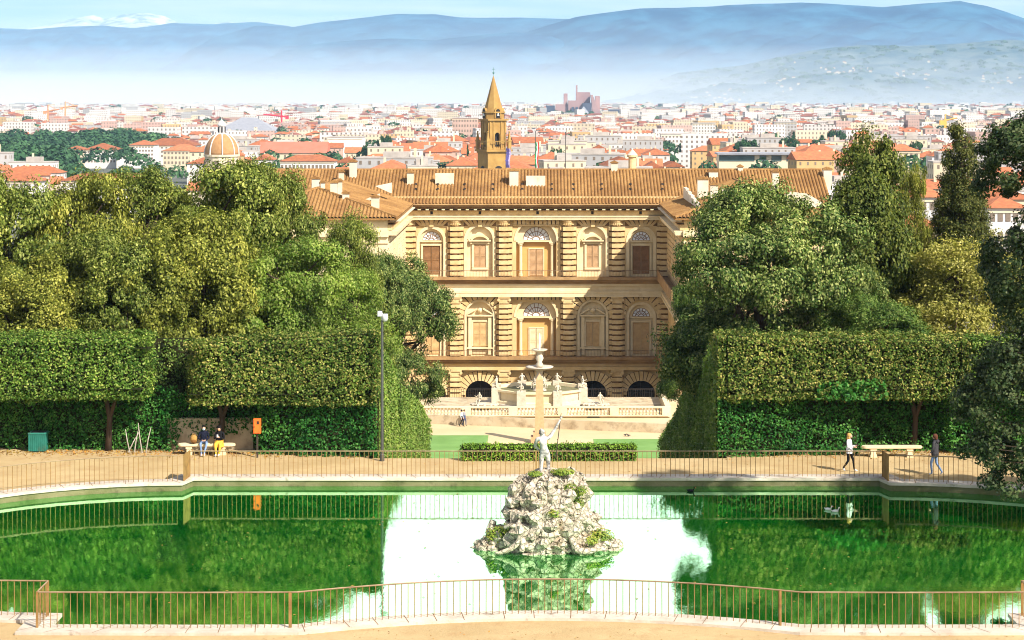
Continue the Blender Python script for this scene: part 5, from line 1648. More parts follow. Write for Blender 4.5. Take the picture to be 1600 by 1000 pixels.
pigeon(982, 682.5, R(-60), 'grey pigeon on the pale gravel, farther from the obelisk')
# ================================================================ HEDGES
def upper_hedge(x0, x1, y0, y1, zb, zt0, zt1, mat, label, round_l=False, round_r=False, seed=1):
    """clipped block of leaves carried on trunks, its underside overhanging the ivy below"""
    o_faces = []
    def seg(xa, ya, xb, yb, za, zb_):
        o_faces.append([(xa, ya, zb), (xb, yb, zb), (xb, yb, zb_), (xa, ya, za)])
    n = 6
    zt = lambda x: zt0 + (zt1 - zt0) * (x - x0) / (x1 - x0)
    xa, xb = x0, x1
    if round_l:
        for i in range(n):
            a, b = R(180 - 90 * i / n), R(180 - 90 * (i + 1) / n)
            f_ = lambda t: (x0 + 1.6 + 1.6 * math.cos(t), y0 + 1.6 - 1.6 * math.sin(t))
            p, q = f_(a), f_(b); seg(*p, *q, zt(p[0]) - .25 * (1 - i / n), zt(q[0]) - .25 * (1 - (i + 1) / n))
        xa = x0 + 1.6
    if round_r:
        for i in range(n):
            a, b = R(90 - 90 * i / n), R(90 - 90 * (i + 1) / n)
            f_ = lambda t: (x1 - 1.6 + 1.6 * math.cos(t), y0 + 1.6 - 1.6 * math.sin(t))
            p, q = f_(a), f_(b); seg(*p, *q, zt(p[0]) - .25 * i / n, zt(q[0]) - .25 * (i + 1) / n)
        xb = x1 - 1.6
    k = max(1, int((xb - xa) / 2.5))
    for i in range(k):
        p, q = xa + (xb - xa) * i / k, xa + (xb - xa) * (i + 1) / k
        seg(p, y0, q, y0, zt(p), zt(q))
    o_faces.append([(x0, y0 + .15, zt0), (x1, y0 + .15, zt1), (x1, y1, zt1), (x0, y1, zt0)])          # top
    o_faces.append([(x0 + .3, y1, zb), (x1 - .3, y1, zb), (x1 - .3, y0, zb), (x0 + .3, y0, zb)])        # underside
    if not round_l: o_faces.append([(x0, y1, zb), (x0, y0, zb), (x0, y0, zt0), (x0, y1, zt0)])
    if not round_r: o_faces.append([(x1, y0, zb), (x1, y1, zb), (x1, y1, zt1), (x1, y0, zt1)])
    root = empty('clipped_hedge', ((x0 + x1) / 2, (y0 + y1) / 2, 0), label, 'hedge', None)
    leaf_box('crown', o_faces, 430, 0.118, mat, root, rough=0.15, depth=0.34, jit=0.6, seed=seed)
    for t in (0.16, 0.80):
        x = x0 + (x1 - x0) * t; yt = y0 + 2.05
        mb = MB(); mb.tube([(x, yt, -.1), (x + .1, yt - .1, 1.6), (x - .25, yt, zb + .5)], [.17, .13, .10], 8)
        mb.tube([(x + .1, yt - .1, 1.6), (x + .6, yt - .1, zb + .4)], [.11, .07], 7)
        mb.build('trunk', M_['bark'], root, smooth=True)
    return root
XL, XR = -7.63, 8.36
upper_hedge(-30.0, -18.35, 94.6, 97.2, 2.75, 5.6, 5.6, 'hedge', 'clipped hedge block above the green litter bin, with a rounded end', round_r=True, seed=2)
upper_hedge(-16.75, XL, 94.6, 97.2, 2.5, 5.3, 5.8, 'hedge_rusty', 'clipped hedge block with rusty tips above the stone niche and cabinet', round_l=True, seed=7)
upper_hedge(XR, 20.3, 94.6, 97.2, 2.75, 5.7, 5.45, 'hedge_rusty', 'clipped hedge block above the blonde walker, with pale rusty leaf tips', seed=12)
upper_hedge(20.35, 31.0, 94.7, 97.2, 2.75, 5.45, 5.45, 'hedge', 'clipped hedge block above the hooded walker and behind the dark near branches', seed=17)
def ivy(name, label, faces, seed, mat='ivy', dens=330, leaf=0.125, cat='hedge'):
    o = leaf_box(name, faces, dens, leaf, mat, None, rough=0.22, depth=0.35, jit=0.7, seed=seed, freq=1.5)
    return tag(o, label, cat)
def front(x0, x1, ya, yb, zt, n=3):
    return [[(x0 + (x1 - x0) * i / n, ya + (yb - ya) * i / n, 0), (x0 + (x1 - x0) * (i + 1) / n, ya + (yb - ya) * (i + 1) / n, 0), (x0 + (x1 - x0) * (i + 1) / n, ya + (yb - ya) * (i + 1) / n + .1, zt), (x0 + (x1 - x0) * i / n, ya + (yb - ya) * i / n + .1, zt)] for i in range(n)]
ivy('ivy_hedge', 'deep green ivy wall behind the litter bin, under the rounded hedge block', front(-30, -17.3, 97.3, 96.5, 3.1, 5), 3)
ivy('ivy', 'ivy trailing over the stone niche wall behind the backpack and masked person', [[(PX(255, 96.8), 96.85, .5), (PX(398, 96.8), 96.85, .8), (PX(400, 96.8), 96.85, 2.6), (PX(250, 96.8), 96.85, 2.8)]], 13, 'ivy', 300, .125, 'ivy')
ivy('ivy_hedge', 'shaded leafy recess between the two clipped hedge blocks on the bin side', front(-19.2, -13.6, 97.9, 97.6, 5.2), 4, 'holm', 170)
ivy('ivy_hedge', 'bright ivy bank between the orange cabinet and the camera pole', front(-13.4, XL - .05, 95.6, 94.75, 2.75, 4) + [[(-13.4, 97.6, 0), (-13.4, 95.6, 0), (-13.4, 95.7, 2.7), (-13.4, 97.6, 2.7)]], 5)
ivy('ivy_hedge', 'ivy wall behind the blonde walker, bright green at its foot', front(XR + .05, 15.2, 94.9, 95.6, 2.9, 3), 6)
ivy('ivy_hedge', 'shaded ivy wall behind the empty stone bench', front(15.0, 20.4, 96.5, 96.6, 3.0, 2), 8)
ivy('ivy_hedge', 'bright ivy bank behind the hooded walker and the near branches', front(19.5, 32, 95.9, 96.3, 2.9, 4) + [[(19.5, 97.0, 0), (19.5, 95.9, 0), (19.5, 96.0, 2.9), (19.5, 97.0, 2.9)]], 9)
ivy('ivy', 'fresh bright green sprig clump hanging over the underside of the hedge above the empty bench', [[(PX(1276, 94.4), 94.45, 2.75), (PX(1390, 94.4), 94.45, 2.75), (PX(1385, 94.4), 94.5, 3.75), (PX(1280, 94.4), 94.5, 3.55)]], 10, 'ivy', 260, 0.18, 'ivy')
# pale stone wall in the niche behind the bench
mb = MB(); mb.box(PX(262, 97.0), PX(396, 97.0), 96.9, 97.3, 0, 1.5)
tag(mb.build('niche_wall', M_['old_wall'], origin=(-15, 96.9, 0)), 'pale stone wall in the hedge niche behind the seated people', 'wall')
# bare pale shoots at the hedge foot
sh = MB()
for (x0, x1, h) in ((203, 196, 1.1), (210, 217, 1.2), (222, 216, 1.4), (200, 218, 1.0), (228, 236, 1.2)):
    sh.tube([(PX(x0, 96.0), 96.0, 0), (PX((x0 + x1) / 2, 96), 95.9, h * .55), (PX(x1, 96.2), 96.2, h)], [.03, .024, .012], 5)
tag(sh.build('bare_shrub', M_['twig'], origin=(PX(210, 96), 96, 0)), 'bare pale branching shoots at the hedge foot between bin and niche', 'shrub')
# clipped sides stepping down the slope
def side_hedge(sgn, x, segs, mat, where):
    words_ = ('first', 'second', 'third')
    for i, (ya, yb, za, zb_, g0, g1) in enumerate(segs):
        p = [(x, ya, g0), (x, yb, g1), (x, yb, zb_), (x, ya, za)]
        x2 = x + sgn * 2.8
        if sgn < 0: side_ = p
        else: side_ = [p[1], p[0], p[3], p[2]]
        fr = [(min(x, x2), ya, g0), (max(x, x2), ya, g0), (max(x, x2), ya, za), (min(x, x2), ya, za)]
        tp = [(min(x, x2), ya, za), (max(x, x2), ya, za), (max(x, x2), yb, zb_), (min(x, x2), yb, zb_)]
        fs = [side_, tp] + ([fr] if i else [])
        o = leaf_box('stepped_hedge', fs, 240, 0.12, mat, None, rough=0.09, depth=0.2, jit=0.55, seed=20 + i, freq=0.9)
        tag(o, f'{words_[i]} step of the tall clipped hedge going downhill on the {where} side', 'hedge', 'stepped hedges down the slope')
side_hedge(-1, XL, [(95.2, 109.2, 5.6, 1.9, -1.0, -4.4), (110.6, 128.5, 1.2, -2.5, -4.8, -9.2), (128.9, 140, -2.6, -5.6, -9.2, -12)], 'side', 'sunlit')
side_hedge(1, XR, [(95.2, 108.2, 5.5, 2.1, -1.0, -4.2), (108.7, 121.5, 1.75, -1.3, -4.2, -7.5), (122, 140, -1.9, -6.8, -7.5, -12)], 'side', 'shaded')
# low box hedge on the terrace edge
o = leaf_box('box_hedge', [[(-3.62, 93.8, 0), (4.48, 93.8, 0), (4.48, 93.83, .72), (-3.62, 93.83, .72)], [(-3.62, 93.8, .72), (4.48, 93.8, .72), (4.48, 94.5, .72), (-3.62, 94.5, .72)],
    [(-3.62, 94.5, 0), (-3.62, 93.8, 0), (-3.62, 93.8, .72), (-3.62, 94.5, .72)], [(4.48, 93.8, 0), (4.48, 94.5, 0), (4.48, 94.5, .72), (4.48, 93.8, .72)], [(4.48, 94.5, 0), (-3.62, 94.5, 0), (-3.62, 94.5, .72), (4.48, 94.5, .72)]],
    420, 0.085, 'box', None, rough=0.05, depth=0.12, jit=0.7, seed=31, freq=2.5)
tag(o, 'low clipped bright green box hedge on the terrace edge behind the statue', 'hedge')
# fallen leaves along the foot of the hedges
n = 2600
x = np.concatenate([rng.uniform(-28, -8, n // 2), rng.uniform(8.6, 26, n // 2)])
y = 96.6 - np.abs(rng.normal(size=n)) * 0.75 - 0.3 * (np.abs(x) < 14)
C = np.stack([x, y, np.full(n, 0.02)], 1)
Nn = np.tile([0, 0, 1.0], (n, 1)) + rng.normal(size=(n, 3)) * 0.35
tag(link_mesh('fallen_leaves', leaf_mesh('fallen_leaves', C, Nn, 0.12), M_['litter']), kind='stuff')

# a few leaves afloat on the pool and blown over the near path
n = 130
C = np.stack([rng.uniform(-15, 15, n), rng.uniform(65.5, 88, n), np.full(n, -0.272)], 1)
C = C[(np.abs(C[:, 0] - RX) > 3.2) | (np.abs(C[:, 1] - RY) > 3)]
tag(link_mesh('floating_leaves', leaf_mesh('floating_leaves', C, np.tile([0, 0, 1.0], (len(C), 1)), 0.11), M_['litter']), kind='stuff')
n = 420
C = np.stack([rng.uniform(-18, 18, n), rng.uniform(60, 64.2, n), np.full(n, 0.015)], 1)
C = np.concatenate([C, np.stack([rng.uniform(-24, 22, 500), rng.uniform(91, 95.5, 500), np.full(500, 0.015)], 1)])
tag(link_mesh('fallen_leaves', leaf_mesh('fallen_leaves', C, np.tile([0, 0, 1.0], (len(C), 1)) + rng.normal(size=C.shape) * .25, 0.07), M_['litter']), kind='stuff')

# ================================================================ TREES
# a few model trees, then copies: every copy gets its place from its own distance and size
PROTO = {}
def lobes_round(seed, n=9, rx=3.6, h=(4.5, 9.5), r=(2.2, 3.0), sq=0.9):
    q = np.random.default_rng(seed); out = [(0, 0, (h[0] + h[1]) / 2, rx * 0.85, rx * 0.85, (h[1] - h[0]) * 0.52)]
    for i in range(n):
        a = 2 * math.pi * i / n + q.uniform(-.3, .3); d = q.uniform(0.5, 0.95) * rx
        rr = q.uniform(*r)
        out.append((d * math.cos(a), d * math.sin(a), q.uniform(*h) * (1 if d < .7 * rx else .86), rr, rr, rr * sq))
    for i in range(4):
        a = i * 1.57 + q.uniform(0, 1)
        out.append((rx * .42 * math.cos(a), rx * .42 * math.sin(a), h[1] + q.uniform(-.4, .5), r[0] * .95, r[0] * .95, r[0] * .8))
    return out
LOB = {
    'A': dict(lobes=lobes_round(1), nclump=190, per=430, rcl=0.82, leaf=0.175),
    'B': dict(lobes=lobes_round(5, 8, 2.7, (3.6, 10.4), (1.5, 2.3), 1.2), nclump=170, per=360, rcl=0.75, leaf=0.17, inner=.25),
    'C': dict(lobes=lobes_round(9, 12, 3.9, (2.6, 9.3), (2.0, 2.7)), nclump=430, per=320, rcl=0.70, leaf=0.16, jit=.45, inner=.45),
    'loose': dict(lobes=lobes_round(14, 7, 3.3, (3.2, 9.0), (1.6, 2.4), 1.1), nclump=180, per=230, rcl=0.80, leaf=0.17, inner=.4, jit=.8),
    'cone': dict(lobes=[(0.25 * math.cos(k * 2.1), 0.25 * math.sin(k * 2.1), 1.6 + k * 0.86, 2.3 * (1 - (k / 11.5) ** 1.25) + .35, 2.3 * (1 - (k / 11.5) ** 1.25) + .35, 1.0) for k in range(11)], nclump=420, per=150, rcl=0.55, leaf=0.15, inner=.4, jit=.7),
    'D': dict(lobes=[(0, 0, 8.8, 1.7, 1.7, 1.6), (.6, .3, 7.0, 2.5, 2.4, 1.6), (-.9, 0, 5.6, 2.9, 2.8, 1.7), (.7, -.4, 4.2, 3.2, 3.0, 1.6), (-1.5, .5, 7.6, 1.6, 1.6, 1.3), (1.8, .3, 5.6, 1.8, 1.8, 1.3), (0, 0, 2.6, 3.2, 3.0, 1.4)], nclump=260, per=290, rcl=0.75, leaf=0.165, inner=.35),
}
BOX = {}
def plant(kind, mat, px, top, bot, wpx, Y, label, rz=None):
    k = F / Y
    if kind not in PROTO:
        d = dict(LOB[kind]); lb = d.pop('lobes')
        root = tree('tree', 'tree', 'tree', (0, 0, 0), lb, 3, 0.34, mat, group='trees around the garden', **d)
        co = np.empty(len(root.children[0].data.vertices) * 3); root.children[0].data.vertices.foreach_get('co', co)
        co = co.reshape(-1, 3)
        BOX[kind] = (np.percentile(co[:, 0], 99.3) - np.percentile(co[:, 0], 0.7), np.percentile(co[:, 2], 0.7), np.percentile(co[:, 2], 99.7))
        PROTO[kind] = root
        r = root
    else:
        r = dup(PROTO[kind], mats={'crown': M_[mat]})
        for ch in r.children:
            if ch.name.startswith('crown'):
                ch.material_slots[0].link = 'OBJECT'; ch.material_slots[0].material = M_[mat]
    w0, z0, z1 = BOX[kind]
    zt, zb = PZ(top, Y), PZ(bot, Y)
    sx = wpx / k / w0
    sz = (zt - zb) / (z1 - z0)
    r.scale = (sx, sx, sz)
    r.location = (PX(px, Y), Y, zb - z0 * sz)
    r.rotation_euler = (0, 0, random.uniform(0, 6.28) if rz is None else rz)
    r['label'] = label
    return r
TREES = [
    ('A', 'olive', 10, 268, 570, 240, 107, 'broad olive-green tree above the litter bin, cut by the picture edge'),
    ('A', 'olive2', 118, 274, 570, 190, 108, 'yellowish tree rising above the rounded hedge block, below the far wood'),
    ('B', 'olive', 225, 264, 540, 150, 110, 'thin-topped olive tree below the pale palazzo with the pediment'),
    ('A', 'olive', 335, 258, 560, 270, 112, 'large olive tree below the ribbed dome'),
    ('A', 'olive', 418, 252, 500, 150, 113, 'olive tree touching the tiled roof of the left palace wing'),
    ('A', 'olive2', 60, 395, 590, 220, 103, 'low bushy tree just behind the rounded hedge block'),
    ('A', 'olive', 190, 365, 590, 200, 103.5, 'dark-hearted olive tree behind the gap between hedge blocks'),
    ('A', 'olive2', 310, 335, 590, 230, 104, 'pale olive tree above the niche bench'),
    ('A', 'fresh', 450, 375, 600, 220, 105, 'light green round tree above the orange cabinet'),
    ('loose', 'olive', 553, 335, 560, 110, 116, 'slender airy tree in front of the left palace wing end wall'),
    ('loose', 'fresh', 545, 415, 600, 140, 108, 'bright fresh green tree behind the camera pole'),
    ('C', 'holm2', 614, 402, 632, 172, 141, 'rounded dark green tree overlapping the left of the courtyard facade'),
    ('C', 'holm2', 570, 400, 610, 150, 128, 'grey-green tree between the camera pole and the palace wing'),
    ('C', 'holm2', 1190, 290, 610, 300, 107, 'large dense round tree above the hedge beside the palace right wing'),
    ('C', 'holm', 1088, 440, 618, 112, 143, 'dark tree tucked between the arcade and the shaded stepped hedge'),
    ('D', 'dark_olive', 1357, 216, 570, 185, 110, 'tall tapering olive tree below the yellow loggia tower'),
    ('cone', 'brown_con', 1503, 198, 450, 108, 113, 'tall dark conifer against the city roofs'),
    ('loose', 'olive2', 1430, 255, 480, 60, 113, 'thin wispy tree between the tapering tree and the conifer'),
    ('loose', 'gold', 1500, 372, 585, 220, 106, 'pale golden bushy tree below the conifer'),
    ('A', 'holm', 1372, 462, 600, 170, 102.5, 'dark green shrub-like tree behind the bright hedge sprigs'),
    ('C', 'holm2', 1310, 390, 590, 150, 108, 'grey-green tree right of the large dense round tree'),
    ('loose', 'olive2', 1440, 395, 580, 130, 110, 'yellow-green tree left of the pale golden bushy tree'),
    ('A', 'olive', 1605, 390, 590, 130, 108, 'olive tree partly hidden behind the near dark branches'),
]
for t in TREES: plant(*t)
# big dark tree close by on the right, only its left flank is in view
nx_, ny_ = 28.2, 76.0
def near_tree():
    zc = lambda py: PZ(py, ny_)
    kx = lambda px: PX(px - 14, ny_)
    L = [(kx(1640), ny_, zc(270), 2.4, 2.4, 2.2), (kx(1615), ny_, zc(235), 1.25, 1.3, 1.0), (kx(1660), ny_, zc(420), 2.6, 2.4, 2.2), (kx(1620), ny_ + .3, zc(470), 1.2, 1.2, 1.2), (kx(1650), ny_, zc(570), 2.4, 2.0, 1.9),
         (kx(1590), ny_, zc(620), 1.9, 1.6, 1.5), (kx(1545), ny_ - .4, zc(640), .9, .9, .8), (kx(1600), ny_ - .3, zc(700), 1.7, 1.4, 1.1), (kx(1545), ny_ - .5, zc(706), .75, .7, .7), (kx(1572), ny_ - .4, zc(752), .7, .7, .6), (kx(1610), ny_, zc(735), .9, .9, .6)]
    L = [(a - nx_, b - ny_, c_, d, e, f_) for a, b, c_, d, e, f_ in L]
    L += [(-1.4, .5, 12.0, 3.4, 3.2, 2.6), (-.8, .5, 8.2, 3.6, 3.4, 2.4), (-2.2, 0, 5.6, 2.6, 2.6, 1.6), (.5, 2.0, 10.0, 3.0, 3.0, 2.2), (1.8, -1, 10, 3, 3, 2.4)]
    root = empty('tree', (nx_, ny_, 0), 'big dark tree leaning in beside the pool, its branches hanging over the railing', 'tree')
    C, Nn, cl = crown_points(L, 760, 190, 0.48, jit=0.7, inner=.2, up=.3)
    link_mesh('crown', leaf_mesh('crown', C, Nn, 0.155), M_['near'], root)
    mb = MB()
    mb.tube([(0, 0, -.3), (.1, 0, 2), (-.2, .1, 5), (0, 0, 9), (.2, 0, 13)], [.5, .42, .36, .26, .1], 10)
    for i in range(0, len(cl), 6):
        p = Vector((0, 0, max(1.6, min(12, cl[i][2] - 2.2)))); q = Vector(cl[i]); m_ = p.lerp(q, .5) + Vector((0, 0, .35))
        mb.tube([p, m_, q], [.07, .04, .012], 5, cap=False)
    me_ = bpy.data.meshes.new('trunk'); me_.from_pydata(mb.v, [], mb.f); link_mesh('trunk', me_, M_['bark'], root)
near_tree()

# ================================================================ CITY
GZ = -33.2
CW = {k: windowed('wall_' + k, c_, (0.20, 0.16, 0.13)) for k, c_ in dict(white=(0.64, 0.60, 0.55), cream=(0.62, 0.52, 0.36), ochre=(0.52, 0.35, 0.16), pink=(0.50, 0.33, 0.27), grey=(0.38, 0.37, 0.36)).items()}
CWP = {k: surf('plain_wall_' + k, c_, tuple(x * .86 for x in c_), .15, .9, spec=.1, per_object=.08) for k, c_ in dict(white=(0.68, 0.64, 0.58), cream=(0.64, 0.54, 0.37), ochre=(0.56, 0.37, 0.16), pink=(0.54, 0.36, 0.28), grey=(0.42, 0.40, 0.38)).items()}
WIN = surf('shuttered_window', (0.16, 0.12, 0.09), (0.22, 0.17, 0.12), 2, .7)
TC = M_['tile_city']
FLAT = surf('pale_flat_roof', (0.44, 0.39, 0.34), (0.32, 0.28, 0.24), .3, .9)
def facade(mb, w, d, h, storeys, cols_w, cols_d, ww=0.95, wh=1.5, m=1, pr=0.05):
    for s_ in range(storeys):
        z = h * (s_ + 0.35) / storeys
        for k in range(cols_w):
            x = -w / 2 + w * (k + .5) / cols_w
            for y in (-d / 2 - pr, d / 2 + pr): mb.box(x - ww / 2, x + ww / 2, y - .03, y + .03, z, z + wh, m)
        for k in range(cols_d):
            y = -d / 2 + d * (k + .5) / cols_d
            for x in (-w / 2 - pr, w / 2 + pr): mb.box(x - .03, x + .03, y - ww / 2, y + ww / 2, z, z + wh, m)
def roof_mesh(mb, w, d, h, kind, rise, ov=0.6):
    a, b = w / 2 + ov, d / 2 + ov
    if kind == 'flat':
        mb.box(-a + .4, a - .4, -b + .4, b - .4, h, h + 0.5)
        mb.box(-w * .15, w * .2, -d * .2, d * .2, h + .501, h + 2.6)
        return
    r = max(0.0, a - b * 0.95) if kind == 'hip' else a
    z0, z1 = h, h + rise
    E = [(-a, -b, z0), (a, -b, z0), (a, b, z0), (-a, b, z0)]
    Rg = [(-r, 0, z1), (r, 0, z1)]
    mb.face([E[0], E[1], Rg[1], Rg[0]]); mb.face([E[2], E[3], Rg[0], Rg[1]])
    mb.face([E[1], E[2], Rg[1]]); mb.face([E[3], E[0], Rg[0]])
    mb.face([E[3], E[2], E[1], E[0]])
HP = []
def house_proto(w, d, storeys, kind, wall, seed):
    h = storeys * 3.5 + 0.8
    root = empty('house', (0, 0, 0), 'house', 'house', 'tile-roofed houses of the near city')
    mb = MB(); mb.box(-w / 2, w / 2, -d / 2, d / 2, -1.0, h)
    if kind == 'gable':
        for s_ in (-1, 1): mb.prism([(s_ * w / 2, -d / 2, h), (s_ * w / 2, d / 2, h), (s_ * w / 2, 0, h + d * .26)], (-s_ * .3, 0, 0))
    facade(mb, w, d, h, storeys, int(w / 3.4), int(d / 3.6))
    me = bpy.data.meshes.new('wall'); me.from_pydata(mb.v, [], mb.f); me.polygons.foreach_set('material_index', mb.m)
    link_mesh('wall', me, [CWP[wall], WIN], root)
    mb = MB(); roof_mesh(mb, w, d, h, kind, min(w, d) * (.24 if kind == 'hip' else .28))
    me = bpy.data.meshes.new('roof'); me.from_pydata(mb.v, [], mb.f); ro = link_mesh('roof', me, TC if kind != 'flat' else FLAT, root)
    mb = MB(); q = random.Random(seed)
    x, y = q.uniform(-w * .3, w * .3), q.uniform(-d * .2, d * .2)
    mb.box(x - .5, x + .5, y - .4, y + .4, h, h + min(w, d) * .24 + .9)
    me = bpy.data.meshes.new('chimney'); me.from_pydata(mb.v, [], mb.f); link_mesh('chimney', me, CWP['cream'], ro)
    return dict(root=root, w=w, d=d, h=h, storeys=storeys, kind=kind, wall=wall, used=False)
k = 0
for wall in ('white', 'cream', 'ochre', 'white', 'cream', 'pink', 'white', 'cream'):
    for kind, w_, d_, st_ in (('hip', 19 + 2.3 * (k % 4), 14 + (k % 3), 4 + k % 2), ('gable', 15 + 2 * (k % 3), 11 + k % 3, 3 + k % 3)):
        HP.append(house_proto(w_, d_, st_, kind, wall, k))
    k += 1
HP.append(house_proto(24, 14, 5, 'flat', 'white', 50)); HP.append(house_proto(20, 13, 6, 'flat', 'cream', 51)); HP.append(house_proto(28, 13, 6, 'flat', 'grey', 52))

# --- landmark buildings of the city, each placed by its own distance
FOOT = []
def P0(px, Y): return (PX(px, Y), Y)
def block(name, label, px0, px1, ptop, Y, wall='white', depth=14, roof='hip', rise=None, cols=None, storeys=None, cat='building', roofmat=None, z_extra=0):
    x0, x1 = PX(px0, Y), PX(px1, Y)
    w, h = x1 - x0, PZ(ptop, Y) - GZ
    rise = (min(w, depth) * .2 if roof != 'flat' else 0.5) if rise is None else rise
    h -= rise
    root = empty(name, ((x0 + x1) / 2, Y + depth / 2, GZ), label, cat)
    mb = MB(); mb.box(-w / 2, w / 2, -depth / 2, depth / 2, 0, h)
    if roof == 'gable': 
        for s_ in (-1, 1): mb.prism([(s_ * w / 2, -depth / 2, h), (s_ * w / 2, depth / 2, h), (s_ * w / 2, 0, h + rise * .95)], (-s_ * .3, 0, 0))
    me = bpy.data.meshes.new('wall'); me.from_pydata(mb.v, [], mb.f); link_mesh('wall', me, CWP[wall], root)
    storeys = storeys or max(2, int(h / 4.2)); cols = cols or max(3, int(w / 4.5))
    wm = None
    n = 0
    for s_ in range(storeys):
        z = h * (s_ + .32) / storeys
        for k in range(cols):
            if n >= 60 or z < h * .3: continue
            n += 1
            x = -w / 2 + w * (k + .5) / cols
            if wm is None:
                m2 = MB(); m2.box(-.6, .6, -.06, .06, 0, min(2.2, h / storeys * .5)); wm = bpy.data.meshes.new('window'); wm.from_pydata(m2.v, [], m2.f); wm.materials.append(WIN)
            o = bpy.data.objects.new('window', wm); COL.objects.link(o); o.parent = root; o.location = (x, -depth / 2 - .06, z)
    mb = MB()
    if roof == 'flat': mb.box(-w / 2 - .3, w / 2 + .3, -depth / 2 - .3, depth / 2 + .3, h, h + .6)
    else: roof_mesh(mb, w, depth, h, roof, rise, .8)
    me = bpy.data.meshes.new('roof'); me.from_pydata(mb.v, [], mb.f); link_mesh('roof', me, roofmat or (TC if roof != 'flat' else FLAT), root)
    mb = MB(); mb.box(-w / 2 - .25, w / 2 + .25, -depth / 2 - .25, -depth / 2, h * .97 - .5, h * .97)
    me = bpy.data.meshes.new('cornice'); me.from_pydata(mb.v, [], mb.f); link_mesh('cornice', me, CWP['cream'], root)
    FOOT.append(((x0 + x1) / 2, Y + depth / 2, w / 2 + 3, depth / 2 + 4, px0, px1, PZ(ptop, Y)))
    return root
GREYR = surf('ribbed_grey_roof', (0.22, 0.22, 0.24), (0.30, 0.30, 0.32), .5, .6)
REDR = surf('red_roof_sheets', (0.62, 0.16, 0.10), (0.52, 0.14, 0.08), .2, .8)
block('palazzo', 'cream neoclassical palazzo beside the far wood, leftmost of the riverside row', 101, 130, 228, 1390, 'cream', 20, 'hip', cols=6)
block('palazzo', 'long grey-white riverside palazzo with three rows of windows', 131, 181, 224, 1395, 'white', 22, 'hip', cols=10, storeys=4)
block('palazzo', 'white pavilion with a triangular pediment in the riverside row', 182, 201, 236, 1385, 'white', 18, 'gable', cols=4)
block('palazzo', 'white apartment palazzo with dark balconies right of the pediment pavilion', 202, 240, 219, 1400, 'white', 20, 'hip', cols=8, storeys=6)
block('palazzo', 'tall palazzo with a wide orange roof behind the riverside row', 222, 305, 216, 1430, 'white', 26, 'hip', cols=12, storeys=5)
block('palazzo', 'cream palazzo at the foot of the ribbed dome', 255, 312, 226, 1360, 'cream', 20, 'hip', cols=10, storeys=4)
block('hall', 'huge hall with a grey ribbed roof behind the dome', 327, 437, 184, 2050, 'grey', 60, 'hip', 17, cat='hall', roofmat=GREYR)
block('hall', 'long gabled hall with a bright red roof right of the dome', 405, 509, 222, 1290, 'cream', 22, 'gable', 7, cat='hall', roofmat=REDR)
block('warehouse', 'large blank white block right of the red-roofed hall', 512, 566, 214, 1340, 'white', 24, 'flat', cols=0 or 3, storeys=1)
block('convent', 'long white building with a row of small windows just over the palace roof', 438, 522, 242, 1010, 'white', 16, 'hip', cols=14, storeys=3)
block('palazzo', 'pink five-storey block left of the bell tower', 707, 746, 184, 1920, 'pink', 24, 'flat', cols=9, storeys=6)
block('apartment_block', 'white apartment block with rows of dark balconies right of the grey stack', 1033, 1083, 209, 1520, 'white', 18, 'flat', cols=9, storeys=6)
block('apartment_block', 'tall white slab with shaded side left of the umbrella pines', 1210, 1245, 190, 1900, 'grey', 16, 'flat', cols=7, storeys=8)
block('apartment_block', 'white twin slab beside the pale city tower row, far right of the courthouse', 1082, 1118, 192, 2050, 'white', 18, 'flat', cols=8, storeys=7)
block('palazzo', 'ochre house with a wide eave roof between the wispy tree and the conifer', 1402, 1472, 335, 430, 'ochre', 14, 'hip', 3.0, cols=5, storeys=6)
block('house', 'tall white house with an orange roof above the ochre house', 1424, 1476, 290, 520, 'white', 14, 'hip', 3.0, cols=4, storeys=5)
block('palazzo', 'white loggia house with arched brown windows beside the conifer', 1545, 1605, 308, 480, 'white', 14, 'hip', 2.6, cols=5, storeys=5)
block('palazzo', 'yellow palazzo with green-grey windows behind the tapering tree', 1385, 1437, 226, 1050, 'cream', 16, 'hip', cols=6, storeys=4)
block('house', 'long low house with a white front and orange roof left, over the olive trees', 95, 250, 272, 850, 'white', 14, 'hip', cols=14, storeys=4)
block('house', 'orange-roofed house at the far left edge, above the olive trees', -40, 62, 272, 800, 'white', 14, 'hip', cols=9, storeys=4)
# glass-fronted low modern building
Yg_ = 1010
x0, x1 = PX(1124, Yg_), PX(1256, Yg_)
root = empty('modern_building', ((x0 + x1) / 2, Yg_ + 8, GZ), 'low modern building with dark glass front and flat grey roof beyond the palace', 'building')
glass = surf('dark_window_glass', (0.05, 0.08, 0.08), (0.08, 0.12, 0.11), .4, .15, spec=.6)
zt_ = PZ(239, Yg_)
mb = MB(); mb.box(x0, x1, Yg_ + 1.5, Yg_ + 16, GZ, zt_ - 1.0); mb.build('wall', CWP['cream'], root)
mb = MB(); mb.box(x0 - 1, x1 + 1, Yg_ - 1, Yg_ + 17, zt_ - .9, zt_); mb.build('roof', GREYR, root)
for a, b in ((0, .42), (.48, .56), (.62, .74), (.80, .97)):
    mb = MB(); mb.box(x0 + (x1 - x0) * a, x0 + (x1 - x0) * b, Yg_ + 1.3, Yg_ + 1.45, PZ(252, Yg_), zt_ - 1.3); mb.build('window', glass, root)
FOOT.append(((x0 + x1) / 2, Yg_ + 8, (x1 - x0) / 2 + 3, 12, 1124, 1256, zt_))
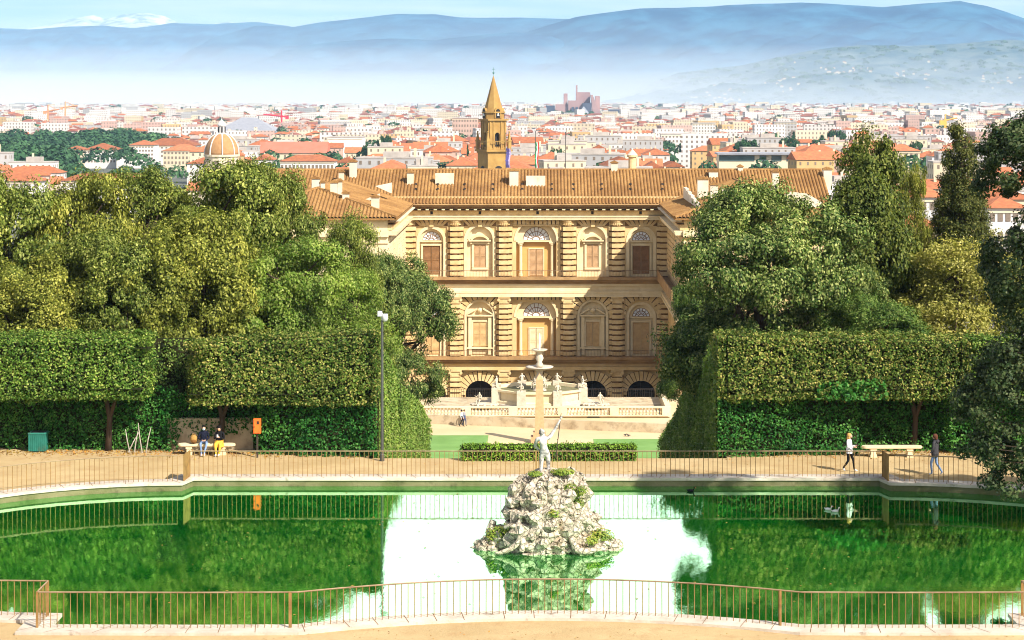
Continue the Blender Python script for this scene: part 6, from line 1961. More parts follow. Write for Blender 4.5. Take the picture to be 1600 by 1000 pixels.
# yellow loggia tower
Yt = 930
x0, x1 = PX(1337, Yt), PX(1360, Yt); cx = (x0 + x1) / 2; hw = (x1 - x0) / 2
root = empty('tower', (cx, Yt + hw, GZ), 'square ochre tower with an open loggia top behind the tapering tree', 'tower')
zt_ = PZ(206, Yt)
mb = MB(); mb.box(cx - hw, cx + hw, Yt, Yt + 2 * hw, GZ, zt_ - 5.2); mb.box(cx - hw * .82, cx + hw * .82, Yt + .5, Yt + 2 * hw - .5, zt_ - 4.6, zt_ - 1.0); mb.build('shaft', CWP['ochre'], root)
mb = MB(); mb.box(cx - hw - .4, cx + hw + .4, Yt - .4, Yt + 2 * hw + .4, zt_ - 5.19, zt_ - 4.61); mb.build('cornice', CWP['cream'], root)
for q in (-.45, .0, .45):
    mb = MB(); mb.box(cx + q * hw - .45, cx + q * hw + .45, Yt + .35, Yt + .45, zt_ - 4.2, zt_ - 1.7); mb.build('opening', M_['dark'], root)
mb = MB(); mb.box(cx - hw, cx + hw, Yt, Yt + 2 * hw, zt_ - .99, zt_ + .3, top=.35); mb.build('roof', TC, root)
FOOT.append((cx, Yt + hw, hw + 3, hw + 4, 1337, 1360, zt_))
# ribbed dome with lantern
Yd = 1020
kd = F / Yd
cx, cy = PX(341.5, Yd), Yd + 10
root = empty('domed_church', (cx, cy, GZ), 'church with ribbed orange dome, white ribs and a lantern', 'church')
zs = PZ(242, Yd); rd = 26.5 / kd
mb = MB()
prof = [(rd * math.cos(R(a)) ** 0.9, zs + rd * 1.25 * math.sin(R(a))) for a in range(0, 83, 6)]
mb.lathe(prof, (cx, cy, 0), 16); mb.build('dome', surf('dome_tiles', (0.42, 0.23, 0.09), (0.34, 0.17, 0.06), .5, .85), root, smooth=True)
mb = MB()
for k_ in range(8):
    t = math.pi * k_ / 4 + .2
    mb.tube([(cx + (r_ + .1) * math.cos(t), cy + (r_ + .1) * math.sin(t), z) for r_, z in prof], .30, 5)
mb.build('rib', CWP['white'], root)
mb = MB(); mb.lathe([(rd * 1.0, zs - 9), (rd * 1.0, zs - 1.2), (rd * 1.08, zs - 1.0), (rd * 1.08, zs)], (cx, cy, 0), 16); mb.build('drum', CWP['cream'], root)
for k_ in range(8):
    t = math.pi * k_ / 4 - R(100)
    mb = MB(); mb.tube([(cx + rd * .98 * math.cos(t), cy + rd * .98 * math.sin(t), zs - 7.2), (cx + rd * .98 * math.cos(t), cy + rd * .98 * math.sin(t), zs - 3)], 1.1, 8); mb.build('window', WIN, root)
zl = zs + rd * 1.23
mb = MB(); mb.lathe([(2.6, zl - .8), (2.6, zl), (1.7, zl + .1), (1.7, zl + 4.0), (2.3, zl + 4.1), (2.3, zl + 4.6), (1.6, zl + 5.8), (.5, zl + 6.8), (.12, zl + 7.4), (.1, zl + 9)], (cx, cy, 0), 12); mb.build('lantern', CWP['white'], root)
mb = MB()
for k_ in range(6):
    t = math.pi * k_ / 3 - R(75)
    mb.box(cx + 1.72 * math.cos(t) - .35, cx + 1.72 * math.cos(t) + .35, cy + 1.72 * math.sin(t) - .35, cy + 1.72 * math.sin(t) + .35, zl + .6, zl + 3.5, 0, t)
mb.build('lantern_opening', M_['dark'], root)
mb = MB(); mb.box(cx - 11, cx + 11, cy - 13, cy + 30, GZ, zs - 9); mb.build('nave', CWP['cream'], root)
FOOT.append((cx, cy + 6, 14, 24, 312, 372, zl))
# bell tower with octagonal spire
Yb = 640.0
kb = F / Yb
cx, cy = PX(771, Yb), Yb
BS = surf('golden_tower_stone', (0.40, 0.245, 0.075), (0.30, 0.17, 0.05), .35, .9, .3, 3, .1, stain=(.32, .18, .06), sscale=.3)
root = empty('bell_tower', (cx, cy, GZ), 'golden stone bell tower with octagonal spire rising behind the palace roof', 'bell tower')
Zp = lambda py: PZ(py, Yb)
ANG = R(27)
def rb(mb, hw, z0, z1, m=0, top=1.0): mb.box(cx - hw, cx + hw, cy - hw, cy + hw, z0, z1, m, ANG, top)
mb = MB(); rb(mb, 3.75, GZ, Zp(239)); mb.build('shaft', BS, root)
mb = MB(); rb(mb, 4.0, Zp(239), Zp(236.6)); rb(mb, 4.5, Zp(236.5), Zp(233.4)); mb.build('cornice', BS, root)
def corner_pts(hw): return [(cx + hw * (a * math.cos(ANG) - b * math.sin(ANG)), cy + hw * (a * math.sin(ANG) + b * math.cos(ANG))) for a, b in ((-1, -1), (1, -1), (1, 1), (-1, 1))]
mb = MB()
pts = corner_pts(4.15)
for i in range(4):
    a, b = Vector((*pts[i], Zp(225.4))), Vector((*pts[(i + 1) % 4], Zp(225.4)))
    for q in range(13):
        p = a.lerp(b, q / 12); mb.tube([p, p + Vector((0, 0, .95))], .1, 5)
    mb.tube([a + Vector((0, 0, 1.0)), b + Vector((0, 0, 1.0))], .14, 5)
mb.build('balustrade', BS, root)
# belfry: four corner piers and arched faces
OCT = lambda mb, r, z0, z1, r1=None: mb.lathe([(r, z0), (r1 if r1 is not None else r, z1)], (cx, cy, 0), 8, a0=ANG + R(22.5))
zb0, zb1 = Zp(233.3), Zp(190)
hw = 2.9
mb = MB()
def face_frame(i):
    t = ANG + math.pi / 2 * i
    u = Vector((math.cos(t), math.sin(t), 0)); n_ = Vector((math.sin(t), -math.cos(t), 0))
    return u, n_
for i in range(4):
    u, n_ = face_frame(i)
    tmp = MB(); arch_panel(tmp, -hw, hw, zb0, zb1, 0, .85, zb0 + .9, Zp(211), 0, 1.0)
    for f_ in tmp.f:
        mb.face([tuple(Vector((cx, cy, 0)) + u * tmp.v[q][0] + n_ * (hw - tmp.v[q][1]) + Vector((0, 0, tmp.v[q][2]))) for q in f_])
    for x in (-hw + .3, -1.35, 1.35, hw - .3):
        c_ = Vector((cx, cy, 0)) + u * x + n_ * (hw + .05)
        mb.box(c_.x - .22, c_.x + .22, c_.y - .22, c_.y + .22, zb0, zb1, 0, ANG)
mb.build('belfry', BS, root)
mb = MB(); rb(mb, 1.7, zb0 + .3, zb1); mb.build('belfry_interior', M_['dark'], root)
for i, p in enumerate(corner_pts(3.75)):                  # corner piers with scroll shoulders
    mb = MB(); mb.box(p[0] - .5, p[0] + .5, p[1] - .5, p[1] + .5, zb0, Zp(221), 0, ANG); mb.box(p[0] - .62, p[0] + .62, p[1] - .62, p[1] + .62, Zp(221) + .002, Zp(219), 0, ANG)
    mb.box(p[0] - .45, p[0] + .45, p[1] - .45, p[1] + .45, Zp(219) + .002, Zp(207), 0, ANG, .3); mb.ball((p[0], p[1], Zp(206)), .3, 8)
    mb.build('pinnacle', BS, root)
for i in range(4):                                         # half-round openings low on the shaft
    u, n_ = face_frame(i)
    m2 = MB(); base = Vector((cx, cy, 0)) + n_ * 3.8
    m2.prism([tuple(base + u * (1.5 * math.cos(math.pi * k_ / 10)) + Vector((0, 0, Zp(266) + 1.5 * math.sin(math.pi * k_ / 10)))) for k_ in range(11)], n_ * -.1)
    m2.build('shaft_opening', M_['dark'], root)
mb = MB(); rb(mb, 3.1, zb1, Zp(188.4)); rb(mb, 3.6, Zp(188.3), Zp(186)); mb.build('cornice', BS, root)
mb = MB(); OCT(mb, 3.35, Zp(185.9), Zp(176.5)); OCT(mb, 3.75, Zp(176.5) + .002, Zp(174.4)); mb.build('lantern_stage', BS, root)
for i in range(4):                                         # arched dormers with bells
    u, n_ = face_frame(i)
    mb, m2 = MB(), MB()
    base = Vector((cx, cy, 0)) + n_ * 2.85
    zc = Zp(174)
    for k_ in range(10):
        a, b = math.pi * k_ / 10, math.pi * (k_ + 1) / 10
        A = lambda r, t, dpt: tuple(base + u * (r * math.cos(t)) + n_ * dpt + Vector((0, 0, zc + r * math.sin(t))))
        mb.face([A(.75, a, .5), A(1.15, a, .5), A(1.15, b, .5), A(.75, b, .5)])
        mb.face([A(1.15, a, .5), A(1.15, a, -1.4), A(1.15, b, -1.4), A(1.15, b, .5)])
        m2.face([A(0, a, .42), A(.76, a, .42), A(.76, b, .42)])
    for s_ in (-1, 1):
        mb.face([tuple(base + u * (s_ * .75) + n_ * .5 + Vector((0, 0, z))) for z in (Zp(184.5), zc)] + [tuple(base + u * (s_ * 1.15) + n_ * .5 + Vector((0, 0, z))) for z in (zc, Zp(184.5))])
    m2.face([tuple(base + u * x + n_ * .42 + Vector((0, 0, z))) for x, z in ((-.76, Zp(184.5)), (.76, Zp(184.5)), (.76, zc), (-.76, zc))])
    mb.build('dormer', BS, root); o = m2.build('dormer_opening', M_['dark'], root)
    p = base + n_ * .55
    mb = MB(); mb.lathe([(.42, 0), (.36, .25), (.22, .7), (.05, .95)], (p.x, p.y, Zp(181)), 10); mb.build('bell', surf('pale_bronze_bell', (.6, .6, .55), (.5, .5, .45), 2, .5) if 'bellm' not in M_ else M_['bellm'], root)
mb = MB(); OCT(mb, 3.1, Zp(174.4) + .002, Zp(119), .14); mb.build('spire', BS, root)
mb = MB(); mb.tube([(cx, cy, Zp(120)), (cx, cy, Zp(105))], .06, 5); mb.ball((cx, cy, Zp(114)), .35, 8); mb.box(cx - .5, cx + .5, cy - .04, cy + .04, Zp(108.6), Zp(108)); mb.build('finial', surf('verdigris', (.12, .30, .26), (.08, .2, .18), 2, .6), root)
FOOT.append((cx, cy, 8, 8, 745, 797, 99))
# pink stepped courthouse far away
Yc = 4400
kx = lambda px: PX(px, Yc)
root = empty('courthouse', (kx(900), Yc, GZ), 'huge stepped pinkish courthouse with slanting fins and dark glass, far in the city', 'building')
pinkc, dk = surf('pinkish_cladding', (.36, .22, .20), (.28, .17, .16), .03, .7), surf('dark_cladding', (.05, .06, .09), (.08, .08, .11), .03, .4)
def cbox(name, a, b, t, bt, m, d=40, off=0):
    mb = MB(); mb.box(kx(a), kx(b), Yc + off, Yc + off + d, PZ(bt, Yc), PZ(t, Yc)); mb.build(name, m, root)
cbox('glass_block', 853, 867, 165, 195, dk); cbox('wing', 868, 888, 163, 195, pinkc, 50, 5); cbox('slab', 881, 887, 146, 195, pinkc, 30, 20); cbox('tower', 888, 911, 157, 195, pinkc, 40, -2)
cbox('glass_front', 893, 897, 167, 195, dk, 1, -6); cbox('glass_front', 899, 903, 167, 195, dk, 1, -6); cbox('tower', 901, 923, 144, 195, pinkc, 50, 40); cbox('fin', 900.5, 903, 133, 160, pinkc, 20, 45)
cbox('glass_front', 910, 924, 161, 195, dk, 10, -10); cbox('slab', 931, 938, 150, 195, pinkc, 30, 30); cbox('wing', 952, 1000, 171, 200, dk, 60, 10)
mb = MB(); mb.prism([(kx(923), Yc - 4, PZ(148, Yc)), (kx(926), Yc - 4, PZ(148, Yc)), (kx(944), Yc - 4, PZ(195, Yc)), (kx(928), Yc - 4, PZ(195, Yc))], (0, 40, 0)); mb.build('slanting_fin', pinkc, root)
mb = MB(); mb.prism([(kx(897), Yc - 30, PZ(184, Yc)), (kx(912), Yc - 12, PZ(166, Yc)), (kx(926), Yc - 30, PZ(184, Yc))], (0, 8, -6)); mb.build('glass_roof', GREYR, root)
FOOT.append((kx(925), Yc + 20, 110, 60, 853, 1000, 40))
# cranes
def crane(px, ptop, Y, col, label, jib):
    x = PX(px, Y); z = PZ(ptop, Y); s_ = Y / 2500
    root = empty('tower_crane', (x, Y, GZ), label, 'crane')
    m = surf('crane_paint', col, tuple(c_ * .8 for c_ in col), 1, .6)
    mb = MB(); mb.box(x - 1.0, x + 1.0, Y - 1.0, Y + 1.0, GZ, z); mb.build('mast', m, root)
    mb = MB(); mb.tube([(x - jib * .3, Y, z - 2), (x + jib, Y, z + 1)], .9 * s_, 4); mb.tube([(x, Y, z - 2), (x, Y, z + 6 * s_)], .8 * s_, 4); mb.tube([(x, Y, z + 6 * s_), (x + jib * .8, Y, z + .8)], .3 * s_, 4); mb.build('jib', m, root)
    mb = MB(); mb.box(x - jib * .3 - 2, x - jib * .3 + 2, Y - 1, Y + 1, z - 5, z - 1); mb.build('counterweight', m, root)
crane(440, 180, 2450, (.75, .03, .06), 'red tower crane beside the grey ribbed hall roof', -22)
crane(75, 172, 2600, (.75, .28, .12), 'thin orange tower crane above the far wood', 14)
crane(102, 166, 3000, (.75, .32, .14), 'pale orange tower crane behind the one above the wood', 18)
crane(1477, 186, 1700, (.80, .42, .08), 'tall yellow crane mast left of the conifer top', 10)
# flagpoles on the palace roof
def flag(px, ptop, cols_, label, f0, f1):
    Y = 288.0; x = PX(px, Y)
    root = empty('flagpole', (x, Y, PZ(268, Y)), label, 'flagpole')
    mb = MB(); mb.tube([(x, Y, PZ(275, Y)), (x, Y, PZ(ptop, Y))], .05, 6); mb.ball((x, Y, PZ(ptop, Y)), .1, 6); mb.build('pole', grey, root)
    for (a, b, m) in cols_:
        z0, z1 = PZ(f1, Y) , PZ(f0, Y)
        mb = MB()
        for k_ in range(6):
            za, zb_ = z1 + (z0 - z1) * k_ / 6, z1 + (z0 - z1) * (k_ + 1) / 6
            w0, w1 = .12 * math.sin(k_ * 1.1), .12 * math.sin((k_ + 1) * 1.1)
            mb.prism([(x + a + w0 * a, Y - .06 + w0, za), (x + b + w0 * b, Y - .06 + w0, za), (x + b + w1, Y - .06 + w1, zb_), (x + a + w1, Y - .06 + w1, zb_)], (0, .03, 0))
        mb.build('flag', m, root)
fb, fg, fr_ = cloth('blue_flag_cloth', (.10, .09, .26)), cloth('green_flag_cloth', (.02, .30, .10)), cloth('red_flag_cloth', (.62, .06, .04))
flag(790.5, 208, [(0, .42, fb), (.42, .62, cloth('lilac_flag_cloth', (.42, .36, .55)))], 'flagpole with a furled blue and lilac flag beside the bell tower', 232, 262)
flag(836.5, 206, [(0, .16, fg), (.16, .3, wht), (.3, .46, fr_)], 'flagpole with a furled green, white and red flag', 222, 262)
flag(883.5, 207, [], 'bare flagpole without a flag right of the tricolour', 0, 0)

# --- ordinary houses: rows back from the river, nearest first, up to the number that are things
ROWN = ['first', 'second', 'third', 'fourth', 'fifth', 'sixth', 'seventh', 'eighth', 'ninth', 'tenth', 'eleventh', 'twelfth', 'thirteenth', 'fourteenth', 'fifteenth', 'sixteenth', 'seventeenth', 'eighteenth', 'nineteenth', 'twentieth']
def ordinal(i): return ROWN[i] if i < 20 else f'{i + 1}th'
ZONES = [(-400, 110, 'before the far wood'), (110, 310, 'below the riverside palazzi'), (310, 400, 'round the ribbed dome'), (400, 600, 'round the red-roofed hall'), (600, 770, 'left of the bell tower'), (770, 850, 'right of the bell tower'), (850, 1000, 'below the courthouse'), (1000, 1125, 'round the balconied apartment block'), (1125, 1260, 'behind the modern glass building'), (1260, 1400, 'round the loggia tower'), (1400, 1480, 'left of the conifer'), (1480, 2200, 'right of the conifer')]
NUMS = {3: 'three-storey', 4: 'four-storey', 5: 'five-storey', 6: 'six-storey'}
def blocked(x, y, w, d, ztop):
    px = VX + F * x / y
    for fxx, fyy, fw, fd, pa, pb, zt2 in FOOT:
        if abs(x - fxx) < fw + w / 2 and abs(y - fyy) < fd + d / 2: return True
    return False
zone_rows, nh = {}, 0
q = random.Random(5)
Y = 395.0
STUFF_FROM = None
while nh < 285 and Y < 3000:
    x = -0.285 * Y - 20
    row_step = q.uniform(25, 31)
    while x < 0.26 * Y + 25:
        hp = q.choice(HP)
        sc = q.uniform(.85, 1.15); sh_ = q.uniform(.85, 1.12)
        w_, d_ = hp['w'] * sc, hp['d'] * sc
        xx, yy = x + w_ / 2, Y + q.uniform(-5, 5)
        x += w_ + q.uniform(0.5, 6)
        zt2 = GZ + (hp['h'] + 3) * sh_
        px, pt = VX + F * xx / yy, HY + F * (HC - zt2) / yy
        vis = pt < 268 if 440 < px < 1285 else (pt < 292 if px < 440 else (pt < 290 if px < 1395 else pt < 375))
        if not vis or px < -30 or px > 1630: continue
        if (px < 325 and 1000 < Y < 1500) or (px < 100 and Y > 960): continue
        if 100 < px < 310 and Y >= 1000 and Y < 1480 and False: continue
        if blocked(xx, yy, w_, d_, zt2): continue
        # keep the landmark fronts clear: nothing tall just in front of them
        if any(fyy > yy and pa - 4 < px < pb + 4 and zt2 > HC - (HC - zt_f) * 1.0 - 4 and zt_f < 50 for fxx, fyy, fw, fd, pa, pb, zt_f in FOOT) : continue
        if any(fyy > yy and fyy - yy < 260 and pa - w_ * F / yy / 2 < px < pb + w_ * F / yy / 2 and q.random() < .75 for fxx, fyy, fw, fd, pa, pb, zt_f in FOOT): continue
        if nh >= 285: break
        zn = next(z[2] for z in ZONES if z[0] <= px < z[1])
        zr = zone_rows.setdefault(zn, {})
        if Y not in zr: zr[Y] = [len(zr), 0]
        ri, ci = zr[Y]; zr[Y][1] += 1
        lab = f"{hp['wall']} {NUMS[hp['storeys']]} {hp['kind'] if hp['kind'] != 'hip' else 'hipped'}-roofed house, {ordinal(ci)} along, {ordinal(ri)} row {zn}"
        r_ = hp['root'] if not hp['used'] else dup(hp['root'])
        hp['used'] = True
        r_.location = (xx, yy, GZ); r_.scale = (sc, sc, sh_)
        r_.rotation_euler = (0, 0, R(q.choice((0, 0, 4, -6, 12, 90, 90, 96))) if hp['w'] < 26 else R(q.uniform(-6, 6)))
        r_['label'] = lab
        nh += 1
    Y += row_step
STUFF_FROM = Y
for hp in HP:
    if not hp['used']:
        for o in [c_ for ch in hp['root'].children for c_ in ch.children] + list(hp['root'].children) + [hp['root']]: bpy.data.objects.remove(o)
# --- the rest of the city as one mass
def city_mass():
    V, Fc, Mi = [], [], []
    q3 = lambda a, b: q.uniform(a, b)
    mats_c = [CW['white'], CW['cream'], CW['white'], CW['pink'], CW['grey'], TC, surf('rust_red_roofs', (.27, .09, .055), (.19, .07, .05), .05, .9), surf('pale_roofs', (.46, .38, .32), (.34, .27, .23), .05, .9), CW['ochre']]
    k = 0
    Y = STUFF_FROM
    Y = 400.0
    while Y < 9500:
        far = Y / 1000
        stp = 19 if Y < 2200 else (26 if Y < 3400 else (42 if Y < 5000 else 80))
        x = -0.29 * Y if Y >= STUFF_FROM else -0.42 * Y
        while x < (0.265 * Y if Y >= STUFF_FROM else 0.40 * Y):
            gap = q.uniform(0, 6) + max(0, far - 2) * q.uniform(0, 8)
            big = q.random() < .10
            w_ = q.uniform(7, 18) * (1.9 if big else 1) * (1 + max(0, far - 3) * .1); d_ = q.uniform(8, 12) * (1.3 if big else 1)
            h = q.uniform(8, 18) if not big else q.uniform(15, 25)
            if far > 3.0: h *= 1.15
            xx, yy = x + w_ / 2, Y + q.uniform(-8, 8)
            x += w_ + gap
            px = VX + F * xx / yy
            if Y < STUFF_FROM and -45 < px < 1650: continue
            if px < 325 and Y < 1500 and px > -45 or -45 < px < 290 - (Y - 1520) * .25 and Y < 1800 or -45 < px < 100 and Y < 1800: continue
            if any(fyy - max(350, fyy * .2) < yy < fyy and pa - 3 < px < pb + 3 for fxx, fyy, fw, fd, pa, pb, zt_f in FOOT): continue
            if blocked(xx, yy, w_, d_, 0): continue
            if q.random() < .10: continue
            base = len(V)
            rz = R(q.choice((0, 3, -5, 8, 15)))
            if q.random() < .3: w_, d_ = d_, w_
            ca, sa = math.cos(rz), math.sin(rz)
            def add(px_, py_, z): V.append((xx + px_ * ca - py_ * sa, yy + px_ * sa + py_ * ca, z))
            a, b = w_ / 2, d_ / 2
            for z in (GZ, GZ + h):
                for sx, sy in ((-1, -1), (1, -1), (1, 1), (-1, 1)): add(sx * a, sy * b, z)
            wm = q.choice((0, 0, 0, 1, 1, 2, 2, 3, 4, 8)) if far < 3 else q.choice((0, 0, 1, 2, 2, 4))
            for f_ in ((0, 1, 5, 4), (1, 2, 6, 5), (2, 3, 7, 6), (3, 0, 4, 7)): Fc.append(tuple(base + i for i in f_)); Mi.append(wm)
            flat = big or q.random() < (.18 if far < 2.5 else .4)
            if flat:
                Fc.append((base + 4, base + 5, base + 6, base + 7)); Mi.append(7)
            else:
                rs = min(w_, d_) * .24; o_ = .7
                e = len(V)
                for sx, sy in ((-1, -1), (1, -1), (1, 1), (-1, 1)): add(sx * (a + o_), sy * (b + o_), GZ + h + .02)
                if w_ >= d_:
                    r_ = max(0, a - b * q.choice((1, 1, 0))); add(-r_, 0, GZ + h + rs); add(r_, 0, GZ + h + rs)
                    fs = ((e, e + 1, e + 5, e + 4), (e + 2, e + 3, e + 4, e + 5), (e + 1, e + 2, e + 5), (e + 3, e, e + 4))
                else:
                    r_ = max(0, b - a * q.choice((1, 1, 0))); add(0, -r_, GZ + h + rs); add(0, r_, GZ + h + rs)
                    fs = ((e, e + 1, e + 4), (e + 1, e + 2, e + 5, e + 4), (e + 2, e + 3, e + 5), (e + 3, e, e + 4, e + 5))
                rm = q.choice((5, 5, 5, 6, 6, 7)) if far < 2.5 else q.choice((5, 6, 6, 6, 7))
                for f_ in fs: Fc.append(f_); Mi.append(rm)
            if far < 2.8 and q.random() < .7:
                for _ in range(q.choice((1, 1, 2))):
                    bx_, by_, bs_, bh_ = q.uniform(-a * .6, a * .6), q.uniform(-b * .5, b * .5), q.uniform(.4, 1.6), q.uniform(1.2, 3.4)
                    e = len(V)
                    for z in (GZ + h, GZ + h + bh_):
                        for sx, sy in ((-1, -1), (1, -1), (1, 1), (-1, 1)): add(bx_ + sx * bs_, by_ + sy * bs_ * .7, z)
                    for f_ in ((4, 5, 6, 7), (0, 1, 5, 4), (1, 2, 6, 5), (2, 3, 7, 6), (3, 0, 4, 7)): Fc.append(tuple(e + i for i in f_)); Mi.append(7 if q.random() < .5 else 1)
        Y += stp
    me = bpy.data.meshes.new('city_houses'); me.from_pydata(V, [], Fc); me.polygons.foreach_set('material_index', Mi); me.update()
    tag(link_mesh('city_houses', me, mats_c), kind='stuff')
city_mass()
# --- far wood beside the river and scattered city greenery
def crowns_mass(name, spots_, mat, per, leaf):
    Cs, Ns, sz = [], [], []
    for (x, y, z, r_, h) in spots_:
        d = unit(rng.normal(size=(per, 3))); d[:, 2] = np.abs(d[:, 2]) * 1.0 - .25
        q_ = d * np.array([r_, r_, h]) * (0.82 + .22 * rng.random(per))[:, None]
        q_ += sines(q_[:, 0] + x, q_[:, 1] + y, q_[:, 2], .5, 2)[:, None] * d * r_ * .16
        Cs.append(q_ + np.array([x, y, z])); Ns.append(d + rng.normal(size=d.shape) * .35 + np.array([0, 0, .3])); sz.append(np.full(per, leaf * r_) * rng.uniform(.6, 1.3, per))
    return tag(link_mesh(name, leaf_mesh(name, np.concatenate(Cs), np.concatenate(Ns), np.concatenate(sz), .8), M_[mat]), kind='stuff')
sp_ = []
for i in range(250):
    if i < 150: Yq = q.uniform(1050, 1750); px = q.uniform(-70, 96)
    elif i < 225: Yq = q.uniform(1520, 1800); px = q.uniform(90, 285 - (Yq - 1520) * .25)
    else: Yq = q.uniform(880, 960); px = q.choice((q.uniform(20, 150), q.uniform(172, 228)))
    r_ = q.uniform(7, 12) if i < 225 else q.uniform(4, 6.5)
    sp_.append((PX(px, Yq), Yq, GZ + (8 + q.uniform(0, 5) if i < 225 else q.uniform(8, 12)), r_, r_ * q.uniform(.9, 1.25)))
crowns_mass('far_wood', sp_, 'park', 420, .26)
sp_ = []
for i in range(700):
    Yq = q.uniform(900, 6500) if i > 90 else q.uniform(850, 1600)
    px = q.uniform(0, 1600); x = PX(px, Yq)
    if blocked(x, Yq, 6, 6, 0): continue
    r_ = q.uniform(4, 7) * (1 + Yq / 6000)
    sp_.append((x, Yq, GZ + q.uniform(9, 15), r_, r_ * q.uniform(.7, 1.2)))
crowns_mass('city_foliage', sp_, 'park', 130, .36)
# umbrella pines and a few dark city trees one can tell apart
PP = {}
def city_tree(kind, px, ptop, wpx, Y, label):
    if kind not in PP:
        root = empty('pine_tree' if kind == 'pine' else 'cypress', (0, 0, 0), 'tree', 'tree', 'dark trees among the city roofs')
        if kind == 'pine': L = [(0, 0, 12, 7, 7, 2.4), (3.5, 0, 12.6, 4, 4, 1.8), (-3.5, 1, 12.4, 4.2, 4, 2)]
        else: L = [(0, 0, 2 + k_ * 1.6, 2.4 - k_ * .27, 2.4 - k_ * .27, 1.6) for k_ in range(8)]
        C, Nn, cl = crown_points(L, 70, 50, 1.1, inner=.1)
        link_mesh('crown', leaf_mesh('crown', C, Nn, .75), M_['pine'], root)
        mb = MB(); mb.tube([(0, 0, 0), (.3, 0, 6), (0, 0, 12)], [.5, .4, .25], 6)
        for t in range(6): mb.tube([(0.2, 0, 9), (4 * math.cos(t), 4 * math.sin(t), 12)] if kind == 'pine' else [(0, 0, 3), (.6 * math.cos(t), .6 * math.sin(t), 6)], [.25, .08], 5)
        mb.build('trunk', M_['bark'], root)
        PP[kind] = (root, 14.0 if kind == 'pine' else 5.0, 14.6 if kind == 'pine' else 14.6)
        r_ = root
    else: r_ = dup(PP[kind][0])
    s_ = wpx * Y / F / PP[kind][1]
    z = (PZ(ptop, Y) - GZ) / PP[kind][2]
    r_.location = (PX(px, Y), Y, GZ); r_.scale = (s_, s_, z); r_['label'] = label; r_.rotation_euler = (0, 0, random.uniform(0, 6))
for a in (('pine', 1169, 219, 44, 1150, 'wide umbrella pine just left of and above the modern glass building'), ('pine', 1234, 216, 32, 1250, 'umbrella pine above the modern glass building'), ('pine', 1307, 204, 26, 1500, 'small round umbrella pine left of the loggia tower'),
          ('cypress', 1285, 210, 16, 1400, 'dark cypress beside the small round umbrella pine'), ('pine', 871, 233, 24, 1050, 'spreading cedar-like pine below the courthouse'), ('pine', 601, 212, 22, 1250, 'dark pine behind the blank white block'), ('pine', 577, 226, 24, 1180, 'low dark pine just right of the blank white block'),
          ('cypress', 731, 224, 6, 1000, 'thin dark cypress left of the bell tower'), ('pine', 887, 215, 28, 1350, 'hazy pine right of the bare flagpole'), ('pine', 1432, 222, 24, 1150, 'dark round pine left of the conifer top'), ('pine', 548, 198, 14, 1900, 'small pine beyond the grey ribbed hall'), ('cypress', 1240, 205, 10, 1500, 'thin cypress above the umbrella pine')):
    city_tree(*a)

# ================================================================ HILLS, MIST, HAZE
def hill_mat(name, c1, c2, sc):
    m, t, out = nodes(name)
    oc = t.nodes.new('ShaderNodeTexCoord').outputs['Object']
    p = N(t, 'ShaderNodeBsdfPrincipled', Roughness=1.0)
    p.inputs['Specular IOR Level'].default_value = 0.0
    a = noise(t, oc, sc, 8, .65)
    t.links.new(mixc(t, rng_map(t, a, .42, .6), c1, c2), p.inputs['Base Color'])
    t.links.new(p.outputs[0], out.inputs['Surface'])
    return m
def hill(name, ridge, Y, depth, mat, seed, rough=1.0, back=900):
    """terrain strip whose crest follows RIDGE (photo px of the crest at distance Y); real hills with spurs and gullies"""
    px = np.array([a for a, b in ridge], float); py = np.array([b for a, b in ridge], float)
    X = np.linspace(PX(px[0], Y), PX(px[-1], Y), 240)
    crest = np.interp(X * F / Y + VX, px, py)
    crest = HC - (crest - HY) * Y / F
    T = np.concatenate([np.linspace(0, 1, 44), [1.15, 1.4, 2.0]])
    V = []
    for t in T:
        y = Y - depth * (1 - min(t, 1)) + max(0, t - 1) * back
        prof_ = min(t, 1) ** 0.85
        for i, x in enumerate(X):
            nn = float(sines(np.array(x / 900.0), np.array(t * 3.0), np.array(0.0), 1.3, seed)) * .5 + float(sines(np.array(x / 260.0), np.array(t * 6.0), np.array(0.), 1.4, seed + 1)) * .3 + float(sines(np.array(x / 90.0), np.array(t * 14.0), np.array(0.), 1.4, seed + 2)) * .16
            hgt = crest[i] - GZ
            z = GZ - 4 + (hgt + 4) * prof_ + nn * rough * 120 * (math.sin(math.pi * min(t, 1)) * .9 + .05)
            if t > 1: z -= hgt * (t - 1) * .7
            V.append((x, y, z))
    nx = len(X)
    Fc = [(j * nx + i, j * nx + i + 1, (j + 1) * nx + i + 1, (j + 1) * nx + i) for j in range(len(T) - 1) for i in range(nx - 1)]
    me = bpy.data.meshes.new(name); me.from_pydata(V, [], Fc); me.polygons.foreach_set('use_smooth', [True] * len(Fc)); me.update()
    return tag(link_mesh(name, me, mat), kind='structure')
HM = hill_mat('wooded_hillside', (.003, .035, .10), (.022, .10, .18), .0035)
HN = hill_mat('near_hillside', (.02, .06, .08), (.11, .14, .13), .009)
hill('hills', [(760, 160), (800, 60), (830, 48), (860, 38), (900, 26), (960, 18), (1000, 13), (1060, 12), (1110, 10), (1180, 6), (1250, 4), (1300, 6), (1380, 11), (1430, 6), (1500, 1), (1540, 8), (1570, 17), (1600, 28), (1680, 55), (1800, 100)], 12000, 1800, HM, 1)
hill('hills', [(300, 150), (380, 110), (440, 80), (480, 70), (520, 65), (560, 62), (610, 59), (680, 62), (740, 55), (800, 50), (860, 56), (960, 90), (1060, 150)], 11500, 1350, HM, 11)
hill('hills', [(200, 150), (330, 60), (400, 40), (460, 42), (500, 35), (560, 28), (620, 22), (680, 22), (720, 27), (770, 28), (830, 28), (900, 30), (1000, 60)], 15000, 3000, HM, 21)
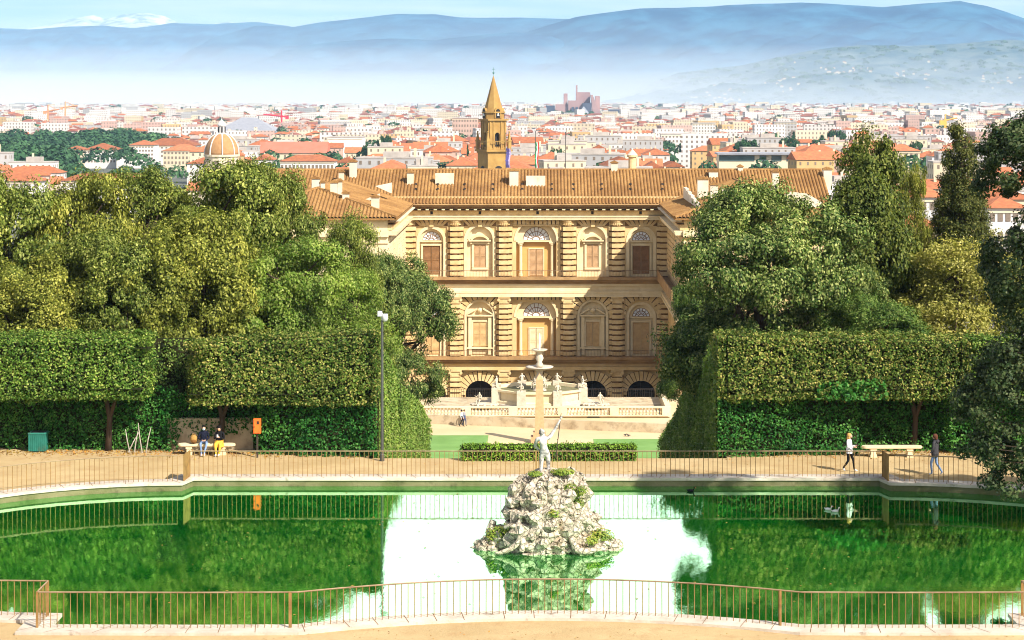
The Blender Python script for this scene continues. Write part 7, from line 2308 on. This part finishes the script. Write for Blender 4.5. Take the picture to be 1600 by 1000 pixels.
hill('hills', [(-300, 60), (-100, 50), (0, 44), (50, 46), (100, 42), (160, 40), (210, 44), (270, 36), (330, 38), (400, 34), (450, 40), (520, 60), (640, 150)], 17000, 3500, HM, 31)
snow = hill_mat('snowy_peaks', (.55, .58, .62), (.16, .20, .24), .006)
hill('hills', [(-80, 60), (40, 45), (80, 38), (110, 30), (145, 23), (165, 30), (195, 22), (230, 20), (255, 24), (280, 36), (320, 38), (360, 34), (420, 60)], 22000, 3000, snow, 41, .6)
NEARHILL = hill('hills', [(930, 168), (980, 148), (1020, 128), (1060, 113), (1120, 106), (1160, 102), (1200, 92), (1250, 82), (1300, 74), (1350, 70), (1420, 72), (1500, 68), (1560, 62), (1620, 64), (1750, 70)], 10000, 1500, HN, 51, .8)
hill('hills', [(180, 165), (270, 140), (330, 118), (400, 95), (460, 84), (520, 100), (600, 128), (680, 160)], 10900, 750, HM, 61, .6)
# villas on the near hillside, set on its real surface
from mathutils.bvhtree import BVHTree
nh_ob = NEARHILL
bt = BVHTree.FromPolygons([v.co.copy() for v in nh_ob.data.vertices], [tuple(p.vertices) for p in nh_ob.data.polygons])
V_, F_c, M_i = [], [], []
for i in range(110):
    px, y = q.choice(((q.gauss(1242, 16), q.gauss(9000, 120)), (q.gauss(1310, 20), q.gauss(9350, 120)), (q.gauss(1415, 22), q.gauss(9250, 150)), (q.gauss(1130, 22), q.gauss(8800, 90)), (q.gauss(1560, 20), q.gauss(9100, 120)), (q.uniform(1000, 1600), q.uniform(8550, 9900))))
    x = PX(px, y)
    hit = bt.ray_cast(Vector((x, y, 3000)), Vector((0, 0, -1)))
    if hit[0] is None: continue
    z = hit[0].z
    w_, h, d_ = q.uniform(3.5, 8), q.uniform(4, 7), q.uniform(3.5, 6)
    b = len(V_)
    V_ += [(x - w_, y - d_, z - 6), (x + w_, y - d_, z - 6), (x + w_, y + d_, z - 6), (x - w_, y + d_, z - 6), (x - w_, y - d_, z + h), (x + w_, y - d_, z + h), (x + w_, y + d_, z + h), (x - w_, y + d_, z + h), (x - w_ * .5, y, z + h + 2.5), (x + w_ * .5, y, z + h + 2.5)]
    for f_, mi in (((0, 1, 5, 4), 0), ((1, 2, 6, 5), 0), ((2, 3, 7, 6), 0), ((3, 0, 4, 7), 0), ((4, 5, 9, 8), 1), ((5, 6, 9), 1), ((6, 7, 8, 9), 1), ((7, 4, 8), 1)):
        F_c.append(tuple(b + i_ for i_ in f_)); M_i.append(mi)
me = bpy.data.meshes.new('hillside_villas'); me.from_pydata(V_, [], F_c); me.polygons.foreach_set('material_index', M_i)
tag(link_mesh('hillside_villas', me, [CWP['cream'], TC]), kind='stuff')
sp_ = []
for i in range(520):                                        # groves and cypress rows between the villas
    px = q.uniform(985, 1620); y = q.uniform(8500, 9950); x = PX(px, y)
    hit = bt.ray_cast(Vector((x, y, 3000)), Vector((0, 0, -1)))
    if hit[0] is None: continue
    r_ = q.uniform(8, 26)
    sp_.append((x, y, hit[0].z, r_, q.uniform(7, 13)))
crowns_mass('hillside_groves', sp_, 'pine', 90, .4)

def volume_mat(name, col, dens, aniso=0.0):
    m, t, out = nodes(name)
    v = t.nodes.new('ShaderNodeVolumePrincipled')
    v.inputs['Color'].default_value = (*col, 1)
    v.inputs['Density'].default_value = dens
    v.inputs['Anisotropy'].default_value = aniso
    t.links.new(v.outputs[0], out.inputs['Volume'])
    return m
# valley mist lying in front of the high hills: wedges that thin upward, one over the other
for zt_, dn in ((150, 5.5e-4), (280, 3.2e-4), (430, 1.3e-4)):
    bm = bmesh.new()
    vv_ = [bm.verts.new(p) for p in [(x, y, z) for x in (-7500 - zt_, 7500 + zt_) for y, z in ((7000, -32.5 + zt_ * .01), (10100 + zt_ * .5, -32.5 + zt_ * .01), (10100 + zt_ * .5, zt_))]]
    for f_ in ((0, 1, 2), (3, 4, 5), (0, 1, 4, 3), (1, 2, 5, 4), (2, 0, 3, 5)): bm.faces.new([vv_[i] for i in f_])
    bmesh.ops.recalc_face_normals(bm, faces=bm.faces)
    me = bpy.data.meshes.new('mist'); bm.to_mesh(me); bm.free()
    tag(link_mesh('mist', me, volume_mat('valley_mist', (.91, .96, 1.0), dn, -0.34)), kind='stuff')
mb = MB(); mb.box(-14500, 14500, -120, 26500, -35, 1050)
tag(mb.build('haze', volume_mat('pale_haze', (.46, .73, 1.0), 4.3e-5, -0.15)), kind='stuff')
